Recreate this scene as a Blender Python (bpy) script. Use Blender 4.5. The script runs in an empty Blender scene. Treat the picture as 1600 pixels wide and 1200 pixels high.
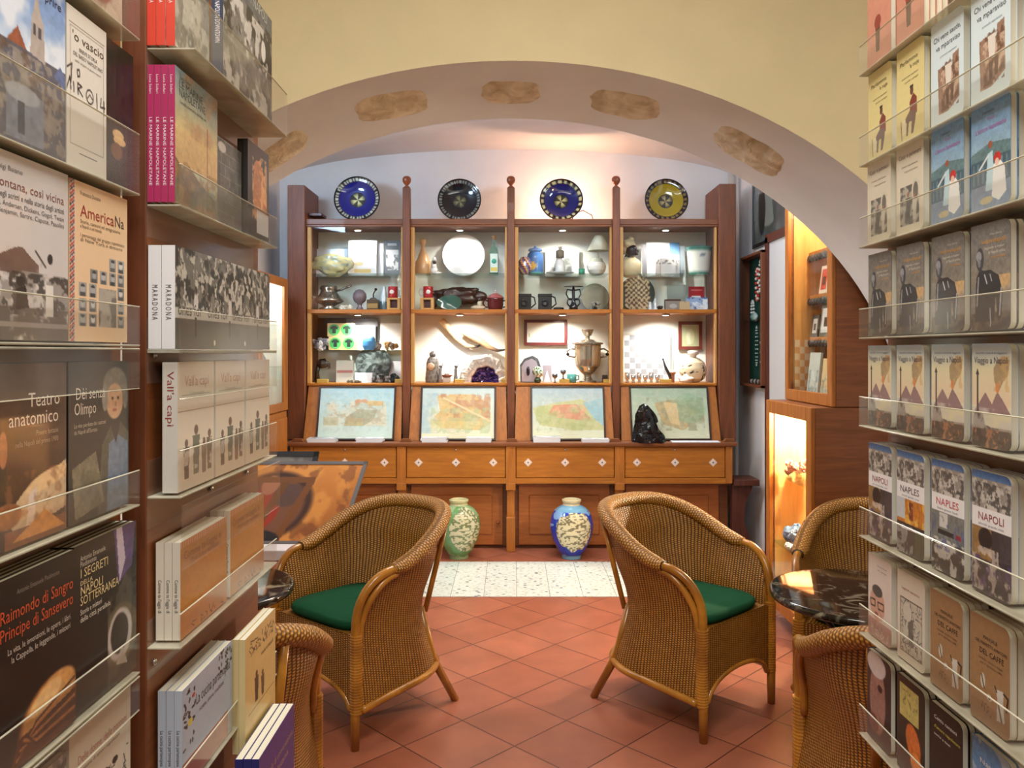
import bpy, math, random
import numpy as np
from mathutils import Vector, Matrix
PI = math.pi
SC = bpy.context.scene
COL = SC.collection
random.seed(7)
# ------------------------------------------------------------------ camera, world, lights, exposure
FP, EYE, HZ = 1250.0, 1.5, 550.0            # focal length in pixels of the 1600-wide frame, eye height, horizon row
cam_d = bpy.data.cameras.new('camera'); cam = bpy.data.objects.new('camera', cam_d); COL.objects.link(cam)
cam.location = (0, 0, EYE); cam.rotation_euler = (PI/2, 0, 0)
cam_d.sensor_width = 36.0; cam_d.lens = 36.0*FP/1600; cam_d.shift_y = -50/1600; cam_d.clip_start = 0.02
SC.camera = cam
w = bpy.data.worlds.new('world'); SC.world = w; w.use_nodes = True
w.node_tree.nodes['Background'].inputs[0].default_value = (1.0, 0.95, 0.88, 1)
w.node_tree.nodes['Background'].inputs[1].default_value = 0.14
SC.view_settings.view_transform = 'Standard'; SC.view_settings.look = 'None'
SC.view_settings.exposure = 0.64; SC.view_settings.gamma = 1.0; SC.view_settings.use_curve_mapping = False
def area(name, loc, target, size, power, col, size_y=None, spread=PI):
    d = bpy.data.lights.new(name, 'AREA'); d.energy = power; d.color = col; d.size = size; d.spread = spread
    if size_y: d.shape = 'RECTANGLE'; d.size_y = size_y
    o = bpy.data.objects.new(name, d); COL.objects.link(o); o.location = loc
    o.rotation_euler = (Vector(target)-Vector(loc)).to_track_quat('-Z', 'Y').to_euler(); return o
def point(name, loc, power, col, r=0.02):
    d = bpy.data.lights.new(name, 'POINT'); d.energy = power; d.color = col; d.shadow_soft_size = r
    o = bpy.data.objects.new(name, d); COL.objects.link(o); o.location = loc; return o
def spot(name, loc, target, power, col, ang, r=0.02, blend=.6):
    d = bpy.data.lights.new(name, 'SPOT'); d.energy = power; d.color = col; d.shadow_soft_size = r
    d.spot_size = ang; d.spot_blend = blend
    o = bpy.data.objects.new(name, d); COL.objects.link(o); o.location = loc
    o.rotation_euler = (Vector(target)-Vector(loc)).to_track_quat('-Z', 'Y').to_euler(); return o
area('shop_fill_light', (0.0, 0.9, 3.30), (0.0, 0.95, 0), 0.9, 34, (1, .98, .90), 0.9)  # unseen area light added above the aisle to brighten the book stands
area('shop_fill_light', (0.0, -0.6, 3.30), (0.0, 0.6, 1.2), 1.0, 30, (1, .99, .92), 0.8)  # second added fill from behind the camera, stands for no actual fixture
area('back_room_ceiling_light', (0.1, 4.55, 2.92), (0.1, 4.5, 0), 1.2, 36, (1, .93, .84), 0.5)
area('daylight_from_left_opening', (-1.86, 4.60, 2.84), (0.2, 5.9, 2.86), 0.6, 22, (.50, .74, 1), 0.25)
area('cool_lamp_over_right_wall', (1.30, 5.0, 2.98), (1.9, 6.2, 1.6), 0.3, 7, (.66, .84, 1), 0.3)
for bx in (-1.21, -0.41, 0.40, 1.20):
    spot('showcase_downlight', (bx, 6.33, 2.465), (bx, 6.50, 1.9), 48, (1, .95, .86), 2.3, 0.012, .7)
    spot('showcase_downlight', (bx, 6.33, 1.785), (bx, 6.50, 1.3), 24, (1, .95, .86), 2.3, 0.012, .7)
point('warm_uplight_on_cabinet', (0.42, 6.48, 2.66), 11, (1, .60, .38), 0.03)
# ------------------------------------------------------------------ helpers
def S(c):                                   # sRGB 0-255 -> linear
    c = np.asarray(c, float)/255
    return np.where(c <= .04045, c/12.92, ((c+.055)/1.055)**2.4)
_txt = {}
def glyphs(s):
    if s in _txt: return _txt[s]
    cu = bpy.data.curves.new('tmp_text', 'FONT'); cu.body = s; cu.size = 1; cu.resolution_u = 2
    o = bpy.data.objects.new('tmp_text', cu); COL.objects.link(o)
    dg = bpy.context.evaluated_depsgraph_get(); dg.update()
    me = bpy.data.meshes.new_from_object(o.evaluated_get(dg), depsgraph=dg)
    v = np.array([(p.co.x, p.co.y) for p in me.vertices]).reshape(-1, 2)
    f = [tuple(p.vertices) for p in me.polygons]
    bpy.data.objects.remove(o); bpy.data.curves.remove(cu); bpy.data.meshes.remove(me)
    wd = v[:, 0].max() if len(v) else 0
    _txt[s] = (v, f, wd); return _txt[s]
class G:
    """geometry collector: vertices with a colour each, faces with a material slot"""
    def __init__(s): s.v = []; s.c = []; s.f = []; s.m = []; s.uv = {}; s.n = 0; s.sm = []
    def add(s, V, F, col=(200, 200, 200), mat=0, smooth=False, uv=None):
        V = np.asarray(V, float).reshape(-1, 3); k = s.n
        C = np.asarray(col, float)
        if C.ndim == 1: C = np.tile(C, (len(V), 1))
        s.v.append(V); s.c.append(C[:, :3]); s.n += len(V)
        s.f += [tuple(i+k for i in f) for f in F]; s.m += [mat]*len(F); s.sm += [smooth]*len(F)
        if uv is not None: s.uv[k] = np.asarray(uv, float)
        return s
    def box(s, x0, x1, y0, y1, z0, z1, col=(200, 200, 200), mat=0):
        V = [(x, y, z) for x in (x0, x1) for y in (y0, y1) for z in (z0, z1)]
        F = [(0, 1, 3, 2), (4, 6, 7, 5), (0, 4, 5, 1), (2, 3, 7, 6), (0, 2, 6, 4), (1, 5, 7, 3)]
        return s.add(V, F, col, mat)
    def bbox(s, x0, x1, y0, y1, z0, z1, col=(200, 200, 200), mat=0, b=.003):
        """box with chamfered edges"""
        V = []; idx = {}
        for sx in (0, 1):
            for sy in (0, 1):
                for sz in (0, 1):
                    X = (x0, x1)[sx]; Y = (y0, y1)[sy]; Z = (z0, z1)[sz]
                    ix = b if sx == 0 else -b; iy = b if sy == 0 else -b; iz = b if sz == 0 else -b
                    for a, p in enumerate(((X, Y+iy, Z+iz), (X+ix, Y, Z+iz), (X+ix, Y+iy, Z))):
                        idx[sx, sy, sz, a] = len(V); V.append(p)
        F = []
        for q in (0, 1):
            F.append([idx[q, 0, 0, 0], idx[q, 0, 1, 0], idx[q, 1, 1, 0], idx[q, 1, 0, 0]])
            F.append([idx[0, q, 0, 1], idx[0, q, 1, 1], idx[1, q, 1, 1], idx[1, q, 0, 1]])
            F.append([idx[0, 0, q, 2], idx[0, 1, q, 2], idx[1, 1, q, 2], idx[1, 0, q, 2]])
        for p in (0, 1):
            for q in (0, 1):
                F.append([idx[p, q, 0, 0], idx[p, q, 1, 0], idx[p, q, 1, 1], idx[p, q, 0, 1]])
                F.append([idx[p, 0, q, 0], idx[p, 1, q, 0], idx[p, 1, q, 2], idx[p, 0, q, 2]])
                F.append([idx[0, p, q, 1], idx[1, p, q, 1], idx[1, p, q, 2], idx[0, p, q, 2]])
                for r in (0, 1): F.append([idx[p, q, r, 0], idx[p, q, r, 1], idx[p, q, r, 2]])
        c = np.array([(x0+x1)/2, (y0+y1)/2, (z0+z1)/2]); Va = np.array(V)
        out = []
        for f in F:
            P = Va[f]; nn = np.cross(P[1]-P[0], P[2]-P[0])
            out.append(tuple(f) if np.dot(nn, P.mean(0)-c) > 0 else tuple(f[::-1]))
        return s.add(V, out, col, mat)
    def lathe(s, prof, n=32, c=(0, 0, 0), col=(200, 200, 200), mat=0, sx=1, sy=1, smooth=True):
        if callable(col):
            q = np.arange(0, len(prof)-1+1e-9, 1/8); prof = [(float(np.interp(i, range(len(prof)), [p[0] for p in prof])), float(np.interp(i, range(len(prof)), [p[1] for p in prof]))) for i in q]
        R = np.array([p[0] for p in prof]); Z = np.array([p[1] for p in prof]); th = np.arange(n)*2*PI/n
        V = np.stack([np.outer(R, np.cos(th))*sx+c[0], np.outer(R, np.sin(th))*sy+c[1], np.repeat(Z[:, None], n, 1)+c[2]], -1)
        m = len(prof)
        F = [(i*n+j, i*n+(j+1) % n, (i+1)*n+(j+1) % n, (i+1)*n+j) for i in range(m-1) for j in range(n)]
        if callable(col): C = np.array([col(th[j], Z[i]) for i in range(m) for j in range(n)], float)
        else: C = col
        if R[0] > 1e-6: F.append(tuple(reversed(range(n))))
        if R[-1] > 1e-6: F.append(tuple((m-1)*n+j for j in range(n)))
        return s.add(V.reshape(-1, 3), F, C, mat, smooth)
    def tube(s, pts, r, n=10, col=(200, 200, 200), mat=0, closed=False, caps=True, flat=1.0, smooth=True):
        P = np.array(pts, float); m = len(P); r = np.ones(m)*r if np.isscalar(r) else np.array(r, float)
        T = np.roll(P, -1, 0)-np.roll(P, 1, 0)
        if not closed: T[0] = P[1]-P[0]; T[-1] = P[-1]-P[-2]
        T /= np.linalg.norm(T, axis=1)[:, None]+1e-12
        up = np.array([0, 0, 1.]) if abs(T[0][2]) < .9 else np.array([1., 0, 0])
        V = []; UV = []; a = up-T[0]*np.dot(up, T[0]); L = 0
        th = np.arange(n)*2*PI/n
        for i in range(m):
            a = a-T[i]*np.dot(a, T[i]); a /= np.linalg.norm(a)+1e-12; b = np.cross(T[i], a)
            if i: L += np.linalg.norm(P[i]-P[i-1])
            for t in th:
                V.append(P[i]+r[i]*(a*math.cos(t)*flat+b*math.sin(t))); UV.append((L, t*r[i]))
        F = [(i*n+j, i*n+(j+1) % n, (i+1)*n+(j+1) % n, (i+1)*n+j) for i in range(m-1) for j in range(n)]
        if closed: F += [((m-1)*n+j, (m-1)*n+(j+1) % n, (j+1) % n, j) for j in range(n)]
        elif caps: F += [tuple(reversed(range(n))), tuple((m-1)*n+j for j in range(n))]
        return s.add(V, F, col, mat, smooth, UV)
    def blob(s, c, r, amp=.0, seed=0, n=18, col=(200, 200, 200), mat=0, fn=None, smooth=True, sc=3.0):
        """noisy ellipsoid"""
        r = (r, r, r) if np.isscalar(r) else r; V = []; C = []
        rs = random.Random(seed); off = Vector((rs.random()*50, rs.random()*50, rs.random()*50))
        from mathutils import noise as N
        for i in range(n+1):
            ph = PI*i/n
            for j in range(2*n):
                t = PI*j/n; d = Vector((math.sin(ph)*math.cos(t), math.sin(ph)*math.sin(t), math.cos(ph)))
                k = 1+amp*N.fractal(d*sc*.5+off, 1.0, 2.0, 3)
                V.append((c[0]+d.x*r[0]*k, c[1]+d.y*r[1]*k, c[2]+d.z*r[2]*k))
                if callable(col): C.append(col(d, N.noise(d*sc+off)))
        m = 2*n
        F = [(i*m+j, (i+1)*m+j, (i+1)*m+(j+1) % m, i*m+(j+1) % m) for i in range(n) for j in range(m)]
        return s.add(V, F, np.array(C, float) if C else col, mat, smooth)
    def poly(s, pts2, O, U, V, d=0.0, col=(200, 200, 200), mat=0, N=None):
        """polygon in the plane O + u U + v V; with d>0 extruded back along -N"""
        O, U, V = map(lambda q: np.array(q, float), (O, U, V)); N = np.cross(U, V) if N is None else np.array(N, float)
        N = N/np.linalg.norm(N); P = np.array([O+U*a+V*b for a, b in pts2]); n = len(P)
        if d <= 0: return s.add(P, [tuple(range(n))], col, mat)
        F = [tuple(range(n)), tuple(reversed(range(n, 2*n)))]+[(i, i+n, (i+1) % n+n, (i+1) % n) for i in range(n)]
        return s.add(np.vstack([P, P-N*d]), F, col, mat)
    def text(s, st, O, U, V, size, col=(20, 20, 20), al='l', xs=1.0, mat=0, fit=None):
        v, f, wd = glyphs(st)
        if not len(v): return s
        O, U, V = map(lambda q: np.array(q, float), (O, U, V)); U = U/np.linalg.norm(U); V = V/np.linalg.norm(V)
        if fit: xs = fit/(wd*size)
        x = v[:, 0]*size*xs; W = wd*size*xs
        x = x-(0 if al == 'l' else W/2 if al == 'c' else W)
        P = O+np.outer(x, U)+np.outer(v[:, 1]*size, V)
        return s.add(P, f, col, mat)
    def canvas(s, cv, O, U, V, mat=0, warp=None):
        """paint a Cv as a grid of coloured vertices: O is the top-left corner, U runs right, V runs down (full extents)"""
        h, w_, _ = cv.a.shape; O, U, V = map(lambda q: np.array(q, float), (O, U, V))
        u, v = np.meshgrid(np.linspace(0, 1, w_), np.linspace(0, 1, h))
        if warp: u = u*warp(v)
        P = O+u[..., None]*U+v[..., None]*V
        i = np.arange((h-1)*w_).reshape(h-1, w_)[:, :-1].ravel()
        F = list(map(tuple, np.stack([i, i+w_, i+w_+1, i+1], 1).tolist()))
        return s.add(P.reshape(-1, 3), F, np.clip(cv.a, 0, 255).reshape(-1, 3), mat)
    def build(s, name, mats, parent=None, loc=None, mesh_only=False):
        me = bpy.data.meshes.new(name)
        V = np.vstack(s.v); C = np.vstack(s.c)
        me.from_pydata(V.tolist(), [], s.f)
        ca = me.color_attributes.new('Col', 'FLOAT_COLOR', 'POINT')
        ca.data.foreach_set('color', np.hstack([S(C), np.ones((len(C), 1))]).astype(np.float32).ravel())
        me.polygons.foreach_set('material_index', s.m); me.polygons.foreach_set('use_smooth', s.sm)
        if s.uv:
            UV = np.zeros((len(V), 2))
            for k, a in s.uv.items(): UV[k:k+len(a)] = a
            ul = me.uv_layers.new(name='UVMap'); li = np.zeros(len(me.loops), np.int32); me.loops.foreach_get('vertex_index', li)
            ul.data.foreach_set('uv', UV[li].astype(np.float32).ravel())
        for m in (mats if isinstance(mats, (list, tuple)) else [mats]): me.materials.append(M[m])
        me.update()
        if mesh_only: return me
        return link(name, me, parent, loc)
def link(name, me, parent=None, loc=None):
    o = bpy.data.objects.new(name, me); COL.objects.link(o)
    if parent is not None: o.parent = parent
    if loc is not None: o.location = loc
    return o
def tag(o, label=None, cat=None, group=None, kind=None):
    if label: o['label'] = label
    if cat: o['category'] = cat
    if group: o['group'] = group
    if kind: o['kind'] = kind
    return o
def thing(name, label, cat, loc=(0, 0, 0), rz=0, group=None):
    o = bpy.data.objects.new(name, None); COL.objects.link(o); o.empty_display_size = .05
    o.location = loc; o.rotation_euler = (0, 0, rz); return tag(o, label, cat, group)
def kids(o): return [c for c in COL.objects if c.parent == o]
def copy_tree(o, loc=None, rz=None, label=None, group=None, parts=None):
    c = o.copy(); COL.objects.link(c)
    if loc is not None: c.location = loc
    if rz is not None: c.rotation_euler = (0, 0, rz)
    if label: c['label'] = label
    if group: c['group'] = group
    for k in (parts if parts is not None else list(o.children)):
        d = k.copy(); COL.objects.link(d); d.parent = c
        for q in list(k.children):
            e = q.copy(); COL.objects.link(e); e.parent = d
    return c
def item(name, label, cat, loc, parts, group=None, rz=0):
    if len(parts) == 1:
        o = parts[0][1].build(name, parts[0][2], None, loc); o.rotation_euler = (0, 0, rz); return tag(o, label, cat, group)
    t = thing(name, label, cat, loc, rz, group)
    for p in parts: p[1].build(p[0], p[2], t)
    return t
def at(x, y, Y): return ((x-800)*Y/FP, Y, EYE+(HZ-y)*Y/FP)
# ------------------------------------------------------------------ materials
M = {}
def mat(name):
    m = bpy.data.materials.new(name); m.use_nodes = True; M[name] = m
    nt = m.node_tree; return m, nt, nt.nodes['Principled BSDF']
def nd(nt, t, **kw):
    n = nt.nodes.new(t)
    for k, v in kw.items():
        if k.startswith('i_'): n.inputs[k[2:].replace('_', ' ')].default_value = v
        elif k.startswith('n_'): n.inputs[int(k[2:])].default_value = v
        else: setattr(n, k, v)
    return n
def attr_mat(name, rough, metal=0, coat=0, bump=0, bscale=200, spec=.5, vary=0):
    m, nt, b = mat(name); a = nd(nt, 'ShaderNodeVertexColor', layer_name='Col')
    nt.links.new(a.outputs[0], b.inputs['Base Color'])
    b.inputs['Roughness'].default_value = rough; b.inputs['Metallic'].default_value = metal
    b.inputs['Coat Weight'].default_value = coat; b.inputs['Specular IOR Level'].default_value = spec
    if bump:
        tc = nd(nt, 'ShaderNodeTexCoord'); n = nd(nt, 'ShaderNodeTexNoise', i_Scale=bscale, i_Detail=4.0)
        nt.links.new(tc.outputs['Object'], n.inputs['Vector'])
        bp = nd(nt, 'ShaderNodeBump', i_Strength=bump, i_Distance=.01)
        nt.links.new(n.outputs[0], bp.inputs['Height']); nt.links.new(bp.outputs[0], b.inputs['Normal'])
    return m
attr_mat('paint', .5); attr_mat('print', .38, coat=.15); attr_mat('paper', .85, spec=.2); attr_mat('gloss', .12, coat=.4)
attr_mat('metal', .2, metal=.85); attr_mat('rock', .28, bump=.9, bscale=60); attr_mat('rough_rock', .8, bump=1, bscale=40)
attr_mat('cloth', .9, bump=.4, bscale=400, spec=.2); attr_mat('lacquer', .3, coat=.3); attr_mat('satin', .32, bump=.05, bscale=30)
attr_mat('blackglass', .12, bump=.7, bscale=18)
def wood(name, c1, c2, rough=.5, scale=(1.2, 1.2, 14), coat=.04):
    m, nt, b = mat(name); tc = nd(nt, 'ShaderNodeTexCoord'); mp = nd(nt, 'ShaderNodeMapping'); mp.inputs['Scale'].default_value = scale
    n = nd(nt, 'ShaderNodeTexNoise', i_Scale=3.0, i_Detail=6.0, i_Roughness=.6, i_Distortion=.8)
    r = nd(nt, 'ShaderNodeValToRGB'); r.color_ramp.elements[0].color = (*S(c1), 1); r.color_ramp.elements[1].color = (*S(c2), 1)
    r.color_ramp.elements[0].position = .3; r.color_ramp.elements[1].position = .72
    nt.links.new(tc.outputs['Object'], mp.inputs[0]); nt.links.new(mp.outputs[0], n.inputs['Vector'])
    nt.links.new(n.outputs[0], r.inputs[0]); nt.links.new(r.outputs[0], b.inputs['Base Color'])
    b.inputs['Roughness'].default_value = rough; b.inputs['Coat Weight'].default_value = coat
    return m
wood('wood_orange', (146, 84, 18), (178, 110, 28), scale=(14, 14, 1.2)[::-1])
wood('wood_orange_v', (142, 80, 20), (176, 108, 34), scale=(14, 14, 1.2))
wood('wood_red', (92, 48, 26), (124, 68, 36), scale=(14, 14, 1.2))
wood('wood_red_h', (98, 52, 24), (130, 74, 34), scale=(1.2, 14, 14))
wood('wood_dark', (66, 30, 20), (96, 46, 30), scale=(14, 14, 1.2))
wood('wood_light', (186, 138, 74), (212, 164, 98), scale=(14, 14, 1.2))
wood('wood_panel', (116, 64, 28), (146, 86, 42), scale=(1.2, 1.2, 14), coat=.1)
wood('wood_door', (140, 76, 26), (170, 98, 40), scale=(1.2, 1.2, 14))
def clear(name, tint, fac_min, rough=.03, milk=0.0, milkcol=(.9, .92, .9, 1), edge=None):
    m, nt, b = mat(name); nt.nodes.remove(b); out = nt.nodes['Material Output']
    tr = nd(nt, 'ShaderNodeBsdfTransparent'); tr.inputs[0].default_value = (*tint, 1)
    gl = nd(nt, 'ShaderNodeBsdfGlossy'); gl.inputs['Roughness'].default_value = rough
    lw = nd(nt, 'ShaderNodeLayerWeight'); lw.inputs[0].default_value = .5
    fr = nd(nt, 'ShaderNodeMath', operation='POWER', n_1=4.5); nt.links.new(lw.outputs['Facing'], fr.inputs[0])
    mr = nd(nt, 'ShaderNodeMath', operation='MULTIPLY_ADD', n_1=.5, n_2=.015+fac_min)
    mx = nd(nt, 'ShaderNodeMixShader'); nt.links.new(fr.outputs[0], mr.inputs[0]); nt.links.new(mr.outputs[0], mx.inputs[0])
    nt.links.new(tr.outputs[0], mx.inputs[1]); nt.links.new(gl.outputs[0], mx.inputs[2]); last = mx
    if milk:
        df = nd(nt, 'ShaderNodeBsdfDiffuse'); df.inputs[0].default_value = milkcol
        tc = nd(nt, 'ShaderNodeTexCoord'); n = nd(nt, 'ShaderNodeTexNoise', i_Scale=9.0, i_Detail=5.0)
        nt.links.new(tc.outputs['Object'], n.inputs['Vector'])
        mm = nd(nt, 'ShaderNodeMath', operation='MULTIPLY', n_1=milk*2); nt.links.new(n.outputs[0], mm.inputs[0])
        m2 = nd(nt, 'ShaderNodeMixShader'); nt.links.new(mm.outputs[0], m2.inputs[0])
        nt.links.new(mx.outputs[0], m2.inputs[1]); nt.links.new(df.outputs[0], m2.inputs[2]); last = m2
    nt.links.new(last.outputs[0], out.inputs[0]); return m
clear('glass', (.985, .992, .988), .0); clear('acrylic', (.985, .98, .96), .01, .10, .028, (.92, .90, .84, 1))
clear('acrylic_edge', (.75, .74, .66), .1, .12, .42, (.80, .76, .62, 1)); clear('green_glass', (.35, .62, .55), .03); clear('shelf_glass', (.90, .97, .95), .02)
def emis(name, col, st):
    m, nt, b = mat(name); b.inputs['Base Color'].default_value = (*col, 1)
    b.inputs['Emission Color'].default_value = (*col, 1); b.inputs['Emission Strength'].default_value = st
emis('lamp_disc', (1, .93, .8), 12)
# wicker: UV in metres; upright stakes every 13 mm, strands every 6.5 mm passing alternately over and under
def wicker(name, dark, lo, hi, pu=.013, pv=.0075, swap=False):
    m, nt, b = mat(name); L = nt.links.new
    uv = nd(nt, 'ShaderNodeTexCoord'); sp = nd(nt, 'ShaderNodeSeparateXYZ'); L(uv.outputs['UV'], sp.inputs[0])
    def mt(op, a, b_=None, c=None):
        n = nd(nt, 'ShaderNodeMath', operation=op)
        for i, q in enumerate((a, b_, c)):
            if q is None: continue
            if isinstance(q, (int, float)): n.inputs[i].default_value = q
            else: L(q, n.inputs[i])
        return n.outputs[0]
    U, V = (sp.outputs[1], sp.outputs[0]) if swap else (sp.outputs[0], sp.outputs[1])
    u = mt('DIVIDE', U, pu); v = mt('DIVIDE', V, pv)
    par = mt('MODULO', mt('FLOOR', mt('ADD', u, 1000)), 2.0)
    col = mt('ABSOLUTE', mt('SINE', mt('MULTIPLY', u, PI)))                         # 0 at the stake edges
    st = mt('MULTIPLY_ADD', mt('SINE', mt('MULTIPLY_ADD', v, 2*PI, mt('MULTIPLY', par, PI))), .5, .5)
    h = mt('MULTIPLY', mt('POWER', col, .6), mt('MULTIPLY_ADD', st, .55, .45))
    n = nd(nt, 'ShaderNodeTexNoise', i_Scale=38.0, i_Detail=3.0); L(uv.outputs['Object'], n.inputs['Vector'])
    n2 = nd(nt, 'ShaderNodeTexNoise', i_Scale=5.0, i_Detail=2.0); L(uv.outputs['Object'], n2.inputs['Vector'])
    hh = mt('MULTIPLY', h, mt('MULTIPLY_ADD', n.outputs[0], .5, mt('MULTIPLY_ADD', n2.outputs[0], .4, .56)))
    r = nd(nt, 'ShaderNodeValToRGB'); e = r.color_ramp.elements
    e[0].position = .10; e[0].color = (*S(dark), 1); e[1].position = .95; e[1].color = (*S(hi), 1)
    k = e.new(.42); k.color = (*S(lo), 1)
    L(hh, r.inputs[0]); L(r.outputs[0], b.inputs['Base Color']); b.inputs['Roughness'].default_value = .42
    bp = nd(nt, 'ShaderNodeBump', i_Strength=.9, i_Distance=.003); L(h, bp.inputs['Height']); L(bp.outputs[0], b.inputs['Normal'])
wicker('wicker', (34, 18, 4), (118, 74, 18), (196, 138, 56), .0135, .0085)
wicker('wicker_roll', (56, 32, 8), (140, 90, 26), (206, 148, 66), .0115, .016)
def cane():
    m, nt, b = mat('cane'); L = nt.links.new; tc = nd(nt, 'ShaderNodeTexCoord')
    n = nd(nt, 'ShaderNodeTexNoise', i_Scale=7.0, i_Detail=5.0, i_Distortion=.6); L(tc.outputs['Object'], n.inputs['Vector'])
    r = nd(nt, 'ShaderNodeValToRGB'); e = r.color_ramp.elements; e[0].position = .3; e[1].position = .7
    e[0].color = (*S((136, 82, 20)), 1); e[1].color = (*S((196, 134, 44)), 1); L(n.outputs[0], r.inputs[0]); L(r.outputs[0], b.inputs['Base Color'])
    b.inputs['Roughness'].default_value = .28; b.inputs['Coat Weight'].default_value = .3
cane()
def plaster(name, c, var=.05, bump=.25, rough=.9):
    m, nt, b = mat(name); L = nt.links.new; tc = nd(nt, 'ShaderNodeTexCoord')
    n = nd(nt, 'ShaderNodeTexNoise', i_Scale=2.2, i_Detail=6.0); L(tc.outputs['Object'], n.inputs['Vector'])
    r = nd(nt, 'ShaderNodeValToRGB'); e = r.color_ramp.elements
    e[0].color = (*(S(c)*(1-var)), 1); e[1].color = (*np.minimum(S(c)*(1+var), 1), 1); e[0].position = .35; e[1].position = .65
    L(n.outputs[0], r.inputs[0]); L(r.outputs[0], b.inputs['Base Color']); b.inputs['Roughness'].default_value = rough
    n2 = nd(nt, 'ShaderNodeTexNoise', i_Scale=14.0, i_Detail=5.0); L(tc.outputs['Object'], n2.inputs['Vector'])
    bp = nd(nt, 'ShaderNodeBump', i_Strength=bump, i_Distance=.01); L(n2.outputs[0], bp.inputs['Height']); L(bp.outputs[0], b.inputs['Normal'])
plaster('plaster_yellow', (226, 212, 172)); plaster('plaster_white', (222, 226, 226)); plaster('plaster_back', (220, 216, 214))
plaster('plaster_cabinet', (228, 232, 226), .02, .1)
def tiles():
    m, nt, b = mat('terracotta'); L = nt.links.new; tc = nd(nt, 'ShaderNodeTexCoord'); s = .2997
    mp = nd(nt, 'ShaderNodeMapping', vector_type='POINT'); k = 1/(s*math.sqrt(2)); mp.inputs['Rotation'].default_value = (0, 0, -PI/4)
    mp.inputs['Scale'].default_value = (1/s, 1/s, 1)
    x0, y0 = .01, 3.044; mp.inputs['Location'].default_value = (-(x0+y0)*k, -(y0-x0)*k, 0)
    L(tc.outputs['Object'], mp.inputs[0])
    br = nd(nt, 'ShaderNodeTexBrick', offset=0.0, squash=1.0); br.inputs['Scale'].default_value = 1
    br.inputs['Mortar Size'].default_value = .011; br.inputs['Mortar Smooth'].default_value = .3; br.inputs['Brick Width'].default_value = 1; br.inputs['Row Height'].default_value = 1
    br.inputs['Color1'].default_value = (*S((150, 86, 64)), 1); br.inputs['Color2'].default_value = (*S((168, 102, 78)), 1)
    br.inputs['Mortar'].default_value = (*S((92, 50, 38)), 1); L(mp.outputs[0], br.inputs['Vector'])
    n = nd(nt, 'ShaderNodeTexNoise', i_Scale=6.0, i_Detail=6.0); L(tc.outputs['Object'], n.inputs['Vector'])
    mx = nd(nt, 'ShaderNodeMix', data_type='RGBA', blend_type='OVERLAY'); mx.inputs[0].default_value = .35
    L(br.outputs[0], mx.inputs[6]); L(n.outputs[0], mx.inputs[7]); L(mx.outputs[2], b.inputs['Base Color'])
    b.inputs['Roughness'].default_value = .36
    bp = nd(nt, 'ShaderNodeBump', i_Strength=.5, i_Distance=.002, invert=True); L(br.outputs[1], bp.inputs['Height']); L(bp.outputs[0], b.inputs['Normal'])
    m, nt, b = mat('majolica'); L = nt.links.new; tc = nd(nt, 'ShaderNodeTexCoord')
    mp = nd(nt, 'ShaderNodeMapping'); mp.inputs['Scale'].default_value = (1/.204, 1/.204, 1); mp.inputs['Location'].default_value = (-.03/.204, -4.9/.204, 0)
    L(tc.outputs['Object'], mp.inputs[0])
    br = nd(nt, 'ShaderNodeTexBrick', offset=0.0, squash=1.0); br.inputs['Scale'].default_value = 1
    br.inputs['Mortar Size'].default_value = .008; br.inputs['Brick Width'].default_value = 1; br.inputs['Row Height'].default_value = 4.02
    br.inputs['Color1'].default_value = (*S((222, 226, 218)), 1); br.inputs['Color2'].default_value = (*S((212, 220, 212)), 1); br.inputs['Mortar'].default_value = (*S((126, 134, 132)), 1)
    L(mp.outputs[0], br.inputs['Vector'])
    mp2 = nd(nt, 'ShaderNodeMapping'); mp2.inputs['Scale'].default_value = (16, 26, 1); L(tc.outputs['Object'], mp2.inputs[0])
    vo = nd(nt, 'ShaderNodeTexVoronoi'); vo.inputs['Scale'].default_value = 1; vo.inputs['Randomness'].default_value = .75; L(mp2.outputs[0], vo.inputs['Vector'])
    rp = nd(nt, 'ShaderNodeValToRGB'); e = rp.color_ramp.elements; e[0].position = .14; e[0].color = (1, 1, 1, 1); e[1].position = .24; e[1].color = (0, 0, 0, 1); L(vo.outputs['Distance'], rp.inputs[0])
    mp3 = nd(nt, 'ShaderNodeMapping'); mp3.inputs['Scale'].default_value = (40, 60, 1); L(tc.outputs['Object'], mp3.inputs[0])
    n = nd(nt, 'ShaderNodeTexNoise', i_Scale=1.0, i_Detail=2.0); L(mp3.outputs[0], n.inputs['Vector'])
    rn = nd(nt, 'ShaderNodeValToRGB'); e = rn.color_ramp.elements; e[0].position = .55; e[0].color = (0, 0, 0, 1); e[1].position = .62; e[1].color = (.55, .55, .55, 1); L(n.outputs[0], rn.inputs[0])
    m1 = nd(nt, 'ShaderNodeMix', data_type='RGBA'); m1.inputs[7].default_value = (*S((150, 158, 124)), 1); L(br.outputs[0], m1.inputs[6]); L(rn.outputs[0], m1.inputs[0])
    m2 = nd(nt, 'ShaderNodeMix', data_type='RGBA'); m2.inputs[7].default_value = (*S((84, 92, 110)), 1); L(m1.outputs[2], m2.inputs[6]); L(rp.outputs[0], m2.inputs[0])
    L(m2.outputs[2], b.inputs['Base Color']); b.inputs['Roughness'].default_value = .25
    m, nt, b = mat('stone'); L = nt.links.new; tc = nd(nt, 'ShaderNodeTexCoord'); mp = nd(nt, 'ShaderNodeMapping'); mp.inputs['Scale'].default_value = (1.6, 1.2, 2.4); L(tc.outputs['Object'], mp.inputs[0])
    n = nd(nt, 'ShaderNodeTexNoise', i_Scale=8.0, i_Detail=8.0, i_Distortion=.5); L(mp.outputs[0], n.inputs['Vector'])
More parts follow.
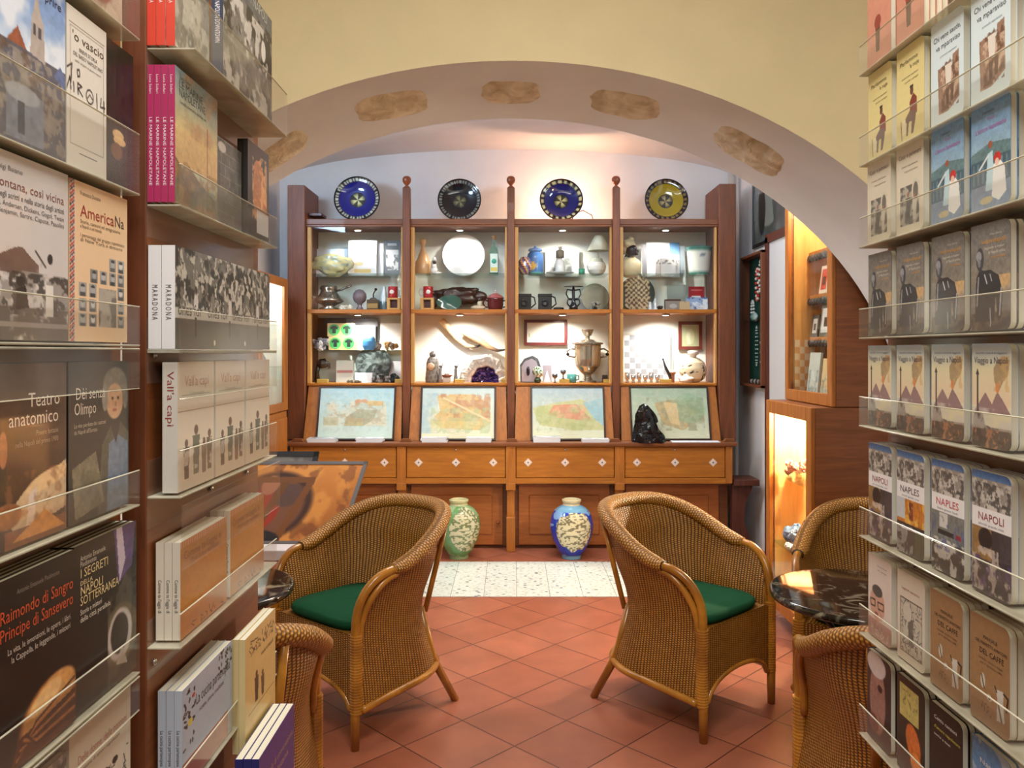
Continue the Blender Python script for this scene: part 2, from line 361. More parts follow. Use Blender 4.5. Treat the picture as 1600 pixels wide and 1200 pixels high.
    r = nd(nt, 'ShaderNodeValToRGB'); e = r.color_ramp.elements; e[0].position = .3; e[1].position = .66
    e[0].color = (*S((184, 166, 128)), 1); e[1].color = (*S((232, 224, 198)), 1); L(n.outputs[0], r.inputs[0]); L(r.outputs[0], b.inputs['Base Color'])
    b.inputs['Roughness'].default_value = .95; bp = nd(nt, 'ShaderNodeBump', i_Strength=1.0, i_Distance=.03); L(n.outputs[0], bp.inputs['Height']); L(bp.outputs[0], b.inputs['Normal'])
    m, nt, b = mat('black_marble'); L = nt.links.new; tc = nd(nt, 'ShaderNodeTexCoord')
    n = nd(nt, 'ShaderNodeTexNoise', i_Scale=9.0, i_Detail=8.0, i_Distortion=2.5); L(tc.outputs['Object'], n.inputs['Vector'])
    r = nd(nt, 'ShaderNodeValToRGB'); e = r.color_ramp.elements; e[0].position = .55; e[0].color = (*S((34, 30, 24)), 1); e[1].position = .72; e[1].color = (*S((150, 140, 120)), 1)
    L(n.outputs[0], r.inputs[0]); L(r.outputs[0], b.inputs['Base Color']); b.inputs['Roughness'].default_value = .06
tiles()
# ------------------------------------------------------------------ the setting
def struct(name, g, mats): return tag(g.build(name, mats), kind='structure')
ARA, ARB, ARZ, Y1, Y2 = 1.85, 1.50, 1.10, 3.02, 3.77          # arch: half width, rise, spring height, near and far face
def arch_pts(n=64):
    P = [(-ARA, 0.0)]
    for i in range(n+1):
        t = PI-PI*i/n; P.append((ARA*math.cos(t), ARZ+ARB*math.sin(t)))
    return P+[(ARA, 0.0)]
def arch_wall():
    g = G(); A = arch_pts(); n = len(A); W, H = 3.0, 3.42
    outer = []
    for x, z in A:
        if z <= ARZ: outer.append((math.copysign(W, x), z))
        else:
            d = (x, z-ARZ); k = min(W/abs(d[0]) if abs(d[0]) > 1e-6 else 1e9, (H-ARZ)/d[1] if d[1] > 1e-6 else 1e9); outer.append((d[0]*k, ARZ+d[1]*k))
    # keep the upper corners square
    for y, m, rev in ((Y1, 0, False), (Y2, 1, True)):
        V = [(x, y, z) for x, z in A]+[(x, y, z) for x, z in outer]
        F = [(i, i+1, n+i+1, n+i) for i in range(n-1)]
        for k, (cx) in enumerate((-W, W)):
            j = [i for i in range(n-1) if (abs(outer[i][0]) == W or abs(abs(outer[i][0])-W) < 1e-9) != (abs(abs(outer[i+1][0])-W) < 1e-9) and outer[i][0]*cx > 0]
            for i in j: V.append((cx, y, H)); F.append((n+i, n+i+1, len(V)-1))
        g.add(V, [f[::-1] for f in F] if not rev else F, mat=m)
    V = [(x, y, z) for y in (Y1, Y2) for x, z in A]
    g.add(V, [(i, n+i, n+i+1, i+1) for i in range(n-1)], mat=1, smooth=True)
    struct('wall_arch', g, ['plaster_yellow', 'plaster_white'])
arch_wall()
g = G(); g.add([(-3, -1.6, 0), (3, -1.6, 0), (3, 7.0, 0), (-3, 7.0, 0)], [(0, 1, 2, 3)]); struct('floor', g, 'terracotta')
g = G(); g.box(-1.25, 1.25, 4.90, 5.72, -.02, .0015); struct('floor_band', g, 'majolica')
g = G(); g.box(-3, 3, 6.72, 6.82, 0, 3.5); struct('wall_back', g, 'plaster_back')
g = G(); g.box(-2.06, -1.95, Y2, 6.72, 0, 3.5); struct('wall_left', g, 'plaster_back')
g = G(); g.box(1.90, 2.02, Y2, 6.72, 0, 3.5); struct('wall_right', g, 'plaster_back')
g = G(); g.box(-2.3, -2.2, -1.6, Y1, 0, 3.42); g.box(2.2, 2.3, -1.6, Y1, 0, 3.42); struct('wall_shop', g, 'plaster_yellow')
g = G(); g.box(-3, 3, -1.6, Y1+.02, 3.42, 3.5); struct('ceiling_shop', g, 'plaster_yellow')
def vault():                                   # shallow groined vault of the back room
    g = G(); nx, ny = 50, 40; V = []
    for j in range(ny):
        for i in range(nx):
            x = -1.95+3.85*i/(nx-1); y = Y2+(6.72-Y2)*j/(ny-1)
            u = (x+.02)/1.95; v = (y-(Y2+6.72)/2)/1.475
            z = 2.98+.34*max(math.sqrt(max(0, 1-u*u*.98))*.9-.25, 1.0*math.sqrt(max(0, 1-v*v*.98))-.25, 0)
            V.append((x, y, z))
    F = [(j*nx+i, (j+1)*nx+i, (j+1)*nx+i+1, j*nx+i+1) for j in range(ny-1) for i in range(nx-1)]
    g.add(V, F, smooth=True); struct('ceiling', g, 'plaster_back')
vault()
def stone(k, cx, cy, w, h, rot, seed):
    """a stretch of bare tuff left showing in the underside of the arch"""
    g = G(); rs = random.Random(seed); n, m = 34, 7; V = []
    from mathutils import noise as N
    def hit(px, py):                            # where the sight line meets the arch surface
        a, b = (px-800)/FP, (HZ-py)/FP; lo, hi = 2.5, 4.5
        for _ in range(40):
            Y = (lo+hi)/2
            if (a*Y/ARA)**2+((EYE+b*Y-ARZ)/ARB)**2 < 1: lo = Y
            else: hi = Y
        return a*Y, Y, EYE+b*Y
    for i in range(m+1):
        for j in range(n):
            t = 2*PI*j/n; e = i/m
            r = (abs(math.cos(t))**4+abs(math.sin(t))**4)**-.25
            r *= 1+.09*N.noise(Vector((math.cos(t)*2.2+seed*3, math.sin(t)*2.2, 0)))+.04*N.noise(Vector((math.cos(t)*7, math.sin(t)*7, seed)))
            u, v = e*r*math.cos(t)*w/2, e*r*math.sin(t)*h/2; c, s_ = math.cos(rot), math.sin(rot)
            X, Y, Z = hit(cx+u*c-v*s_, cy+u*s_+v*c)
            nrm = Vector((X/ARA**2, 0, (Z-ARZ)/ARB**2)).normalized()
            d = .012*min(1, (1-e)*5)+.012*N.fractal(Vector((X*12, Y*16, Z*12)), 1, 2, 4)*(1-e**4)
            V.append((X-nrm.x*d, Y, Z-nrm.z*d))
    F = [(i*n+j, i*n+(j+1) % n, (i+1)*n+(j+1) % n, (i+1)*n+j) for i in range(m) for j in range(n)]
    g.add(V, F, smooth=True); struct('trim_%d' % k, g, 'stone')
stone(1, 440, 237, 92, 34, -.62, 1); stone(2, 612, 165, 112, 40, -.17, 2); stone(3, 798, 144, 90, 34, .02, 3)
stone(4, 977, 164, 108, 38, .17, 4); stone(5, 1170, 235, 118, 42, .5, 5)
# things on the right wall of the back room
g = G(); g.box(1.86, 1.899, 5.30, 5.80, 0, 2.30); tag(g.build('door_1', 'paint'), kind='structure')
g = G()
for y0, y1, z0, z1 in ((5.78, 5.84, 0, 2.33), (5.26, 5.32, 0, 2.33), (5.26, 5.84, 2.29, 2.35)): g.box(1.845, 1.899, y0, y1, z0, z1)
tag(g.build('trim_6', 'wood_dark'), kind='structure')
g = G(); g.tube([(1.83, 6.66, 0), (1.83, 6.66, 3.0)], .03, 12, (200, 192, 184)); item('drain_pipe', 'pale vertical pipe running up the back corner right of the showcase', 'pipe', (0, 0, 0), [('pipe', g, 'paint')])
# ------------------------------------------------------------------ printed pictures, painted into coloured vertices
class Cv:
    K = 1.0
    def __init__(s, w_, h, c):
        w_, h = int(w_*Cv.K), int(h*Cv.K)
        s.a = np.ones((h, w_, 3))*np.array(c, float); s.w, s.h = w_, h
        s.X, s.Y = np.meshgrid(np.linspace(0, 1, w_), np.linspace(0, 1, h)); s.r = np.random.RandomState(3)
    def put(s, m, c, al=1.0):
        k = (np.asarray(m, float)*al)[..., None]; s.a = s.a*(1-k)+np.array(c, float)*k; return s
    def rect(s, x0, y0, x1, y1, c, al=1.0): return s.put((s.X >= x0) & (s.X <= x1) & (s.Y >= y0) & (s.Y <= y1), c, al)
    def grad(s, c0, c1, y0=0., y1=1., x0=0., x1=1.):
        k = np.clip((s.Y-y0)/(y1-y0), 0, 1)[..., None]; c = np.array(c0, float)*(1-k)+np.array(c1, float)*k
        m = ((s.X >= x0) & (s.X <= x1) & (s.Y >= y0) & (s.Y <= y1))[..., None]; s.a = np.where(m, c, s.a); return s
    def ell(s, x, y, rx, ry, c, al=1.0, rot=0, soft=.12):
        u, v = s.X-x, (s.Y-y); k = s.h/s.w; cr, sr = math.cos(rot), math.sin(rot); v = v*k
        a = (u*cr+v*sr)/rx; b = (-u*sr+v*cr)/(ry*k); d = np.sqrt(a*a+b*b); return s.put(np.clip((1-d)/soft+.5, 0, 1), c, al)
    def poly(s, P, c, al=1.0):
        m = np.zeros_like(s.X, bool); n = len(P)
        for i in range(n):
            (x1, y1), (x2, y2) = P[i], P[(i+1) % n]
            if y1 == y2: continue
            m ^= ((s.Y < y1) != (s.Y < y2)) & (s.X < (x2-x1)*(s.Y-y1)/(y2-y1)+x1)
        return s.put(m, c, al)
    def line(s, P, wd, c, al=1.0):
        for (x1, y1), (x2, y2) in zip(P[:-1], P[1:]):
            dx, dy = x2-x1, y2-y1; L = dx*dx+dy*dy+1e-9; t = np.clip(((s.X-x1)*dx+(s.Y-y1)*dy)/L, 0, 1)
            d = np.hypot(s.X-x1-t*dx, (s.Y-y1-t*dy)*s.h/s.w); s.put(np.clip((wd-d)/(wd*.5)+.5, 0, 1), c, al)
        return s
    def fb(s, sc, seed=0, octv=4, ax=1.0):
        r = np.random.RandomState(seed); out = np.zeros_like(s.X); amp = 1; tot = 0
        for o in range(octv):
            n = max(2, int(sc*2**o))+2; m = max(2, int(sc*ax*2**o*s.h/s.w))+2; g = r.rand(m, n)
            x = s.X*(n-2); y = s.Y*(m-2); i = x.astype(int); j = y.astype(int); fx = x-i; fy = y-j; fx = fx*fx*(3-2*fx); fy = fy*fy*(3-2*fy)
            out += amp*((g[j, i]*(1-fx)+g[j, i+1]*fx)*(1-fy)+(g[j+1, i]*(1-fx)+g[j+1, i+1]*fx)*fy); tot += amp; amp *= .55
        return out/tot
    def mott(s, c, sc=6, al=.5, seed=1, box=(0, 0, 1, 1), th=.5, soft=.1, ax=1.0):
        k = np.clip((s.fb(sc, seed, 4, ax)-th)/soft+.5, 0, 1)*((s.X >= box[0]) & (s.X <= box[2]) & (s.Y >= box[1]) & (s.Y <= box[3])); return s.put(k, c, al)
    def fig(s, x, y, h, c, head=(150, 110, 90), lean=0):      # a small standing figure, feet at y
        w_ = h*.25*s.h/s.w*.9; s.poly([(x-w_*.5, y), (x-w_*.75+lean, y-h*.78), (x+w_*.75+lean, y-h*.78), (x+w_*.55, y)], c)
        s.ell(x+lean*1.1, y-h*.88, w_*.42, h*.10, head); return s
    def hatch(s, box, c, n, al=.8, seed=0):
        r = np.random.RandomState(seed)
        for _ in range(n):
            x = r.uniform(box[0], box[2]); y = r.uniform(box[1], box[3]); a = r.uniform(0, PI); l = r.uniform(.03, .12)
            s.line([(x, y), (min(box[2], max(box[0], x+l*math.cos(a))), min(box[3], max(box[1], y+l*math.sin(a)*s.w/s.h)))], .008, c, al)
        return s
def gray(c): return (c, c, c)
W0, H0 = 66, 96
def D_nita():
    c = Cv(72, 104, (120, 150, 200)); c.grad((96, 128, 190), (170, 196, 228), 0, .5)
    c.mott((232, 236, 244), 3, .85, 4, (0, .05, 1, .55), .52, .2)
    c.mott((92, 92, 106), 9, 1, 7, (0, .50, 1, 1), .0); c.mott((150, 140, 132), 14, .9, 2, (0, .52, 1, 1), .5, .08); c.mott((96, 74, 66), 8, .7, 9, (0, .5, 1, .8), .56, .08)
    c.poly([(.56, .5), (.58, .30), (.60, .26), (.62, .20), (.64, .15), (.66, .20), (.68, .26), (.72, .31), (.74, .52)], (176, 164, 158)); c.rect(.60, .33, .63, .39, (80, 80, 92)); c.rect(.66, .34, .69, .40, (80, 80, 92))
    c.poly([(.30, .5), (.42, .40), (.52, .5)], (150, 84, 60)); c.poly([(.85, .55), (.93, .48), (1, .52), (1, .6)], (96, 110, 150))
    c.rect(.3, .72, .72, .98, (128, 134, 152)); c.ell(.48, .74, .20, .05, (170, 174, 186)); c.rect(.42, .78, .5, .95, (70, 74, 90)); return c
def D_vascio():
    c = Cv(60, 110, (222, 216, 208)); c.rect(.05, .10, .95, .103, (120, 110, 100)); c.line([(.08, .12), (.92, .12), (.92, .86), (.08, .86), (.08, .12)], .006, (150, 140, 130))
    for P in ([(.0, .40), (.12, .36), (.10, .48)], [(.25, .38), (.30, .37), (.31, .41), (.26, .42), (.25, .38)], [(.0, .53), (.07, .45), (.10, .52)], [(.16, .47), (.17, .53)], [(.26, .46), (.27, .53)], [(.26, .46), (.36, .47), (.27, .495), (.38, .53)], [(.74, .46), (.75, .56)], [(.86, .47), (.84, .53), (.96, .52)], [(.93, .48), (.94, .57)]): c.line(P, .012, (40, 36, 34))
    t = np.linspace(0, 2*PI, 14); c.line([(.56+.09*math.cos(a), .505+.045*math.sin(a)) for a in t], .011, (40, 36, 34)); c.line([(.50, .52), (.56, .49), (.62, .51)], .01, (40, 36, 34)); c.rect(.3, .9, .75, .906, (60, 50, 44)); return c
def D_candle():
    c = Cv(50, 96, (20, 16, 12)); c.mott((44, 34, 24), 5, .7, 3); c.ell(.45, .64, .20, .035, (214, 178, 128)); c.ell(.5, .68, .22, .03, (240, 200, 140)); c.ell(.4, .76, .2, .06, (120, 76, 40)); c.rect(.3, .1, .36, .6, (34, 28, 22)); c.rect(0, 0, .04, 1, (150, 140, 120)); return c
def D_lontana():
    c = Cv(72, 104, (208, 202, 200)); c.poly([(0, .60), (.2, .54), (.34, .50), (.42, .49), (.50, .53), (.62, .58), (.62, .64), (0, .64)], (112, 88, 78)); c.mott((172, 150, 142), 5, .7, 5, (.0, .5, .66, .62))
    c.mott((150, 144, 140), 8, .9, 6, (.0, .62, 1, .82), .45); c.mott((60, 54, 50), 14, .9, 8, (0, .63, 1, .86), .56, .08); c.mott((96, 86, 78), 10, .9, 2, (0, .82, 1, 1), .3, .2); c.poly([(.36, .72), (.46, .70), (.50, .82), (.34, .84)], (34, 30, 28)); c.ell(.40, .68, .05, .03, (40, 36, 34))
    c.rect(.70, .68, .80, .86, (226, 220, 214)); c.ell(.76, .53, .035, .03, (50, 44, 42)); c.line([(.58, .50), (.7, .58)], .01, (60, 54, 50)); c.rect(.0, .90, 1, .93, (160, 152, 146)); return c
def D_americana():
    c = Cv(72, 104, (234, 200, 160)); c.put(c.X < .085, (220, 206, 190)); c.put((c.X < .07) & (((c.Y*44+c.X*22) % 2) < .8), (190, 62, 48)); c.put((c.X < .07) & (((c.Y*44+c.X*22+1) % 2) < .6), (40, 44, 66))
    r = np.random.RandomState(5)
    def cell(x, y, w_=.125, h=.085):
        c.rect(x, y, x+w_, y+h, gray(r.randint(120, 170))); c.ell(x+w_*.5, y+h*.42, w_*.27, h*.28, gray(r.randint(160, 220))); c.rect(x+w_*.15, y+h*.72, x+w_*.85, y+h, gray(r.randint(40, 90))); c.ell(x+w_*.5, y+h*.2, w_*.28, h*.12, gray(50))
    for yy, xs in ((.44, (.66, .81)), (.535, (.33, .49, .66, .81)), (.63, (.14, .31, .81)), (.725, (.14, .31, .81)), (.82, (.14, .31, .81))):
        for x in xs: cell(x, yy)
    c.rect(.47, .65, .79, .905, (110, 104, 98)); c.mott((190, 180, 168), 9, .8, 3, (.47, .65, .79, .905), .52); return c
def D_teatro():
    c = Cv(72, 104, (58, 36, 26)); c.mott((84, 54, 38), 4, .6, 2); c.rect(0, .45, .22, 1, (24, 18, 16)); c.ell(.18, .46, .05, .10, (168, 110, 76)); c.ell(.02, .25, .06, .1, (200, 186, 160))
    c.poly([(.25, .80), (.45, .70), (.7, .66), (1, .58), (1, .86), (.7, .90), (.3, .95)], (206, 178, 142)); c.ell(.75, .67, .3, .05, (228, 196, 148), rot=-.2); c.poly([(.5, .72), (.6, .7), (.55, .9), (.45, .92)], (222, 204, 190)); c.mott((150, 96, 60), 8, .5, 5, (.2, .6, 1, .95), .56); c.ell(.22, .82, .18, .07, (150, 92, 56)); c.rect(.2, .9, 1, 1, (130, 74, 40)); c.poly([(.28, .97), (.7, .84), (.98, .97)], (210, 140, 60)); return c
def D_dei():
    c = Cv(72, 104, (30, 26, 24)); c.ell(.75, .17, .22, .13, (120, 116, 106)); c.ell(.74, .27, .15, .12, (206, 166, 130)); c.ell(.70, .25, .02, .012, (60, 40, 34)); c.ell(.80, .25, .02, .012, (60, 40, 34)); c.ell(.74, .33, .04, .012, (160, 90, 76)); c.ell(.755, .29, .015, .02, (180, 132, 100)); c.ell(.57, .24, .05, .09, (150, 148, 140)); c.ell(.93, .24, .05, .09, (120, 116, 108))
    c.poly([(.45, 1), (.52, .55), (.68, .42), (.85, .42), (1, .5), (1, 1)], (74, 74, 62)); c.poly([(.6, 1), (.64, .55), (.8, .5), (.98, .56), (.98, 1)], (96, 118, 146)); c.poly([(.66, .42), (.84, .42), (.76, .56)], (34, 30, 34))
    c.poly([(.05, .66), (.42, .58), (.56, .92), (.1, .98)], (118, 112, 92)); c.mott((90, 84, 68), 7, .6, 2, (.05, .6, .5, .95)); return c
def D_raimondo():
    c = Cv(78, 108, (20, 16, 15)); c.ell(.66, .84, .38, .19, (150, 92, 46), rot=-.3); c.ell(.66, .79, .34, .13, (206, 150, 88), rot=-.35); c.ell(.62, .74, .2, .06, (226, 182, 124), rot=-.3); c.poly([(.2, 1), (.3, .86), (.6, .84), (1, .8), (1, 1)], (92, 50, 26)); c.ell(.72, .86, .14, .03, (60, 32, 18), rot=-.2)
    for k in range(7): c.line([(.26+.02*k, .98-.02*k), (.5, .83+.02*k), (.98, .74+.035*k)], .012, (196, 128, 70) if k % 2 else (70, 36, 20), .8)
    return c
def D_segreti():
    c = Cv(72, 104, (20, 18, 18)); c.poly([(.60, 0), (.98, 0), (.92, .28), (.68, .36)], (84, 62, 116)); c.poly([(.64, 0), (.74, 0), (.80, .22), (.70, .36)], (196, 184, 202)); c.mott((110, 104, 84), 5, .5, 3, (.5, .3, 1, 1), .52)
    c.ell(.72, .70, .30, .20, (96, 86, 64)); c.ell(.71, .70, .21, .17, (190, 180, 176)); c.ell(.70, .69, .15, .13, (44, 36, 34)); c.poly([(.64, .88), (.74, .78), (.84, .92)], (186, 178, 170)); c.rect(0, .56, .5, 1, (24, 20, 20)); return c
def D_comic():
    c = Cv(60, 96, (120, 122, 116)); c.mott((60, 62, 58), 10, .8, 3, th=.52); c.mott((190, 190, 184), 12, .8, 6, th=.56); c.rect(.1, .18, .8, .34, (206, 200, 206)); return c
def D_delle():
    c = Cv(66, 96, (214, 206, 188)); c.hatch((.15, .40, .95, .75), (60, 54, 48), 60, .9, 4); c.ell(.4, .48, .04, .02, (50, 46, 40)); c.ell(.72, .44, .05, .025, (50, 46, 40)); return c
def D_flesh():
    c = Cv(60, 90, (190, 170, 156)); c.ell(.7, .4, .3, .5, (206, 150, 120), rot=.5); c.ell(.6, .8, .2, .12, (150, 60, 46)); c.mott((120, 80, 66), 5, .5, 3); return c
def D_bwtower():
    c = Cv(66, 96, (178, 172, 158)); c.mott((120, 114, 104), 6, .8, 3, (0, .2, 1, 1), .5, .1); c.ell(.6, .25, .4, .12, (70, 66, 60)); c.rect(.8, 0, 1, .7, (126, 122, 116)); c.mott((70, 66, 62), 14, .7, 8, (.2, .2, 1, .6), .54); return c
def D_strada():
    c = Cv(90, 70, (120, 116, 112)); c.rect(0, 0, 1, .16, (92, 96, 100)); c.mott((44, 42, 42), 10, .95, 3, (0, .16, 1, 1), .48, .08); c.mott((206, 200, 194), 12, .9, 9, (0, .2, .95, 1), .56, .08); c.rect(.0, .62, 1, .78, (150, 146, 142), .6); c.ell(.8, .4, .05, .1, (220, 216, 210)); return c
def D_marine():
    c = Cv(66, 96, (180, 180, 150)); c.grad((128, 160, 178), (216, 190, 130), 0, .45); c.mott((196, 150, 110), 4, .7, 3, (.2, .0, 1, .7), .5, .2); c.grad((214, 182, 128), (196, 160, 110), .45, .7)
    c.poly([(0, .66), (.15, .72), (.3, .68), (.5, .75), (.7, .80), (1, .86), (1, 1), (0, 1)], (118, 92, 52)); c.mott((160, 126, 80), 8, .8, 5, (0, .66, 1, 1), .5, .1); c.mott((100, 120, 110), 5, .5, 8, (0, .8, 1, 1)); c.rect(.73, .3, .75, .8, (150, 100, 70)); return c
def D_brick():
    c = Cv(60, 70, (98, 98, 94)); c.put(((c.Y*7) % 1 < .08) | (((c.X*3+(np.floor(c.Y*7) % 2)*.5) % 1) < .03), (140, 138, 130)); c.mott((60, 60, 58), 5, .5, 3); c.ell(.2, .1, .15, .06, (200, 196, 190)); return c
def D_nude():
    c = Cv(50, 80, (44, 40, 36)); c.poly([(.2, .5), (.3, .2), (.5, .12), (.8, .3), (.9, .7), (.6, .85), (.3, .8)], (176, 112, 60)); c.mott((226, 168, 110), 6, .8, 3, (.2, .1, .9, .85), .5); c.ell(.45, .1, .12, .06, (60, 36, 24)); c.rect(.4, .70, .98, .95, (222, 222, 224)); return c
def D_crowd():
    c = Cv(190, 62, (110, 108, 100)); c.mott((44, 44, 40), 34, .95, 3, (0, 0, 1, .58), .5, .06); c.mott((200, 196, 184), 40, .9, 9, (0, 0, 1, .58), .57, .05)
    c.rect(0, .60, 1, .70, (196, 194, 186)); c.rect(0, .70, 1, 1, (86, 86, 82))
    for x in (.17, .50, .83): c.ell(x, .56, .018, .16, (206, 202, 196)); c.rect(x-.012, .68, x+.006, .88, (44, 42, 40)); c.ell(x, .40, .010, .045, (60, 54, 50)); c.ell(x+.17, .93, .008, .03, (230, 228, 222))
    return c
def D_capi():
    c = Cv(66, 96, (214, 206, 192)); c.rect(0, .38, 1, .385, (150, 110, 90)); c.rect(.1, .26, .9, .262, (150, 140, 130))
    for x, y, k, h in ((.22, .92, (60, 52, 46), .32), (.48, .90, (90, 96, 84), .40), (.70, .92, (110, 96, 82), .30), (.86, .90, (96, 80, 62), .34)): c.fig(x, y, h, k, (96, 70, 58))
    c.mott((236, 230, 222), 10, .7, 4, (.15, .64, .95, .86), .6, .06); return c
def D_comme():
    c = Cv(66, 84, (186, 124, 44)); c.put((c.Y < .07) & ((c.X*22 % 1) < .55), (214, 150, 120)); c.hatch((.2, .86, .95, .98), (60, 36, 20), 14, .9, 3); return c
def D_cucina():
    c = Cv(72, 84, (166, 178, 196)); r = np.random.RandomState(2)
    for _ in range(26): c.ell(r.uniform(.02, .25), r.uniform(.05, .6), .03, .012, (36, 36, 34), rot=r.uniform(0, 3))
    for _ in range(22): c.ell(r.uniform(.7, 1), r.uniform(.0, .25), .03, .012, (40, 40, 36), rot=r.uniform(0, 3))
    c.ell(.14, .38, .04, .035, (206, 186, 60)); c.ell(.2, .15, .03, .02, (170, 60, 50)); c.rect(0, .72, .9, 1, (176, 96, 72)); return c
def D_comicb():
    c = Cv(66, 90, (206, 176, 112)); c.hatch((.1, .06, .95, .2), (40, 32, 22), 40, .9, 3); c.fig(.35, .66, .28, (60, 48, 34), (90, 64, 44)); c.fig(.55, .68, .24, (84, 66, 44), (90, 64, 44)); c.rect(.1, .7, .95, .71, (90, 70, 46)); return c
def D_purple():
    c = Cv(66, 90, (66, 44, 128)); c.ell(.5, .86, .16, .12, (196, 178, 130)); return c
# right-hand stand
def D_rosa():
    c = Cv(60, 90, (196, 132, 112)); c.fig(.45, .85, .42, (90, 60, 50), (120, 60, 50)); c.ell(.45, .5, .14, .08, (140, 50, 44)); return c
def D_zappatore():
    c = Cv(62, 96, (218, 202, 140)); c.poly([(.48, .60), (.62, .52), (.74, .58), (.76, .74), (.52, .76)], (126, 54, 44)); c.poly([(.28, .77), (.5, .68), (.72, .72), (.70, .80), (.62, .93), (.54, .93), (.56, .80), (.46, .80), (.42, .93), (.36, .93), (.38, .80)], (110, 84, 72)); c.ell(.56, .49, .06, .045, (96, 60, 46)); c.rect(.50, .43, .62, .46, (60, 44, 36)); c.line([(.16, .76), (.2, .95)], .012, (84, 66, 50)); c.rect(.22, .76, .34, .9, (226, 214, 180)); return c
def D_chivene():
    c = Cv(62, 96, (206, 220, 226)); c.poly([(.22, .46), (.5, .45), (.52, .56), (.66, .55), (.68, .40), (.86, .38), (.88, .82), (.55, .90), (.25, .90)], (150, 116, 98)); c.mott((96, 64, 50), 10, .8, 3, (.24, .42, .86, .88), .54); c.mott((206, 178, 156), 10, .8, 8, (.24, .5, .86, .9), .55); c.poly([(.44, .46), (.64, .46), (.62, .66), (.48, .66)], (216, 206, 196)); c.fig(.52, .84, .2, (84, 56, 44)); c.fig(.66, .82, .2, (96, 64, 50)); return c
def D_cuore():
    c = Cv(62, 96, (214, 204, 182)); c.rect(.15, .48, .85, .92, (172, 164, 148)); c.mott((82, 80, 72), 10, .85, 3, (.15, .48, .85, .92), .5); c.ell(.72, .55, .14, .12, (206, 198, 178)); c.ell(.72, .57, .09, .1, (110, 104, 94)); c.fig(.45, .85, .3, (84, 80, 72)); c.fig(.68, .88, .3, (196, 188, 170)); return c
def D_dame():
    c = Cv(62, 96, (120, 160, 200)); c.grad((104, 152, 204), (150, 180, 196), 0, .5); c.poly([(0, .46), (.5, .40), (1, .44), (1, .55), (0, .55)], (94, 124, 128)); c.rect(0, .54, 1, .8, (66, 92, 106))
    for k in range(8): c.rect(.05+k*.12, .56, .09+k*.12, .76, (98, 124, 134))
    c.rect(0, .78, 1, 1, (128, 146, 170)); c.poly([(.38, .84), (.44, .50), (.56, .48), (.62, .84)], (186, 212, 222)); c.poly([(.54, .9), (.58, .62), (.70, .56), (.86, .66), (.90, .88), (.72, .95)], (232, 232, 230)); c.ell(.50, .42, .05, .035, (170, 90, 60)); c.ell(.68, .56, .09, .05, (186, 44, 40)); c.ell(.67, .60, .05, .035, (226, 190, 170)); c.line([(.44, .52), (.22, .62)], .018, (220, 224, 224)); c.ell(.40, .92, .16, .035, (196, 182, 140)); return c
def D_statua():
    c = Cv(62, 96, (122, 118, 112)); c.grad((116, 114, 112), (132, 122, 106), 0, .6); c.mott((222, 176, 116), 3, .7, 4, (.3, .5, 1, .95), .5, .2); c.rect(0, .84, 1, 1, (60, 52, 46)); c.mott((110, 94, 80), 8, .8, 2, (0, .82, 1, 1))
    c.poly([(.10, .92), (.14, .50), (.24, .42), (.36, .44), (.52, .44), (.72, .50), (.82, .66), (.78, .88), (.70, .92), (.64, .68), (.60, .92)], (42, 42, 44)); c.ell(.24, .33, .10, .11, (58, 58, 62)); c.ell(.21, .30, .07, .05, (150, 150, 156)); c.ell(.22, .36, .04, .04, (120, 120, 126)); c.line([(.36, .48), (.42, .56)], .014, (196, 196, 202)); c.line([(.2, .5), (.16, .76)], .016, (150, 150, 156)); c.line([(.78, .62), (.74, .86)], .016, (170, 170, 176)); c.line([(.5, .48), (.54, .54)], .01, (180, 180, 186)); c.line([(.5, .8), (.52, .96)], .012, (176, 176, 180)); return c
def D_viaggio():
    c = Cv(64, 96, (222, 214, 180)); c.grad((176, 200, 226), (226, 218, 178), 0, .25); c.grad((226, 218, 178), (226, 200, 170), .25, .6)
    c.poly([(.05, .66), (.35, .47), (.52, .58), (.66, .45), (.98, .66)], (146, 116, 116)); c.poly([(.66, .45), (.58, .35), (.56, .24), (.66, .16), (.82, .12), (.96, .16), (.92, .30), (.80, .36), (.70, .45)], (170, 146, 108)); c.mott((210, 172, 112), 9, .6, 3, (.56, .12, .95, .45)); c.ell(.66, .42, .05, .05, (216, 140, 84))
    c.rect(.125, .30, .165, .66, (66, 56, 56)); c.poly([(.10, .30), (.145, .24), (.19, .30)], (60, 50, 50)); c.poly([(.02, .80), (.04, .66), (.28, .66), (.34, .78), (.5, .80)], (62, 52, 48)); c.rect(0, .80, 1, 1, (86, 72, 60)); c.mott((206, 200, 192), 6, .7, 5, (0, .62, 1, .82), .5, .2); c.mott((196, 130, 90), 12, .8, 7, (0, .82, 1, 1), .58, .08); c.mott((40, 34, 30), 10, .8, 8, (0, .82, 1, 1), .56, .08); return c
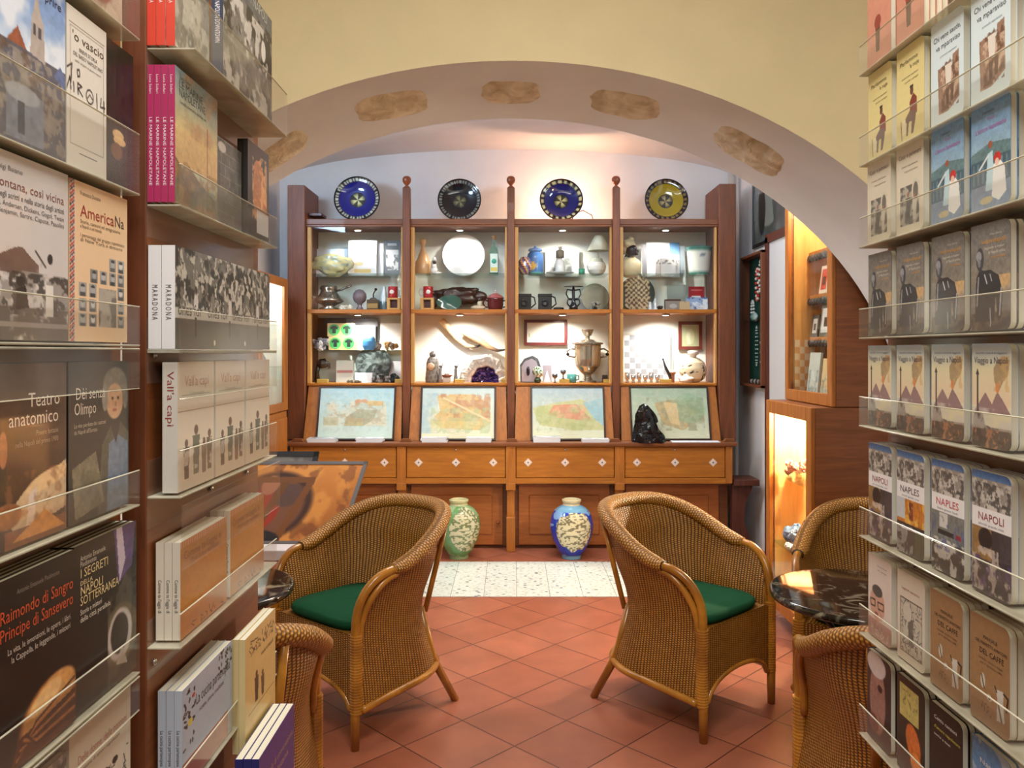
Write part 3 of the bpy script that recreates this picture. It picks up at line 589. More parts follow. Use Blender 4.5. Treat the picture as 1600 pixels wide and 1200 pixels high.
def D_napoli(v=0):
    c = Cv(62, 96, (206, 204, 204)); c.grad((52, 96, 160), (96, 136, 186), 0, .08); c.rect(0, .06, 1, .30, (150, 146, 140)); c.mott((210, 206, 198), 14, .9, 3, (0, .07, 1, .30), .5, .08); c.mott((80, 76, 74), 16, .9, 5, (0, .09, 1, .30), .56, .06)
    c.rect(0, .30, 1, .46, (238, 238, 240)); c.rect(0, .46, 1, 1, (60, 52, 54))
    if v == 0: c.rect(0, .46, .5, .72, (150, 116, 70)); c.ell(.35, .55, .18, .09, (40, 26, 28)); c.mott((206, 190, 180), 9, .8, 3, (0, .62, 1, .98), .54); c.rect(.72, .46, 1, .72, (70, 60, 66)); c.mott((92, 70, 120), 7, .8, 9, (0, .7, 1, 1), .56)
    elif v == 1: c.rect(0, .46, 1, .70, (196, 120, 40)); c.rect(0, .46, .3, .66, (196, 200, 206)); c.rect(.45, .48, .6, .66, (120, 50, 40)); c.mott((236, 190, 80), 8, .8, 3, (.3, .46, 1, .7), .55); c.mott((170, 168, 164), 9, .8, 4, (0, .72, .6, 1), .5); c.rect(.66, .72, 1, 1, (84, 96, 60), .6)
    else: c.rect(0, .46, 1, .72, (120, 122, 118)); c.rect(.25, .47, .5, .6, (210, 208, 202)); c.rect(.2, .62, .7, .66, (44, 40, 44)); c.rect(.75, .62, .9, .66, (150, 40, 50)); c.mott((226, 222, 214), 8, .8, 3, (0, .70, 1, 1), .55); c.mott((84, 92, 140), 8, .7, 8, (0, .5, 1, .8), .6)
    return c
def D_occhiali():
    c = Cv(60, 90, (220, 208, 200)); c.ell(.40, .58, .32, .20, (206, 160, 140)); c.ell(.4, .42, .22, .07, (70, 60, 56)); c.line([(.1, .55), (.3, .54), (.3, .62), (.12, .63), (.1, .55)], .014, (40, 34, 34)); c.line([(.42, .55), (.66, .54), (.66, .62), (.44, .63), (.42, .55)], .014, (40, 34, 34)); c.ell(.36, .70, .08, .02, (150, 80, 76)); c.rect(0, .78, 1, 1, (176, 140, 130)); c.hatch((.1, .84, .9, .96), (226, 216, 210), 20, .9, 3); return c
def D_incisione():
    c = Cv(62, 92, (218, 208, 192)); c.rect(.12, .30, .90, .90, (196, 190, 176)); c.hatch((.12, .30, .90, .90), (50, 48, 46), 110, .8, 5); c.fig(.5, .8, .4, (110, 106, 100), (84, 80, 76)); c.ell(.38, .44, .16, .1, (206, 200, 188)); c.line([(.12, .3), (.9, .3), (.9, .9), (.12, .9), (.12, .3)], .008, (70, 66, 60)); return c
def D_caffe():
    c = Cv(66, 96, (158, 122, 84)); c.poly([(.66, .60), (.86, .58), (.84, .68), (.88, .86), (.68, .88), (.70, .68)], (206, 200, 190)); c.line([(.86, .60), (.96, .62), (.92, .74)], .018, (40, 32, 28)); c.line([(.72, .72), (.8, .86)], .02, (96, 84, 76)); c.line([(.64, .58), (.68, .62)], .014, (60, 48, 40)); c.ell(.33, .60, .06, .07, (206, 198, 186)); c.line([(.3, .55), (.36, .66)], .014, (70, 56, 46)); c.ell(.5, .72, .06, .03, (214, 206, 196)); c.ell(.5, .73, .03, .015, (80, 60, 46)); r = np.random.RandomState(3)
    for _ in range(14): c.ell(r.uniform(.3, .56), r.uniform(.78, .90), .014, .008, (84, 60, 42))
    return c
def D_volto():
    c = Cv(60, 90, (40, 32, 34)); c.ell(.45, .5, .34, .4, (150, 110, 100)); c.ell(.4, .12, .4, .14, (206, 196, 196)); c.ell(.55, .36, .1, .04, (50, 34, 34)); c.ell(.3, .8, .2, .1, (110, 60, 56)); return c
def D_ambra():
    c = Cv(60, 90, (40, 34, 28)); c.rect(.1, .08, .8, .42, (196, 186, 110)); c.hatch((.15, .12, .75, .38), (90, 84, 44), 24, .8, 2); c.ell(.6, .62, .3, .16, (206, 108, 44), rot=.8); c.ell(.7, .8, .2, .1, (226, 140, 60)); return c
def D_coppia():
    c = Cv(60, 90, (24, 26, 26)); c.fig(.35, .98, .34, (206, 204, 204), (180, 150, 140)); c.fig(.65, .98, .34, (170, 130, 116), (190, 150, 130)); return c
def D_azzurro():
    c = Cv(60, 90, (86, 136, 186)); c.mott((190, 206, 216), 5, .7, 3, th=.54); return c
# design: painter, lettering (text, x, y, size / width, colour, align, fitted width), spine colour, spine lettering
DK = (34, 28, 28); WH = (232, 228, 222)
BK = {
 'nita': (D_nita, [('VERGINITÀ', .96, .085, .17, (226, 150, 50), 'r', .95), ('ancora da scoprire', .94, .17, .09, (40, 44, 74), 'r', .80)], (70, 80, 110), None),
 'vascio': (D_vascio, [("'o vascio", .52, .20, .17, (76, 50, 44), 'c', .80), ('BREVE STORIA', .52, .255, .07, (60, 54, 50), 'c', .46), ("DEL 'BASSO' NAPOLETANO", .52, .295, .07, (60, 54, 50), 'c', .74), ('dalle origini ai giorni nostri', .52, .33, .04, (90, 80, 76), 'c', .66)], (200, 194, 186), None),
 'candle': (D_candle, [], (30, 24, 20), None),
 'lontana': (D_lontana, [('Luigi Baiano', .12, .10, .05, (110, 104, 104), 'l', .3), ('così lontana, così vicina', .94, .19, .09, (130, 76, 66), 'r', 1.0), ('Napoli negli scritti e nella storia degli artisti', .94, .245, .06, (80, 74, 76), 'r', .96), ('Goethe, Andersen, Dickens, Gogol, Twain', .94, .29, .05, (90, 84, 86), 'r', .94), ('Rilke, Benjamin, Sartre, Capote, Pasolini', .94, .33, .05, (90, 84, 86), 'r', .94)], (210, 206, 204), None),
 'americana': (D_americana, [('Francesco Durante', .16, .08, .05, (120, 100, 80), 'l', .34), ('America', .16, .215, .15, (158, 44, 38), 'l', .58), ('Na', .75, .215, .15, (40, 34, 34), 'l', .18), ('Storie, canzoni ed emigrazione', .16, .255, .045, (110, 90, 70), 'l', .70), ('a Napoli e nel mondo', .16, .285, .045, (110, 90, 70), 'l', .36), ('I personaggi del gruppo napoletano', .16, .34, .045, (110, 90, 70), 'l', .78), ('di New York e dintorni', .16, .37, .045, (110, 90, 70), 'l', .74)], (224, 190, 150), None),
 'teatro': (D_teatro, [('Teatro', .90, .245, .155, WH, 'r', .42), ('anatomico', .88, .345, .155, WH, 'r', .64), ('Povere fantasie', .88, .41, .06, (180, 160, 140), 'r', .30), ('nella Napoli del primo 1900', .88, .46, .06, (180, 160, 140), 'r', .56)], (16, 14, 14), None),
 'dei': (D_dei, [('Dèi senza', .10, .235, .14, WH, 'l', .47), ('Olimpo', .08, .33, .14, WH, 'l', .34), ('Le vite perdute dei castrati', .08, .41, .05, (190, 184, 170), 'l', .5), ('da Napoli all\'Europa', .08, .45, .05, (190, 184, 170), 'l', .36)], (20, 18, 18), None),
 'raimondo': (D_raimondo, [('Antonio Emanuele Piedimonte', .78, .10, .05, (140, 130, 120), 'r', .5), ('Raimondo di Sangro', .96, .22, .125, (206, 84, 46), 'r', .86), ('Principe di Sansevero', .96, .31, .125, (206, 84, 46), 'r', .86), ('La vita, le invenzioni, le opere, i libri', .92, .39, .06, (200, 190, 180), 'r', .74), ('la Cappella, le leggende, i misteri', .92, .44, .06, (200, 190, 180), 'r', .70)], (18, 16, 16), None),
 'segreti': (D_segreti, [('Antonio Emanuele', .08, .10, .06, (200, 194, 180), 'l', .38), ('Piedimonte', .08, .135, .06, (200, 194, 180), 'l', .24), ('I SEGRETI', .08, .20, .10, (222, 206, 150), 'l', .42), ('DELLA', .08, .245, .05, (222, 206, 150), 'l', .18), ('NAPOLI', .08, .305, .10, (222, 206, 150), 'l', .34), ('SOTTERRANEA', .08, .365, .10, (222, 206, 150), 'l', .60), ('Storia e misteri', .08, .42, .06, (220, 214, 200), 'l', .32), ('della città parallela', .08, .465, .06, (220, 214, 200), 'l', .46)], (20, 18, 20), None),
 'comic': (D_comic, [('NAPOLI', .2, .27, .1, (90, 84, 96), 'l', .4)], (90, 92, 88), None),
 'delle': (D_delle, [('Delle donne, delle passioni', .12, .24, .10, (172, 110, 96), 'l', .80), ('storie di amori napoletani', .2, .30, .05, (130, 110, 100), 'l', .6)], (206, 198, 182), None),
 'flesh': (D_flesh, [], (180, 160, 150), None),
 'rossi': (D_bwtower, [], (204, 66, 48), 'LA CANZONE NAPOLETANA'),
 'strada': (D_strada, [('I VICOLI DI NAPOLI', .08, .10, .10, (190, 186, 176), 'l', .8)], (30, 40, 66), 'NAPOLI IN DOWNTOWN'),
 'marine': (D_marine, [('Luca Solari', .1, .07, .05, (90, 90, 80), 'l', .24), ('LE MARINE', .08, .135, .10, (70, 84, 84), 'l', .54), ('NAPOLETANE', .08, .20, .10, (70, 84, 84), 'l', .60), ('Luoghi, memorie, antiche vie', .1, .25, .045, (96, 100, 90), 'l', .6)], (168, 44, 92), 'LE MARINE NAPOLETANE'),
 'brick': (D_brick, [], (84, 84, 80), None), 'nude': (D_nude, [], (40, 34, 30), None),
 'crowd': (D_crowd, [('ones for   ones for   ones for   ones for', .02, .665, .055, (60, 58, 54), 'l', .96)], (226, 226, 230), 'M A R A D O N A'),
 'capi': (D_capi, [("Vall'a capì", .5, .19, .16, (170, 130, 110), 'c', .66), ('Conversazioni', .5, .26, .05, (150, 130, 120), 'c', .4)], (212, 206, 196), "Vall'a capì"),
 'comme': (D_comme, [("Comme te l'aggia dì", .06, .20, .09, (140, 80, 30), 'l', .80), ('Modi di dire napoletani', .2, .27, .06, (140, 80, 30), 'l', .6)], (224, 216, 200), "Comme te l'aggia dì"),
 'cucina': (D_cucina, [('La cucina partenopea', .24, .28, .12, (44, 40, 44), 'l', .70), ('ricette, storie, tradizioni', .3, .38, .05, (70, 64, 66), 'l', .5)], (176, 186, 202), 'La cucina partenopea'),
 'comicb': (D_comicb, [('storie di Napoli', .5, .30, .06, (90, 70, 40), 'l', .4)], (206, 186, 136), None),
 'purple': (D_purple, [('Manuale di conversazione', .1, .24, .08, (180, 150, 120), 'l', .84), ('napoletana', .2, .34, .08, (180, 150, 120), 'l', .6)], (40, 44, 110), 'NAPOLI'),
 'rosa': (D_rosa, [('Napoli', .5, .2, .1, DK, 'c', .5)], (190, 130, 112), None),
 'zappatore': (D_zappatore, [('Parlammo', .12, .18, .11, (70, 56, 44), 'l', .66), ("'e nuje", .48, .25, .11, (70, 56, 44), 'l', .34), ('modi di dire napoletani', .2, .33, .05, (110, 96, 60), 'l', .6), ('raccolti e spiegati', .3, .38, .05, (110, 96, 60), 'l', .5)], (214, 200, 140), None),
 'chivene': (D_chivene, [('Chi vene saude,', .08, .19, .13, (50, 60, 80), 'l', .84), ('va mparaviso', .16, .28, .13, (50, 60, 80), 'l', .74), ('proverbi napoletani', .3, .36, .05, (110, 120, 136), 'l', .5)], (206, 220, 226), None),
 'cuore': (D_cuore, [('Cuor e', .1, .17, .12, (84, 62, 50), 'l', .36), ('pummarò', .5, .17, .12, (84, 62, 50), 'l', .42), ('ricette napoletane', .2, .27, .05, (120, 104, 90), 'l', .6), ('raccontate', .3, .33, .05, (120, 104, 90), 'l', .5)], (210, 200, 180), None),
 'dame': (D_dame, [('Dizionario', .3, .12, .06, (66, 80, 120), 'l', .3), ("L'amore napoletano", .12, .28, .11, (176, 90, 160), 'l', .78), ('frasi', .42, .19, .07, (176, 90, 160), 'l', .2)], (110, 150, 190), None),
 'statua': (D_statua, [('Una storia', .5, .12, .05, (206, 200, 190), 'l', .3), ('Indovinapoli', .28, .19, .10, (214, 156, 60), 'l', .62), ('leggende e misteri', .36, .245, .06, (210, 204, 190), 'l', .5), ('di Napoli antica', .46, .29, .06, (210, 204, 190), 'l', .42), ('curiosità', .54, .335, .06, (206, 150, 70), 'l', .34)], (120, 116, 112), None),
 'viaggio': (D_viaggio, [('racconti e ricordi di viaggiatori', .1, .10, .05, (96, 110, 140), 'l', .8), ('Viaggio a Napoli', .06, .19, .14, (66, 72, 96), 'l', .86)], (196, 206, 216), None),
 'napoli': (lambda: D_napoli(0), [('NAPOLI', .16, .40, .17, (150, 60, 72), 'l', .66), ('piccola grande città', .18, .44, .05, (130, 130, 140), 'l', .64)], (200, 206, 216), None),
 'naples': (lambda: D_napoli(1), [('NAPLES', .12, .40, .17, (90, 66, 84), 'l', .70), ('small great city', .18, .44, .05, (130, 130, 140), 'l', .64)], (200, 206, 216), None),
 'naplesred': (lambda: D_napoli(2), [('NAPLES', .14, .40, .17, (196, 60, 76), 'l', .70), ('kleine grosse Stadt', .18, .44, .05, (130, 130, 140), 'l', .64)], (200, 206, 216), None),
 'occhiali': (D_occhiali, [('La storia di', .4, .12, .05, (120, 100, 100), 'l', .4), ('un uomo', .4, .17, .05, (120, 100, 100), 'l', .4)], (216, 206, 200), None),
 'incisione': (D_incisione, [('Leggende napoletane', .16, .20, .07, (170, 110, 96), 'l', .66)], (214, 204, 190), None),
 'caffe': (D_caffe, [('MANUALE', .34, .20, .08, DK, 'l', .36), ('DEL PERFETTO AMATORE', .14, .26, .07, DK, 'l', .80), ('DEL CAFFÈ', .24, .345, .12, DK, 'l', .62), ('curiosità, storia e ricette', .22, .40, .045, (84, 62, 44), 'l', .62), ('per il perfetto caffè', .26, .44, .045, (84, 62, 44), 'l', .56)], (200, 188, 166), None),
 'volto': (D_volto, [], (60, 50, 50), None), 'ambra': (D_ambra, [], (44, 36, 30), None), 'azzurro': (D_azzurro, [('Napoli', .2, .2, .12, WH, 'l', .5)], (90, 130, 170), None),
 'coppia': (D_coppia, [('Cento canzoni', .14, .14, .09, WH, 'l', .7), ('d\'amore napoletane', .14, .23, .08, (206, 196, 90), 'l', .8), ('storie e testi', .14, .3, .06, WH, 'l', .5)], (24, 26, 26), None),
}
PG = (214, 208, 190)
def book_mesh(key, w_, h, t, rnd=0.0, flip=False):
    """cover faces +x with its spine at y=0 and its fore edge at y=w; rnd rounds the fore-edge corners"""
    fn, tx, sc, st = BK[key]; g = G(); k = .0007
    def edge(v):                                   # width left at height v (0 top, 1 bottom) once the corners are rounded
        if rnd <= 0: return np.ones_like(v)
        d = np.minimum(v, 1-v)*h; q = np.clip((rnd-d)/rnd, 0, 1); return 1-rnd*(1-np.sqrt(np.clip(1-q*q, 0, 1)))/w_
    Cv.K = 1.45; cv = fn(); Cv.K = 1.0; gr = (cv.fb(24, 77, 3)-.5)*.34+(cv.fb(7, 78, 3)-.5)*.22; gr *= .3 if key in ('comme', 'caffe', 'zappatore', 'chivene', 'cuore', 'delle', 'lontana', 'americana', 'cucina', 'comicb', 'capi', 'rosa', 'viaggio') else 1.0; lum = cv.a.mean(2); cv.a *= (1+gr*np.clip((215-lum)/90, .08, 1))[..., None]
    g.canvas(cv, (0, 0, h), (0, w_, 0), (0, 0, -h), 0, edge)
    zs = np.unique(np.concatenate([np.linspace(0, rnd, 7), [h/2], np.linspace(h-rnd, h, 7)])) if rnd > 0 else np.array([0, h])
    def slab(x0, x1, y0, ins, col, mat_):
        P = [(y0, z) for z in zs[::-1]]+[(w_*float(edge(np.array(1-z/h)))-ins, min(max(z, ins), h-ins)) for z in zs]
        P = [(a, min(max(z, ins), h-ins)) for a, z in P]; n = len(P)
        V = [(x1, a, b) for a, b in P]+[(x0, a, b) for a, b in P]
        g.add(V, [tuple(range(n)), tuple(reversed(range(n, 2*n)))]+[(i, i+n, (i+1) % n+n, (i+1) % n) for i in range(n)], col, mat_)
    slab(-k, -.00005, 0, 0, sc, 0); slab(-t, -t+k, 0, 0, sc, 0); g.box(-t, -.00005, -.0004, .0004, 0, h, sc, 0)
    for s_, x, y, sz, c, al, fit in tx:
        g.text(s_, (.0003, x*w_, h*(1-y)), (0, 1, 0), (0, 0, 1), sz*w_, c, al, fit=fit*w_)
    if st:
        dk = sum(sc) > 380
        g.text(st, (-t*.70 if not key == 'capi' else -t*.68, -.0007, h*.93 if key in ('capi',) else h*.62), (0, 0, -1), (1, 0, 0), t*.62, (44, 40, 50) if dk and key != 'capi' else (150, 60, 56) if dk else (236, 224, 226), 'l', fit=h*(.42 if key == 'capi' else .5 if key == 'marine' else .34))
        if key in ('marine',): g.text('Luca Solari', (-t*.7, -.0007, h*.93), (0, 0, -1), (1, 0, 0), t*.5, (236, 224, 226), 'l', fit=h*.14)
    me1 = g.build('cover', 'print', mesh_only=True)
    g = G(); slab(-t+k, -k, .0008, .0012, PG, 0); me2 = g.build('page_block', 'paper', mesh_only=True)
    return me1, me2
_bm = {}
def book(key, w_, h, t, loc, rz, label, group=None, rnd=0.0):
    kk = (key, w_, h, t, rnd)
    if kk not in _bm: _bm[kk] = book_mesh(*kk)
    r = thing('paperback_book', label, 'book', loc, rz, group)
    link('cover', _bm[kk][0], r); link('page_block', _bm[kk][1], r); return r
RR = random.Random(11)
def stack(key, w_, h, t, n, x, y, z, side, label, back, rnd=0.0, j=.0015, grp=None):
    """n copies one behind the other; the front cover lies in the plane x; side -1: cover faces +x (left stand), +1: faces -x (right stand)"""
    for i in range(n):
        rz = 0 if side < 0 else PI
        dx = i*(t+.0006)*(-1 if side < 0 else 1); dy = 0 if i == 0 else RR.uniform(-j, j)
        book(key, w_, h, t, (x+dx, y+dy, z), rz, label if i == 0 else back, None if i == 0 else (grp or back), rnd)
def trough(name_label, side, xf, xb, y0, y1, z, lip, top=None, screws=()):
    """clear acrylic ledge: back strip, floor and upright front lip, as one bent sheet"""
    s_ = 1 if side > 0 else -1; k = .003
    t = thing('acrylic_book_holder', name_label, 'book holder', ((xf+xb)/2, y0, z))
    cx, cy = (xf+xb)/2, y0; g = G()
    def b(x0, x1, z0, z1, m=0, ya=y0, yb=y1): g.bbox(min(x0, x1)-cx, max(x0, x1)-cx, ya-cy, yb-cy, z0, z1, mat=m, b=.0008)
    b(xf, xf-s_*k, -k, lip, 0); b(xf, xf-s_*k, lip, lip+.002, 1); b(xf-s_*k, xb, -k, 0, 1)
    if top: b(xf, xf-s_*k, top[0], top[1], 0); b(xf-s_*k, xb, top[1], top[1]+k, 1); b(xf, xf-s_*k, top[0]-.0015, top[0], 1)
    g.build('bent_sheet', ['acrylic', 'acrylic_edge'], t)
    g = G(); g.box(min(xb, xb-s_*.002)-cx, max(xb, xb-s_*.002)-cx, 0, y1-y0, -.05, lip*.8); g.build('back_strip', 'acrylic', t)
    for yy, zz in screws:
        q = G(); q.blob((0, 0, 0), (.003, .006, .006), n=6, col=(200, 200, 196)); q.build('screw', 'metal', t, (xb-cx-s_*.0035, yy-cy, zz))
    return t
# ------------------------------------------------------------------ the two book stands
def board(x0, x1, y0, y1, z0, z1, label):
    t = thing('display_board', label, 'display stand', ((x0+x1)/2, y0, 0)); g = G(); cx = (x0+x1)/2
    g.box(x0-cx, x1-cx, .004, y1-y0, z0, z1); g.build('panel', 'wood_panel', t)
    g = G(); g.bbox(x0-cx, x1-cx, 0, .0045, z0, z1, b=.0015); g.build('edge_strip', 'wood_red', t)
    g = G(); g.box(x0-cx-.01, x1-cx+.01, 0, y1-y0, 0, z0); g.build('plinth', 'wood_dark', t)
board(-.64, -.605, .30, 1.236, .06, 2.5, 'brown wooden book stand board at the far left, nearest the camera')
board(-.605, -.567, 1.24, 1.785, .06, 2.5, 'brown wooden book stand board at left, deeper into the room')
board(.712, .745, .60, 1.515, .06, 2.5, 'brown wooden book stand board carrying the pocket books at right')
NL = {'nita': 'blue-sky city photo guidebook with orange title and church tower', 'vascio': "white book titled 'o vascio with handwritten black scrawl", 'candle': 'narrow black book with a small candlelit scene',
 'lontana': 'pale grey book with volcano photograph and red title così lontana', 'americana': 'peach book with airmail stripe, portrait grid and red title AmericaNa', 'teatro': 'dark brown book titled Teatro anatomico with a reclining body',
 'dei': 'black book titled Dèi senza Olimpo with a powdered-wig portrait', 'raimondo': 'black book with orange title Raimondo di Sangro and carved face', 'segreti': 'black book titled I segreti della Napoli sotterranea with a tunnel photo',
 'comic': 'grey speckled book in the bottom left holder', 'delle': 'cream book with faded red title and ink line drawing', 'flesh': 'pinkish book cut off by the top left corner',
 'rossi': 'red-spined book with a black-and-white building cover', 'strada': 'wide dark book of old street photographs, title on grey band', 'marine': 'magenta-spined book titled Le marine napoletane with seascape cover',
 'brick': 'low grey book with a brick wall cover', 'nude': 'dark book with orange draped figure and white box', 'crowd': 'long white-spined photo book with a stadium crowd on its cover',
 'comme': 'orange paperback with white spine and pink zigzag top', 'cucina': 'light blue cookbook with black leaf sprays and script title', 'comicb': 'beige comic book with ink figures standing taller in its row', 'purple': 'purple paperback leaning out at the bottom of the stand'}
def L(key, w_, h, t, n, y, z, x=-.57, label=None, back=None, **k):
    lb = label or NL[key]; stack(key, w_, h, t, n, x, y, z, -1, lb, back or 'copies packed behind the '+' '.join(lb.split()[:9]), **k)
# near stand
L('flesh', .17, .21, .012, 2, .84, 1.974, label='flesh-toned book at the very top left, above the sky-blue guidebook', back='second copy behind the flesh-toned book at the very top left')
L('flesh', .16, .20, .012, 1, 1.02, 1.974, label='pinkish book with red lips at top left, right of the holder corner', x=-.575)
L('nita', .17, .225, .010, 3, .851, 1.742); L('vascio', .10, .206, .009, 3, 1.024, 1.742); L('candle', .083, .204, .009, 2, 1.127, 1.742, x=-.573)
L('lontana', .165, .213, .010, 3, .862, 1.514); L('americana', .154, .211, .010, 3, 1.031, 1.514)
L('teatro', .155, .212, .011, 3, .868, 1.275); L('dei', .162, .212, .011, 3, 1.028, 1.275)
L('raimondo', .172, .222, .009, 4, .866, 1.023, x=-.566); L('segreti', .172, .222, .010, 3, 1.042, 1.023)
L('comic', .155, .19, .010, 3, .868, .80); L('delle', .165, .206, .010, 3, 1.030, .80)
for z, lip, top, nm in ((1.971, .075, None, 'pinkish books'), (1.738, .088, None, 'sky-blue guidebook'), (1.511, .056, None, 'volcano and airmail-striped books'), (1.271, .050, (.175, .232), 'anatomy and wig portrait books'), (1.019, .056, None, 'carved face and tunnel books'), (.797, .05, (.165, .213), 'speckled and line-drawn books')):
    trough('clear acrylic holder on the near left board under the '+nm, -1, -.563, -.604, .60, 1.205, z, lip, top)
# deeper stand
X2 = -.523
L('rossi', .14, .235, .014, 3, 1.242, 1.976, x=X2); L('strada', .28, .213, .020, 1, 1.385, 1.976, x=-.500)
L('marine', .178, .213, .0103, 4, 1.242, 1.733, x=X2, j=.0004); L('brick', .13, .155, .010, 3, 1.428, 1.733, x=X2-.004); L('nude', .135, .185, .010, 2, 1.566, 1.733, x=X2+.006)
L('crowd', .485, .161, .0205, 2, 1.242, 1.505, x=X2, j=.0003, back='second long white-spined photo book behind the stadium crowd one')
for i, nm in enumerate(('nearest', 'middle', 'farthest')):
    L('capi', .152, .205, .024 if i == 0 else .02, 1, 1.252+.16*i, 1.279, x=X2, label='white humour book with four cartoon people, %s of three under one holder' % nm)
L('comme', .205, .154, .0125, 3, 1.262, 1.045, x=X2, j=.0004, label='orange paperback with white spine, nearer stack of the row'); L('comme', .20, .160, .012, 3, 1.485, 1.045, x=X2, label='orange paperback with white spine, farther stack of the row', back='copies behind the farther orange paperback of the row')
L('cucina', .225, .165, .0125, 3, 1.262, .80, x=X2+.003, j=.0006); L('comicb', .19, .215, .012, 2, 1.50, .745, x=-.50)
L('purple', .23, .24, .014, 3, 1.43, .532, x=-.452)
for z, lip, top, nm in ((1.972, .09, None, 'red-spined and street photo books'), (1.729, .062, None, 'magenta-spined seascape books'), (1.501, .064, None, 'stadium crowd books'), (1.275, .070, (.152, .226), 'white cartoon people books'), (1.041, .050, None, 'orange paperbacks'), (.797, .048, None, 'light blue cookbooks')):
    trough('clear acrylic holder on the deeper left board under the '+nm, -1, X2+.006 if z != 1.972 else -.494, -.5665, 1.241, 1.75, z, lip, top, [(1.262, .25*(top is not None)-.03), (1.50, -.03), (1.70, -.03)] if z < 1.3 else ())
g = G(); g.box(-.0015, .0015, 0, .52, 0, .10); tag(g.build('acrylic_plate', 'acrylic', None, (X2+.010, 1.245, 1.16)), 'loose clear acrylic plate in front of the upper part of the orange paperbacks', 'plate')
trough('clear acrylic holder low on the deeper left board under the purple books', -1, -.445, -.5665, 1.241, 1.72, .528, .05)
# right stand: pocket books, four stacks to the row, far one first
def RW(z, spec, t=.0095, n=4, h=.155, w_=.091, rnd=.012, nm=''):
    for i, (key, lab) in enumerate(spec):
        yy = 1.492-.112*i if len(spec) == 4 else 1.492-.112*i
        stack(key, w_, h, t, n, .664+RR.uniform(-.0015, .0015), yy, z, 1, lab, 'copies packed behind the '+' '.join(lab.split()[:11]), rnd=rnd)
    trough('clear acrylic holder on the right board under the '+nm, 1, .654, .7115, .92, 1.502, z-.003, .052)
PO = ('farthest', 'second farthest', 'third farthest', 'nearest')
RW(2.022, [('rosa', 'salmon pocket book at the top right, farther of two'), ('rosa', 'salmon pocket book at the top right, nearer of two')], nm='salmon pocket books')
RW(1.852, [('zappatore', 'pale yellow pocket book with seated man, farther of two'), ('zappatore', 'pale yellow pocket book with seated man, nearer of two'), ('chivene', 'pale blue pocket book with sepia photo, farther of two'), ('chivene', 'pale blue pocket book with sepia photo, nearer of two')], h=.162, nm='yellow and pale blue books')
RW(1.700, [('cuore', 'cream pocket book with grey engraving, farther of two'), ('cuore', 'cream pocket book with grey engraving, nearer of two'), ('dame', 'blue pocket book with two ladies in white, farther of two'), ('dame', 'blue pocket book with two ladies in white, nearer of two')], h=.152, nm='cream and blue ladies books')
RW(1.530, [('statua', 'grey pocket book with dark statue, %s of four' % p) for p in PO], h=.150, n=4, nm='grey statue books')
RW(1.366, [('viaggio', 'Viaggio a Napoli pocket book with erupting volcano, %s of four' % p) for p in PO], h=.146, nm='volcano books')
RW(1.160, [('napoli', 'city photo pocket book lettered NAPOLI, farthest in its row'), ('naples', 'city photo pocket book lettered NAPLES in dark purple'), ('naplesred', 'city photo pocket book lettered NAPLES in red'), ('napoli', 'city photo pocket book lettered NAPOLI, nearest in its row')], h=.172, n=4, nm='city photo books')
RW(.978, [('occhiali', 'pocket book with sketched face in black glasses'), ('incisione', 'white pocket book with framed ink engraving'), ('caffe', 'brown coffee manual with drawn moka pot, farther of two'), ('caffe', 'brown coffee manual with drawn moka pot, nearer of two')], h=.150, n=4, nm='coffee manuals')
RW(.790, [('volto', 'pocket book with large pale face under a white cap'), ('ambra', 'dark pocket book with yellow panel and orange glow'), ('coppia', 'black pocket book with singing couple and yellow lettering'), ('azzurro', 'light blue pocket book at the bottom right corner')], h=.160, n=4, nm='bottom row books')
# ------------------------------------------------------------------ rattan tub chairs
def sm(t): t = max(0, min(1, t)); return t*t*(3-2*t)
YR, YF, ZS = -.11, -.25, .42           # y of the roll's end, of the front legs; seat height
def lerp(pts, z):
    for (a, p), (b, q) in zip(pts[:-1], pts[1:]):
        if z <= b: return p+(q-p)*sm((z-a)/(b-a)) if z > a else p
    return pts[-1][1]
WZ = lambda z: lerp([(.13, .272), (.43, .238), (.70, .288), (.85, .296)], z)
DZ = lambda z: lerp([(.13, .300), (.43, .215), (.66, .285), (.85, .335)], z)
def rimz(y): return .655+.165*sm((y-YR)/.42)
def plan(s_, z, off=0.0):
    """horseshoe outline: s in 0..1 from the left front corner round the back to the right front corner"""
    wd, d = WZ(z)+off, DZ(z)+off; a = .22
    if s_ < a: return (-wd, YF+(0-YF)*s_/a)
    if s_ > 1-a: return (wd, YF+(0-YF)*(1-s_)/a)
    t = PI*(s_-a)/(1-2*a); c, q = math.cos(t), math.sin(t); e = .86
    return (-wd*math.copysign(abs(c)**e, c), d*q**e)
def ztop(s_):
    y = plan(s_, .66)[1]
    if y >= YR: return rimz(y)
    return ZS+(.655-ZS)*math.sqrt(max(0, 1-((YR-y)/(YR-YF))**2))
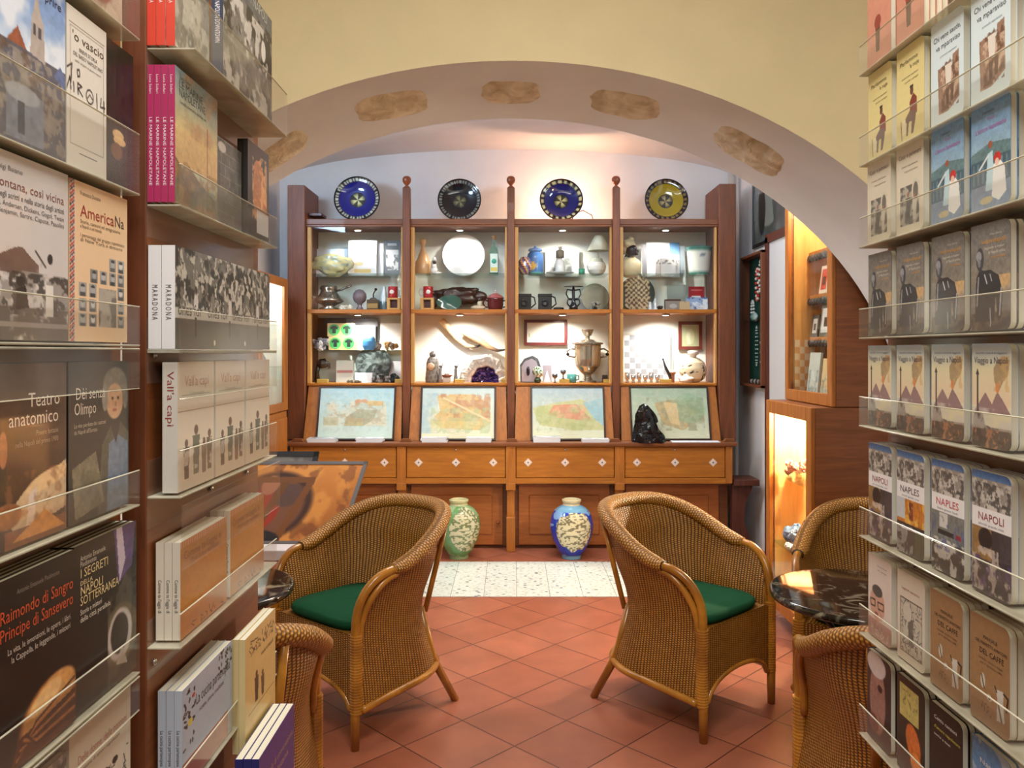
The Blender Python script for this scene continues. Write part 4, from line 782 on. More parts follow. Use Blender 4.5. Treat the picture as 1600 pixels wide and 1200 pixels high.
def chair_meshes():
    out = []
    NU, NV = 150, 30
    def shell(off, g, rev, us):
        V, UV, F = [], [], []; arc = 0; last = None
        for i in range(NU+1):
            s_ = i/NU; p = plan(s_, .5)
            if last: arc += math.hypot(p[0]-last[0], p[1]-last[1])
            last = p; zt = max(ztop(s_), .43); zb = .15+.025*math.sin(PI*s_)
            for j in range(NV+1):
                z = zb+(zt-zb)*j/NV; x, y = plan(s_, z, off); V.append((x, y, z)); UV.append((arc, z))
        n = NV+1
        for i in range(NU):
            for j in range(NV):
                f = (i*n+j, (i+1)*n+j, (i+1)*n+j+1, i*n+j+1); F.append(f[::-1] if rev else f)
        g.add(V, F, smooth=True, uv=UV)
    g = G(); shell(.005, g, False, 1); shell(-.005, g, True, 1); out.append(('woven_shell', g.build('woven_shell', 'wicker', mesh_only=True)))
    # front skirt below the seat, with an arched lower edge
    g = G(); n = 30; V, UV = [], []
    zb = lambda x: .15+.085*math.sqrt(max(0, 1-(x/.215)**2))
    for s_ in (-1, 1):
        for i in range(n+1):
            x = -.235+.47*i/n
            for j in range(11): z = zb(x)+(ZS+.004-zb(x))*j/10; V.append((x, YF+.004*s_-.012, z)); UV.append((x+.3, z))
    F = []
    for q in (0, 1):
        o = q*(n+1)*11
        for i in range(n):
            for j in range(10): f = (o+i*11+j, o+(i+1)*11+j, o+(i+1)*11+j+1, o+i*11+j+1); F.append(f if q == 0 else f[::-1])
    g.add(V, F, uv=UV); out.append(('front_skirt', g.build('front_skirt', 'wicker', mesh_only=True)))
    # seat
    g = G(); N_ = 60; P = [plan(i/N_, ZS, -.004) for i in range(N_+1)]
    g.poly([(a, b) for a, b in P][::-1], (0, 0, ZS), (1, 0, 0), (0, 1, 0), .03); me = g
    k = [np.array(v) for v in g.v][0]; g.uv[0] = k[:, :2]; out.append(('woven_seat', g.build('woven_seat', 'wicker', mesh_only=True)))
    # rolled rim
    g = G(); P = []
    a0 = next(i/400 for i in range(400) if plan(i/400, .66)[1] >= YR)
    for i in range(81):
        s_ = a0+(1-2*a0)*i/80; z = rimz(plan(s_, .66)[1]); x, y = plan(s_, z, .008); P.append((x, y, z))
    r = [.035 if 4 < i < 76 else .025+.0022*min(i, 80-i) for i in range(81)]
    g.tube(P, r, 14, flat=.82); out.append(('rolled_rim', g.build('rolled_rim', 'wicker_roll', mesh_only=True)))
    for sx in (-1, 1):
        # outer arm cane: from the roll forward, over and down into the front leg
        g = G(); xr, zr = WZ(.66)+.008, .655; P = [(sx*xr, YR+.06, zr+.012), (sx*xr, YR+.02, zr+.004), (sx*xr, YR, zr-.002)]
        for i in range(1, 15):
            t = PI/2*i/14; P.append((sx*(xr-.038*sm(i/14)), YR-(.155)*math.sin(t), ZS+.02+(zr-.002-ZS-.02)*math.cos(t)**.8))
        P.append((sx*(xr-.038), YR-.155, ZS-.02)); g.tube(P, .0165, 12); out.append(('arm', g.build('arm', 'cane', mesh_only=True)))
        # inner cane that edges the woven panel
        g = G(); P = []
        for i in range(13):
            t = PI/2*i/12; y = YR+.02-(YR+.02-YF-.012)*math.sin(t); z = ZS+(.632-ZS)*math.cos(t); P.append((sx*(WZ(z)+.012), y, z))
        P.append((sx*(WZ(ZS)+.010), YF+.012, ZS-.03)); g.tube(P, .0135, 10); out.append(('arm_brace', g.build('arm_brace', 'cane', mesh_only=True)))
        # front leg with its wrapped upper length
        g = G(); xl = sx*(xr-.038); g.tube([(xl, YR-.155, ZS+.01), (xl, YR-.155, .14), (xl, YR-.156, .0)], [.0185, .0185, .016], 12)
        leg = g.build('leg', 'cane', mesh_only=True)
        g = G(); P = [(xl, YR-.150, z) for z in np.linspace(.135, ZS+.015, 57)]; g.tube(P, [.0235+.0016*(i % 2) for i in range(57)], 12, smooth=False); out.append(('leg', leg)); out.append(('leg_wrapping', g.build('leg_wrapping', 'cane', mesh_only=True)))
        # splayed rear leg
        g = G(); g.tube([(sx*.185, .150, .42), (sx*.205, .200, .20), (sx*.255, .292, 0)], [.017, .018, .016], 12); out.append(('leg', g.build('leg', 'cane', mesh_only=True)))
        # brace behind the waist
        g = G(); s1 = .36 if sx < 0 else .64; zt = rimz(plan(s1, .66)[1]); a, b = plan(s1, zt, .022), plan(s1, .40, .016); g.tube([(a[0], a[1], zt-.02), ((a[0]+b[0])/2*1.005, (a[1]+b[1])/2+.004, (zt+.40)/2), (b[0], b[1], .40)], .0115, 10); out.append(('back_brace', g.build('back_brace', 'cane', mesh_only=True)))
    g = G(); P = [(*plan(i/60, .15, .004), .15+.025*math.sin(PI*i/60)) for i in range(61)]; g.tube(P, .015, 10); out.append(('bottom_rail', g.build('bottom_rail', 'cane', mesh_only=True)))
    g = G(); P = [(x, YF-.012, zb(x)-.004) for x in np.linspace(-.232, .232, 41)]; g.tube(P, .011, 10); out.append(('skirt_arch', g.build('skirt_arch', 'cane', mesh_only=True)))
    return out
_cm = chair_meshes()
def chair(loc, rz, label):
    t = thing('rattan_tub_chair', label, 'chair', (*loc, 0), rz, 'rattan tub chairs around the small round tables')
    for n, me in _cm: link(n, me, t)
    return t
def cushion_mesh():
    g = G(); n, m = 72, 8; V = []
    prof = [(1-.06*.0, .0), (1.0, .012), (1.015, .022), (1.0, .034), (.965, .042), (.7, .047), (.35, .049), (.0, .050)]
    prof = [(.96, 0.0)]+prof[1:]
    for k, z in prof:
        for j in range(n):
            t = 2*PI*j/n; c, q = math.cos(t), math.sin(t); e = .42
            x = .222*math.copysign(abs(c)**e, c)*(1 if q < 0 else .96-.06*q); y = -.03+(.222 if q < 0 else .205)*math.copysign(abs(q)**e, q)
            V.append((x*k, -.02+(y+.02)*k, z+.003*math.sin(x*14)*math.cos(y*11)*(k < .99)))
    F = [(i*n+j, i*n+(j+1) % n, (i+1)*n+(j+1) % n, (i+1)*n+j) for i in range(len(prof)-1) for j in range(n)]+[tuple(reversed(range(n)))]
    g.add(V, F, (14, 74, 46), 0, True); return g.build('seat_cushion', 'cloth', mesh_only=True)
_cu = cushion_mesh()
def cushion(loc, rz, label):
    o = link('seat_cushion', _cu, None, (*loc, ZS+.002)); o.rotation_euler = (0, 0, rz); tag(o, label, 'cushion', 'green seat cushions on the rattan chairs')
for loc, deg, lab, q in (((.74, 3.44), 43, 'rattan tub chair right of the aisle, seen whole, turned toward the right table', 'dark green cushion on the right rattan chair seen whole'),
                   ((-.625, 3.38), -38.5, 'rattan tub chair left of the aisle, seen whole, turned toward the left table', 'dark green cushion on the left rattan chair seen whole'),
                   ((1.13, 2.20), 176, 'near rattan chair at right, back half hidden by the pocket book stand', 'green cushion on the near right chair, tucked under the round table'),
                   ((-.83, 2.20), -172, 'near rattan chair at left, mostly hidden behind the left book stand', 'green cushion on the near left chair behind the book stand'),
                   ((1.50, 3.28), -32, 'rattan chair behind the right marble table beside the wooden cabinet', 'green cushion on the chair behind the right marble table')):
    chair(loc, R_ := math.radians(deg), lab); cushion(loc, R_, q)
# ------------------------------------------------------------------ round tables
def round_table(cx, cy, r, label):
    t = thing('round_table', label, 'table', (cx, cy, 0), 0, 'small round tables with black marble tops')
    g = G(); g.lathe([(0, .672), (r-.012, .672), (r-.004, .676), (r, .684), (r, .692), (r-.004, .699), (r-.01, .70), (0, .70)], 72); g.build('table_top', 'black_marble', t)
    g = G(); g.lathe([(0, .02), (.03, .02), (.026, .3), (.022, .6), (.05, .655), (.16, .664), (.16, .672), (0, .672)], 24, col=(18, 18, 18)); g.build('pedestal', 'lacquer', t)
    for k in range(3):
        a = k*2*PI/3+.5; g = G(); g.tube([(.02*math.cos(a), .02*math.sin(a), .10), (.12*math.cos(a), .12*math.sin(a), .085), (.22*math.cos(a), .22*math.sin(a), .015)], [.018, .015, .012], 8, (18, 18, 18)); g.build('foot', 'lacquer', t)
        g = G(); g.tube([(.03*math.cos(a), .03*math.sin(a), .45), (.10*math.cos(a), .10*math.sin(a), .57), (.20*math.cos(a), .20*math.sin(a), .667)], .009, 8, (18, 18, 18)); g.build('brace', 'lacquer', t)
round_table(1.17, 2.66, .30, 'round table with black marble top at right, reflecting the lit cabinet')
round_table(-1.04, 2.72, .29, 'round table with black marble top at left behind the book stand')
# ------------------------------------------------------------------ sideboard: drawers over recessed doors
sb = thing('sideboard', 'long orange-brown wooden sideboard under the lit showcase, four inlaid drawers', 'sideboard', (0, 6.0, 0))
g = G(); g.bbox(-1.70, 1.685, -.03, .60, .796, .822, b=.004); g.build('worktop', 'wood_red_h', sb)
g = G(); g.box(-1.66, 1.65, .02, .60, .50, .796); g.box(-1.66, 1.65, .12, .60, .02, .50); g.box(-1.66, 1.65, .14, .60, 0, .02); g.build('body', 'wood_red_h', sb)
g = G(); g.box(-1.66, 1.65, -.012, .02, .515, .548); g.box(-1.66, 1.65, -.006, .02, .548, .556); g.box(-1.66, 1.65, -.004, .02, .786, .796); g.build('rail', 'wood_orange', sb)
for x0, x1 in ((-1.66, -1.645), (-.862, -.795), (-.046, .027), (.77, .843), (1.60, 1.65)):
    g = G(); g.bbox(x0, x1, -.014, .02, .515, .796, b=.002)
    if x0 > -1 and x1 < 1.2:
        c = (x0+x1)/2; g.bbox(c-.036, c+.036, -.02, .02, .465, .52, b=.003); g.bbox(c-.030, c+.030, .03, .12, .0, .47, b=.003); g.bbox(c-.034, c+.034, -.005, .12, .0, .26, b=.004)
    g.build('stile', 'wood_orange_v', sb)
def diamond():
    g = G(); a = .031
    for r, c, z in ((a, (226, 218, 210), 0), (a*.78, (196, 120, 100), .0006), (a*.66, (232, 226, 218), .0012)):
        g.poly([(r, 0), (0, r), (-r, 0), (0, -r)], (0, -z, 0), (1, 0, 0), (0, 0, 1), .004, c)
    for k in range(4):
        t = k*PI/2; u = (math.cos(t), math.sin(t)); v = (-u[1], u[0]); r = a*.42
        g.poly([(u[0]*r, u[1]*r), (u[0]*.35*r+v[0]*.3*r, u[1]*.35*r+v[1]*.3*r), (0, 0), (u[0]*.35*r-v[0]*.3*r, u[1]*.35*r-v[1]*.3*r)], (0, -.0018, 0), (1, 0, 0), (0, 0, 1), 0, (120, 100, 96))
    return g.build('inlay_tile', 'lacquer', mesh_only=True)
dm = diamond()
for k, (x0, x1) in enumerate(((-1.64, -.866), (-.79, -.05), (.031, .766), (.847, 1.597))):
    g = G(); g.bbox(x0, x1, -.004, .02, .558, .784, b=.004); d = g.build('drawer', 'wood_orange', sb)
    for xx in (x0+.09, (x0+x1)/2, x1-.09):
        o = link('inlay_tile', dm, d, (xx, -.006, .672))
    g = G(); g.lathe([(0, 0), (.008, 0), (.008, .004), (0, .005)], 12, col=(196, 190, 180)); o = g.build('keyhole_plate', 'metal', d, ((x0+x1)/2, -.004, .768)); o.rotation_euler = (PI/2, 0, 0)
    g = G(); xa, xb = x0+.02, x1-.02; g.bbox(xa, xb, .10, .12, .03, .49, b=.003); g.bbox(xa+.08, xb-.08, .092, .10, .11, .41, b=.006); dr = g.build('cupboard_door', 'wood_door', sb)
    g = G(); g.blob((xb-.035, .088, .20), (.013, .013, .013), n=8, col=(120, 60, 26)); g.tube([(xb-.035, .10, .20), (xb-.035, .09, .20)], .006, 8, (120, 60, 26)); g.build('knob', 'lacquer', dr)
for s_ in (-1, 1):
    g = G(); xs = 1.66*s_; P = [(0, .52), (.16, .52), (.15, .47), (.10, .36), (.09, .22), (.13, .10), (.15, 0), (0, 0)]
    g.poly(P if s_ > 0 else [(-a, b) for a, b in P][::-1], (xs, .03, 0), (1, 0, 0), (0, 0, 1), .05, N=(0, -1, 0)); g.bbox(min(xs, xs+.19*s_), max(xs, xs+.19*s_), -.03, .2, .50, .545, b=.004); g.build('end_bracket', 'wood_dark', sb)
# ------------------------------------------------------------------ glazed showcase above it
sh = thing('glazed_showcase', 'tall brown wooden showcase of four lit glass-fronted bays along the back wall', 'showcase', (0, 6.25, .822))
Z0 = -.822
def cb(g, *a, **k): a = list(a); a[4] += Z0; a[5] += Z0; g.bbox(*a, **k)
g = G(); cb(g, -1.72, 1.70, .36, .38, .822, 2.54, b=.002); g.build('back_panel', 'plaster_cabinet', sh)
g = G(); cb(g, -1.62, 1.62, -.035, .37, 2.49, 2.535, b=.004); cb(g, -1.62, 1.62, -.03, 0, 2.475, 2.49, b=.002); g.build('top_board', 'wood_red_h', sh)
for x0, x1, zt in ((-1.735, -1.600, 2.79), (1.600, 1.730, 2.80)):
    g = G(); cb(g, x0, x1, -.07, .37, .822, zt, b=.005); g.build('corner_post', 'wood_red', sh)
for xc in (-.818, -.008, .808):
    g = G(); cb(g, xc-.029, xc+.029, -.06, .0, .822, 2.775, b=.004)
    po = g.build('post', 'wood_red', sh); g = G(); q = 2.775+Z0
    g.lathe([(.018, q-.002), (.026, q+.006), (.012, q+.016), (.012, q+.022), (.020, q+.030), (.0315, q+.046), (.0345, q+.062), (.0315, q+.078), (.02, q+.090), (0, q+.095)], 20, (xc, -.03, 0), (134, 66, 34)); g.build('ball_finial', 'lacquer', po)
    g = G(); cb(g, xc-.010, xc+.010, .0, .36, 1.24, 2.49, b=.001); g.build('divider', 'wood_light', sh)
bays = [(-1.595, -.848), (-.788, -.038), (.022, .778), (.838, 1.595)]
for k, (x0, x1) in enumerate(bays):
    g = G(); cb(g, x0, x1, -.025, .36, 1.803, 1.832, b=.002); g.build('wooden_shelf', 'wood_orange', sh)
    g = G(); cb(g, x0, x1, -.025, .36, 1.238, 1.256, b=.002); g.build('base_shelf', 'wood_orange', sh)
    g = G(); cb(g, x0+.02, x1-.02, -.005, .34, 2.107, 2.115, b=.001); g.build('glass_shelf', 'shelf_glass', sh)
    if k == 0: g = G(); cb(g, x0+.02, x1-.02, .03, .34, 1.508, 1.516, b=.001); g.build('glass_shelf', 'shelf_glass', sh)
    for a, b in ((x0, x0+.028), (x1-.016, x1)):
        g = G(); cb(g, a, b, -.02, .02, 1.256, 1.803, b=.002); cb(g, a, b, -.02, .02, 1.832, 2.475, b=.002); g.build('bay_frame', 'wood_light', sh)
    for z0, z1 in ((1.258, 1.80), (1.834, 2.473)):
        g = G(); g.box(x0+.03, x1-.018, -.012, -.008, z0+Z0, z1+Z0); g.build('glass_pane', 'glass', sh)
    xm = (x0+x1)/2
    for z in (2.475, 1.803):
        g = G(); g.lathe([(0, 0), (.030, 0), (.034, .004), (.034, .012), (.026, .014)], 20, (xm, .085, z+Z0-.014), (206, 200, 190)); lp = g.build('lamp', 'metal', sh)
        g = G(); g.lathe([(0, -.002), (.022, -.002), (.022, 0), (0, 0)], 20, (xm, .085, z+Z0-.013)); g.build('bulb', 'lamp_disc', lp)
    # sloping board below the bay
    g = G(); dx = .012; V = [(x0+.01, -.01, 1.238), (x1-.01, -.01, 1.238), (x1+dx-.012, -.14, .823), (x0-dx+.012, -.14, .823)]
    V = [(a, b, c+Z0) for a, b, c in V]; V += [(a, b+.02, c) for a, b, c in V]
    g.add(V, [(0, 3, 2, 1), (4, 5, 6, 7), (0, 1, 5, 4), (2, 3, 7, 6), (1, 2, 6, 5), (0, 4, 7, 3)]); g.build('sloped_board', 'wood_light' if k == 9 else 'wood_orange_v', sh)
# framed views leaning on the sloped boards
def A1():
    c = Cv(110, 76, (176, 206, 206)); c.grad((150, 196, 214), (190, 212, 204)); c.mott((206, 196, 166), 6, .8, 3, (.08, .25, .9, .75), .45, .2); c.poly([(.36, .58), (.52, .42), (.78, .44), (.74, .62), (.60, .76), (.34, .76)], (150, 156, 128)); c.poly([(.36, .58), (.60, .60), (.60, .76), (.34, .76)], (176, 164, 116)); c.rect(.48, .26, .86, .36, (196, 158, 92)); c.ell(.52, .27, .05, .05, (186, 130, 90)); c.ell(.6, .27, .05, .05, (186, 130, 90)); c.ell(.58, .36, .07, .07, (166, 190, 182)); c.mott((150, 130, 100), 16, .5, 9, (.06, .3, .9, .72), .55); c.rect(.06, .58, .26, .74, (170, 168, 130), .7); return c
def A2():
    c = Cv(110, 76, (206, 206, 186)); c.grad((176, 200, 206), (214, 206, 170)); c.poly([(.2, .14), (.7, .12), (.92, .3), (.96, .7), (.8, .84), (.3, .80), (.12, .66), (.25, .45)], (198, 160, 92)); c.mott((170, 106, 66), 10, .8, 3, (.25, .12, .95, .6), .5, .1); c.mott((150, 170, 120), 8, .6, 7, (.12, .4, .95, .9), .52); c.line([(.3, .2), (.95, .66)], .012, (220, 190, 140)); c.mott((150, 180, 196), 5, .8, 5, (0, .1, .22, .9), .45, .2); c.rect(.12, .66, .8, .8, (206, 186, 110), .5); return c
def A3():
    c = Cv(110, 76, (190, 196, 160)); c.grad((150, 176, 190), (206, 206, 170)); c.poly([(0, .4), (.3, .3), (.7, .22), (.96, .5), (1, .84), (.6, .84), (.1, .74)], (176, 176, 112)); c.poly([(.3, .34), (.62, .32), (.70, .44), (.82, .60), (.78, .66), (.36, .58), (.22, .52)], (196, 120, 80)); c.mott((150, 160, 90), 8, .7, 3, (.05, .35, .98, .85), .52); c.mott((214, 146, 104), 14, .7, 5, (.28, .34, .76, .6), .52); c.poly([(.72, .3), (1, .2), (1, .76), (.86, .6)], (130, 176, 190)); return c
def A4():
    c = Cv(110, 76, (176, 184, 150)); c.grad((150, 176, 150), (200, 200, 170)); c.poly([(.3, .3), (.6, .22), (.9, .42), (.94, .6), (.66, .84), (.4, .72)], (176, 150, 100)); c.mott((130, 130, 96), 10, .7, 3, (.2, .2, .95, .85), .5); c.ell(.75, .4, .22, .3, (110, 160, 120), .5); c.poly([(.42, .28), (.6, .3), (.62, .74), (.5, .7)], (206, 176, 120)); return c
tilt = -math.atan2(.13, .415)
for (x0, x1), fn, lab in (((497, 618), A1, 'framed pale drawing of a walled temple precinct, leftmost under the showcase'), ((657, 775), A2, 'framed drawing of an orange town plan, second from left under the showcase'), ((829, 945), A3, 'framed drawing of a red hilltop over green slopes'), ((984, 1108), A4, 'framed greenish town drawing behind the black obsidian rock')):
    X0, X1 = (x0-800)*6.17/FP, (x1-800)*6.17/FP; W_, H_ = X1-X0, .425
    t = thing('framed_drawing', lab, 'picture', (X0, 6.083, .829)); t.rotation_euler = (tilt, 0, 0)
    g = G(); b = .014
    for a in ((0, W_, 0, b), (0, W_, H_-b, H_), (0, b, b, H_-b), (W_-b, W_, b, H_-b)): g.bbox(a[0], a[1], 0, .016, a[2], a[3], (44, 22, 18), b=.002)
    g.build('frame', 'lacquer', t); g = G(); c_ = fn(); c_.mott((120, 126, 110), 26, .14, 5, (.06, .1, .95, .88), .54, .1); c_.mott((226, 220, 200), 20, .16, 8, (.0, .0, 1, 1), .55, .1); c_.a = c_.a*.80+np.array((176, 184, 164))*.20; g.canvas(c_, (b, .006, H_-b), (W_-2*b, 0, 0), (0, 0, -(H_-2*b))); g.build('artwork', 'print', t)
# booklets and blocks on the worktop
for i, (x, w_, h, lab) in enumerate(((502, .21, .030, 'stack of white booklets at the left end of the sideboard'), (577, .20, .030, 'stack of white booklets, second from the left on the sideboard'), (678, .19, .034, 'stack of white booklets before the orange town drawing, left one'), (748, .19, .034, 'stack of white booklets before the orange town drawing, right one'), (855, .20, .040, 'thick stack of white booklets before the red hilltop drawing'), (930, .20, .024, 'low stack of white booklets right of the red hilltop drawing'))):
    X = (x-800)*6.0/FP; n = max(3, int(h/.006)); t = thing('booklet_stack', lab, 'booklets', (X, 6.005, .823), 0)
    rr = random.Random(i)
    for k in range(n):
        g = G(); dx = rr.uniform(-.006, .006); g.box(-w_/2+dx, w_/2+dx, -.02, .085, k*h/n, (k+1)*h/n-.0008, (214, 214, 220))
        if k == n-1: g.canvas(Cv(16, 10, (206, 206, 212)).mott((120, 126, 140), 4, .8, i, th=.5), (-w_/2+dx, .085, h), (w_, 0, 0), (0, -.105, 0))
        g.build('booklet', 'print', t)
g = G(); g.box(-.18, .18, -.02, .08, 0, .004, (206, 206, 214)); item('paper_sheets', 'loose white sheets lying right of the obsidian rock', 'paper', (1.38, 6.0, .823), [('s', g, 'paper')]).name = 'paper_sheets'
for x, lab in ((463, 'small wooden wedge at the left end of the worktop'), (633, 'small wooden wedge between first and second drawings'), (800, 'small wooden wedge at the middle post of the showcase'), (962, 'small wooden wedge left of the obsidian rock'), (1142, 'small wooden wedge at the right end of the worktop')):
    g = G(); g.poly([(-.045, 0), (.045, 0), (.03, .022), (-.03, .022)], (0, 0, 0), (1, 0, 0), (0, 0, 1), .05, N=(0, -1, 0)); item('wooden_wedge', lab, 'wedge', ((x-800)*6.0/FP, 6.02, .823), [('w', g, 'wood_red_h')]).name = 'wooden_wedge'
# obsidian rock
g = G(); from mathutils import noise as _N
V = []; n, m = 26, 18
for i in range(m+1):
    z = .275*i/m; k = 1-i/m; rx = .030+.092*k**.8; ry = .02+.05*k
    for j in range(n):
        t = 2*PI*j/n; q = 1+.28*_N.cell(Vector((math.cos(t)*1.7, math.sin(t)*1.7, z*14)))*.6+.25*_N.noise(Vector((math.cos(t)*2, math.sin(t)*2, z*12)))
        V.append((rx*q*math.cos(t)-.055*(i/m), ry*q*math.sin(t), z*(1+.0*t)))
V.append((-.055, 0, .29)); F = [(i*n+j, i*n+(j+1) % n, (i+1)*n+(j+1) % n, (i+1)*n+j) for i in range(m) for j in range(n)]+[(m*n+j, m*n+(j+1) % n, (m+1)*n) for j in range(n)]+[tuple(reversed(range(n)))]
g.add(V, F, (10, 11, 16)); item('obsidian_rock', 'jagged glossy black obsidian rock standing on the worktop', 'rock', (1.045, 6.02, .823), [('r', g, 'blackglass')]).name = 'obsidian_rock'
# ------------------------------------------------------------------ plates on top
def plate(x, y, r, base, rim, rimc, cen, lab):
    Xc, Yc, Zc = at(x, y, 6.36); R = r*6.36/FP
    def col(t, z): return (20, 20, 26)
    g = G(); n = 96; rings = [(0, 0), (.16, 0), (.17, 0), (.33, .001), (.34, .001), (.45, .004), (.6, .012), (.78, .028), (.79, .029), (.84, .033), (.85, .033), (.93, .040), (.94, .041), (1, .046)]
    V, C = [], []
    for q, z in rings:
        for j in range(n):
            t = 2*PI*j/n; V.append((R*q*math.cos(t), -z, R*q*math.sin(t)))
            if q <= .33:
                u, v = q*math.cos(t), q*math.sin(t); c = cen if (int(q*9+t*4/PI*2) % 2 == 0 and q > .05) else tuple(a*.35 for a in cen)
                if q <= .17: c = cen if (int(t*4/PI) % 2 == 0) else (60, 60, 50)
                if q > .3: c = (24, 24, 24)
            elif q <= .78: c = base
            elif q <= .79: c = (20, 20, 26)
            elif q <= .93: c = rimc if (int(t*rim/PI/2*2) % 2 == 0) else (20, 20, 30)
            else: c = (20, 18, 24)
            C.append(c)
    m = len(rings); F = [(i*n+j, i*n+(j+1) % n, (i+1)*n+(j+1) % n, (i+1)*n+j) for i in range(m-1) for j in range(n)]
    g.add(V, F, C, 0, True)
    V2 = [(a, b+.008, c) for a, b, c in V]; g.add(V2, [f[::-1] for f in F], (40, 34, 30), 0, True)
    k = (m-1)*n; L_ = m*n; g.add([V[k+j] for j in range(n)]+[V2[k+j] for j in range(n)], [(j, j+n, (j+1) % n+n, (j+1) % n) for j in range(n)], (24, 22, 26), 0, True)
    o = g.build('ceramic_plate', 'gloss', None, (Xc, 6.36+.03, 2.536+R*math.cos(.16)-.004)); o.rotation_euler = (-.16, 0, 0); tag(o, lab, 'plate', 'patterned ceramic plates on top of the showcase')
plate(558, 308, 36, (14, 22, 120), 40, (196, 196, 180), (206, 206, 150), 'cobalt blue plate with white triangle rim, leftmost on the showcase')
plate(718, 310, 34, (10, 16, 26), 56, (130, 134, 124), (120, 120, 84), 'near-black plate with dotted rim, second from left')
plate(877, 308, 34, (18, 24, 104), 20, (206, 200, 150), (196, 190, 130), 'dark blue plate with yellow block rim, above the third bay')
plate(1041, 307, 34, (150, 128, 30), 24, (120, 96, 60), (160, 140, 90), 'mustard yellow plate with dark rim, rightmost on the showcase')
g = G(); g.bbox(-.05, .05, -.02, .14, 0, .022, (96, 60, 40), b=.002); item('wooden_bracket', 'short wooden bracket sticking out beside the left corner post', 'bracket', (-1.545, 6.30, 2.57), [('b', g, 'wood_dark')]).name = 'wooden_bracket'
g = G(); g.tube([(0, 0, 0), (.03, 0, .07), (.10, 0, .10), (.17, 0, .06), (.19, 0, .0)], .004, 8, (60, 40, 34)); item('lamp_cable', 'thin cable looping up behind the third plate', 'cable', (.47, 6.42, 2.537), [('c', g, 'paint')]).name = 'lamp_cable'
g = G(); g.lathe([(0, 0), (.05, 0), (.05, .012), (.02, .016), (.02, .05), (0, .05)], 16, col=(60, 50, 44)); item('uplight_lamp', 'small lamp base hidden on top of the showcase behind the third plate', 'lamp', (.42, 6.50, 2.537), [('b', g, 'lacquer')]).name = 'uplight_lamp'
# ------------------------------------------------------------------ floor vases
def vase(x, name, colf, lab):
    prof = [(0, 0), (.070, 0), (.074, .012), (.072, .02), (.10, .06), (.136, .13), (.155, .20), (.158, .25), (.146, .31), (.118, .355), (.082, .380), (.066, .386), (.062, .398), (.070, .412), (.071, .425), (.060, .428), (.052, .41), (.05, .38)]
    z = [p[1] for p in prof]; zz = np.unique(np.concatenate([np.linspace(0, .386, 20)])); pr = [(float(np.interp(a, z[1:12], [p[0] for p in prof[1:12]])), float(a)) for a in zz]
    g = G(); g.lathe([(0, 0)]+pr+prof[12:], 220, col=colf); item(name, lab, 'vase', (x, 5.84, 0), [(name, g, 'gloss')])
_v = Cv(320, 240, (0, 0, 0)); sh_ = _v.fb(64, 5, 1); sh2 = _v.fb(8, 9, 3)
def smp(a, t, z): return a[int(min(239, max(0, z/.43*239))), int((t % (2*PI))/(2*PI)*319)]
def vblue(t, z):
    if z > .386: return (206, 190, 150)
    if z > .35 or z < .03: return (110, 160, 190)
    f = -PI/2+.12; d = math.hypot(math.atan2(math.sin(t-f), math.cos(t-f))/.98, (z-.21)/.145)+.10*(smp(sh2, t, z)-.5)+.06*math.sin(9*t)
    if d < 1: a = smp(sh_, t, z); return (206, 196, 160) if a > .46 else (120, 110, 84)
    a = smp(sh2, t, z); return (30, 62, 168) if a > .38 else (120, 160, 206)
def vgreen(t, z):
    if z > .386: return (190, 186, 140)
    f = -PI/2+.45; d = math.hypot(math.atan2(math.sin(t-f), math.cos(t-f))/.85, (z-.22)/.16)+.14*(smp(sh2, t, z)-.5)
    a = smp(sh_, t, z)
    if d < 1: return (196, 190, 156) if a > .48 else (110, 120, 84)
    return (96, 140, 84) if smp(sh2, t, z) > .5 else (136, 166, 122)
vase((717-800)*5.84/FP, 'floor_vase', vgreen, 'green glazed vase with pebbled patch on the floor, left of centre')
vase((893-800)*5.84/FP, 'floor_vase', vblue, 'cobalt blue vase with cream mosaic patch on the floor')
# ------------------------------------------------------------------ right wall: jewellery case, photograph, lit cabinets
t = thing('jewellery_case', 'shallow wall-hung wooden case of necklaces on green cloth', 'display case', (1.815, 5.83, 1.236))
g = G(); D_, W_, H_ = .083, .54, 1.01
for a in ((0, D_, 0, .02, 0, H_), (0, D_, W_-.02, W_, 0, H_), (0, D_, 0, W_, 0, .02), (0, D_, 0, W_, H_-.02, H_)): g.bbox(*a, b=.002)
g.build('case_body', 'wood_red', t); g = G(); g.box(D_-.012, D_-.002, .02, W_-.02, .02, H_-.02, (16, 64, 54)); g.build('cloth_back', 'cloth', t)
g = G(); g.box(.002, .005, .02, W_-.02, .02, H_-.02); g.build('glass_pane', 'glass', t)
g = G(); g.box(.012, D_-.015, .02, W_-.02, .50, .506); g.build('glass_shelf', 'shelf_glass', t)
rr = random.Random(4)
def neck(y, z0, z1, c, c2, lab, k=18, r=.011, wd=.028):
    g = G(); 
    for i in range(k):
        a = i/(k-1); s_ = math.sin(a*PI*2); yy = wd*s_; zz = z0+(z1-z0)*(.5+.5*math.cos(a*2*PI)); g.blob((0, yy, zz), (r, r, r), n=5, col=c if i % 2 else c2)
    item('necklace', lab, 'necklace', (1.871, y, 1.236), [('necklace', g, 'gloss')], 'necklaces in the wall case')
neck(6.10, .66, .90, (196, 50, 40), (226, 206, 196), 'red and white coral necklace at the top of the wall case', 22, .013)
neck(6.02, .72, .95, (220, 220, 214), (200, 206, 206), 'white bead necklace beside the red coral one'); neck(6.22, .52, .66, (220, 220, 216), (206, 206, 206), 'small white necklace above the glass shelf')
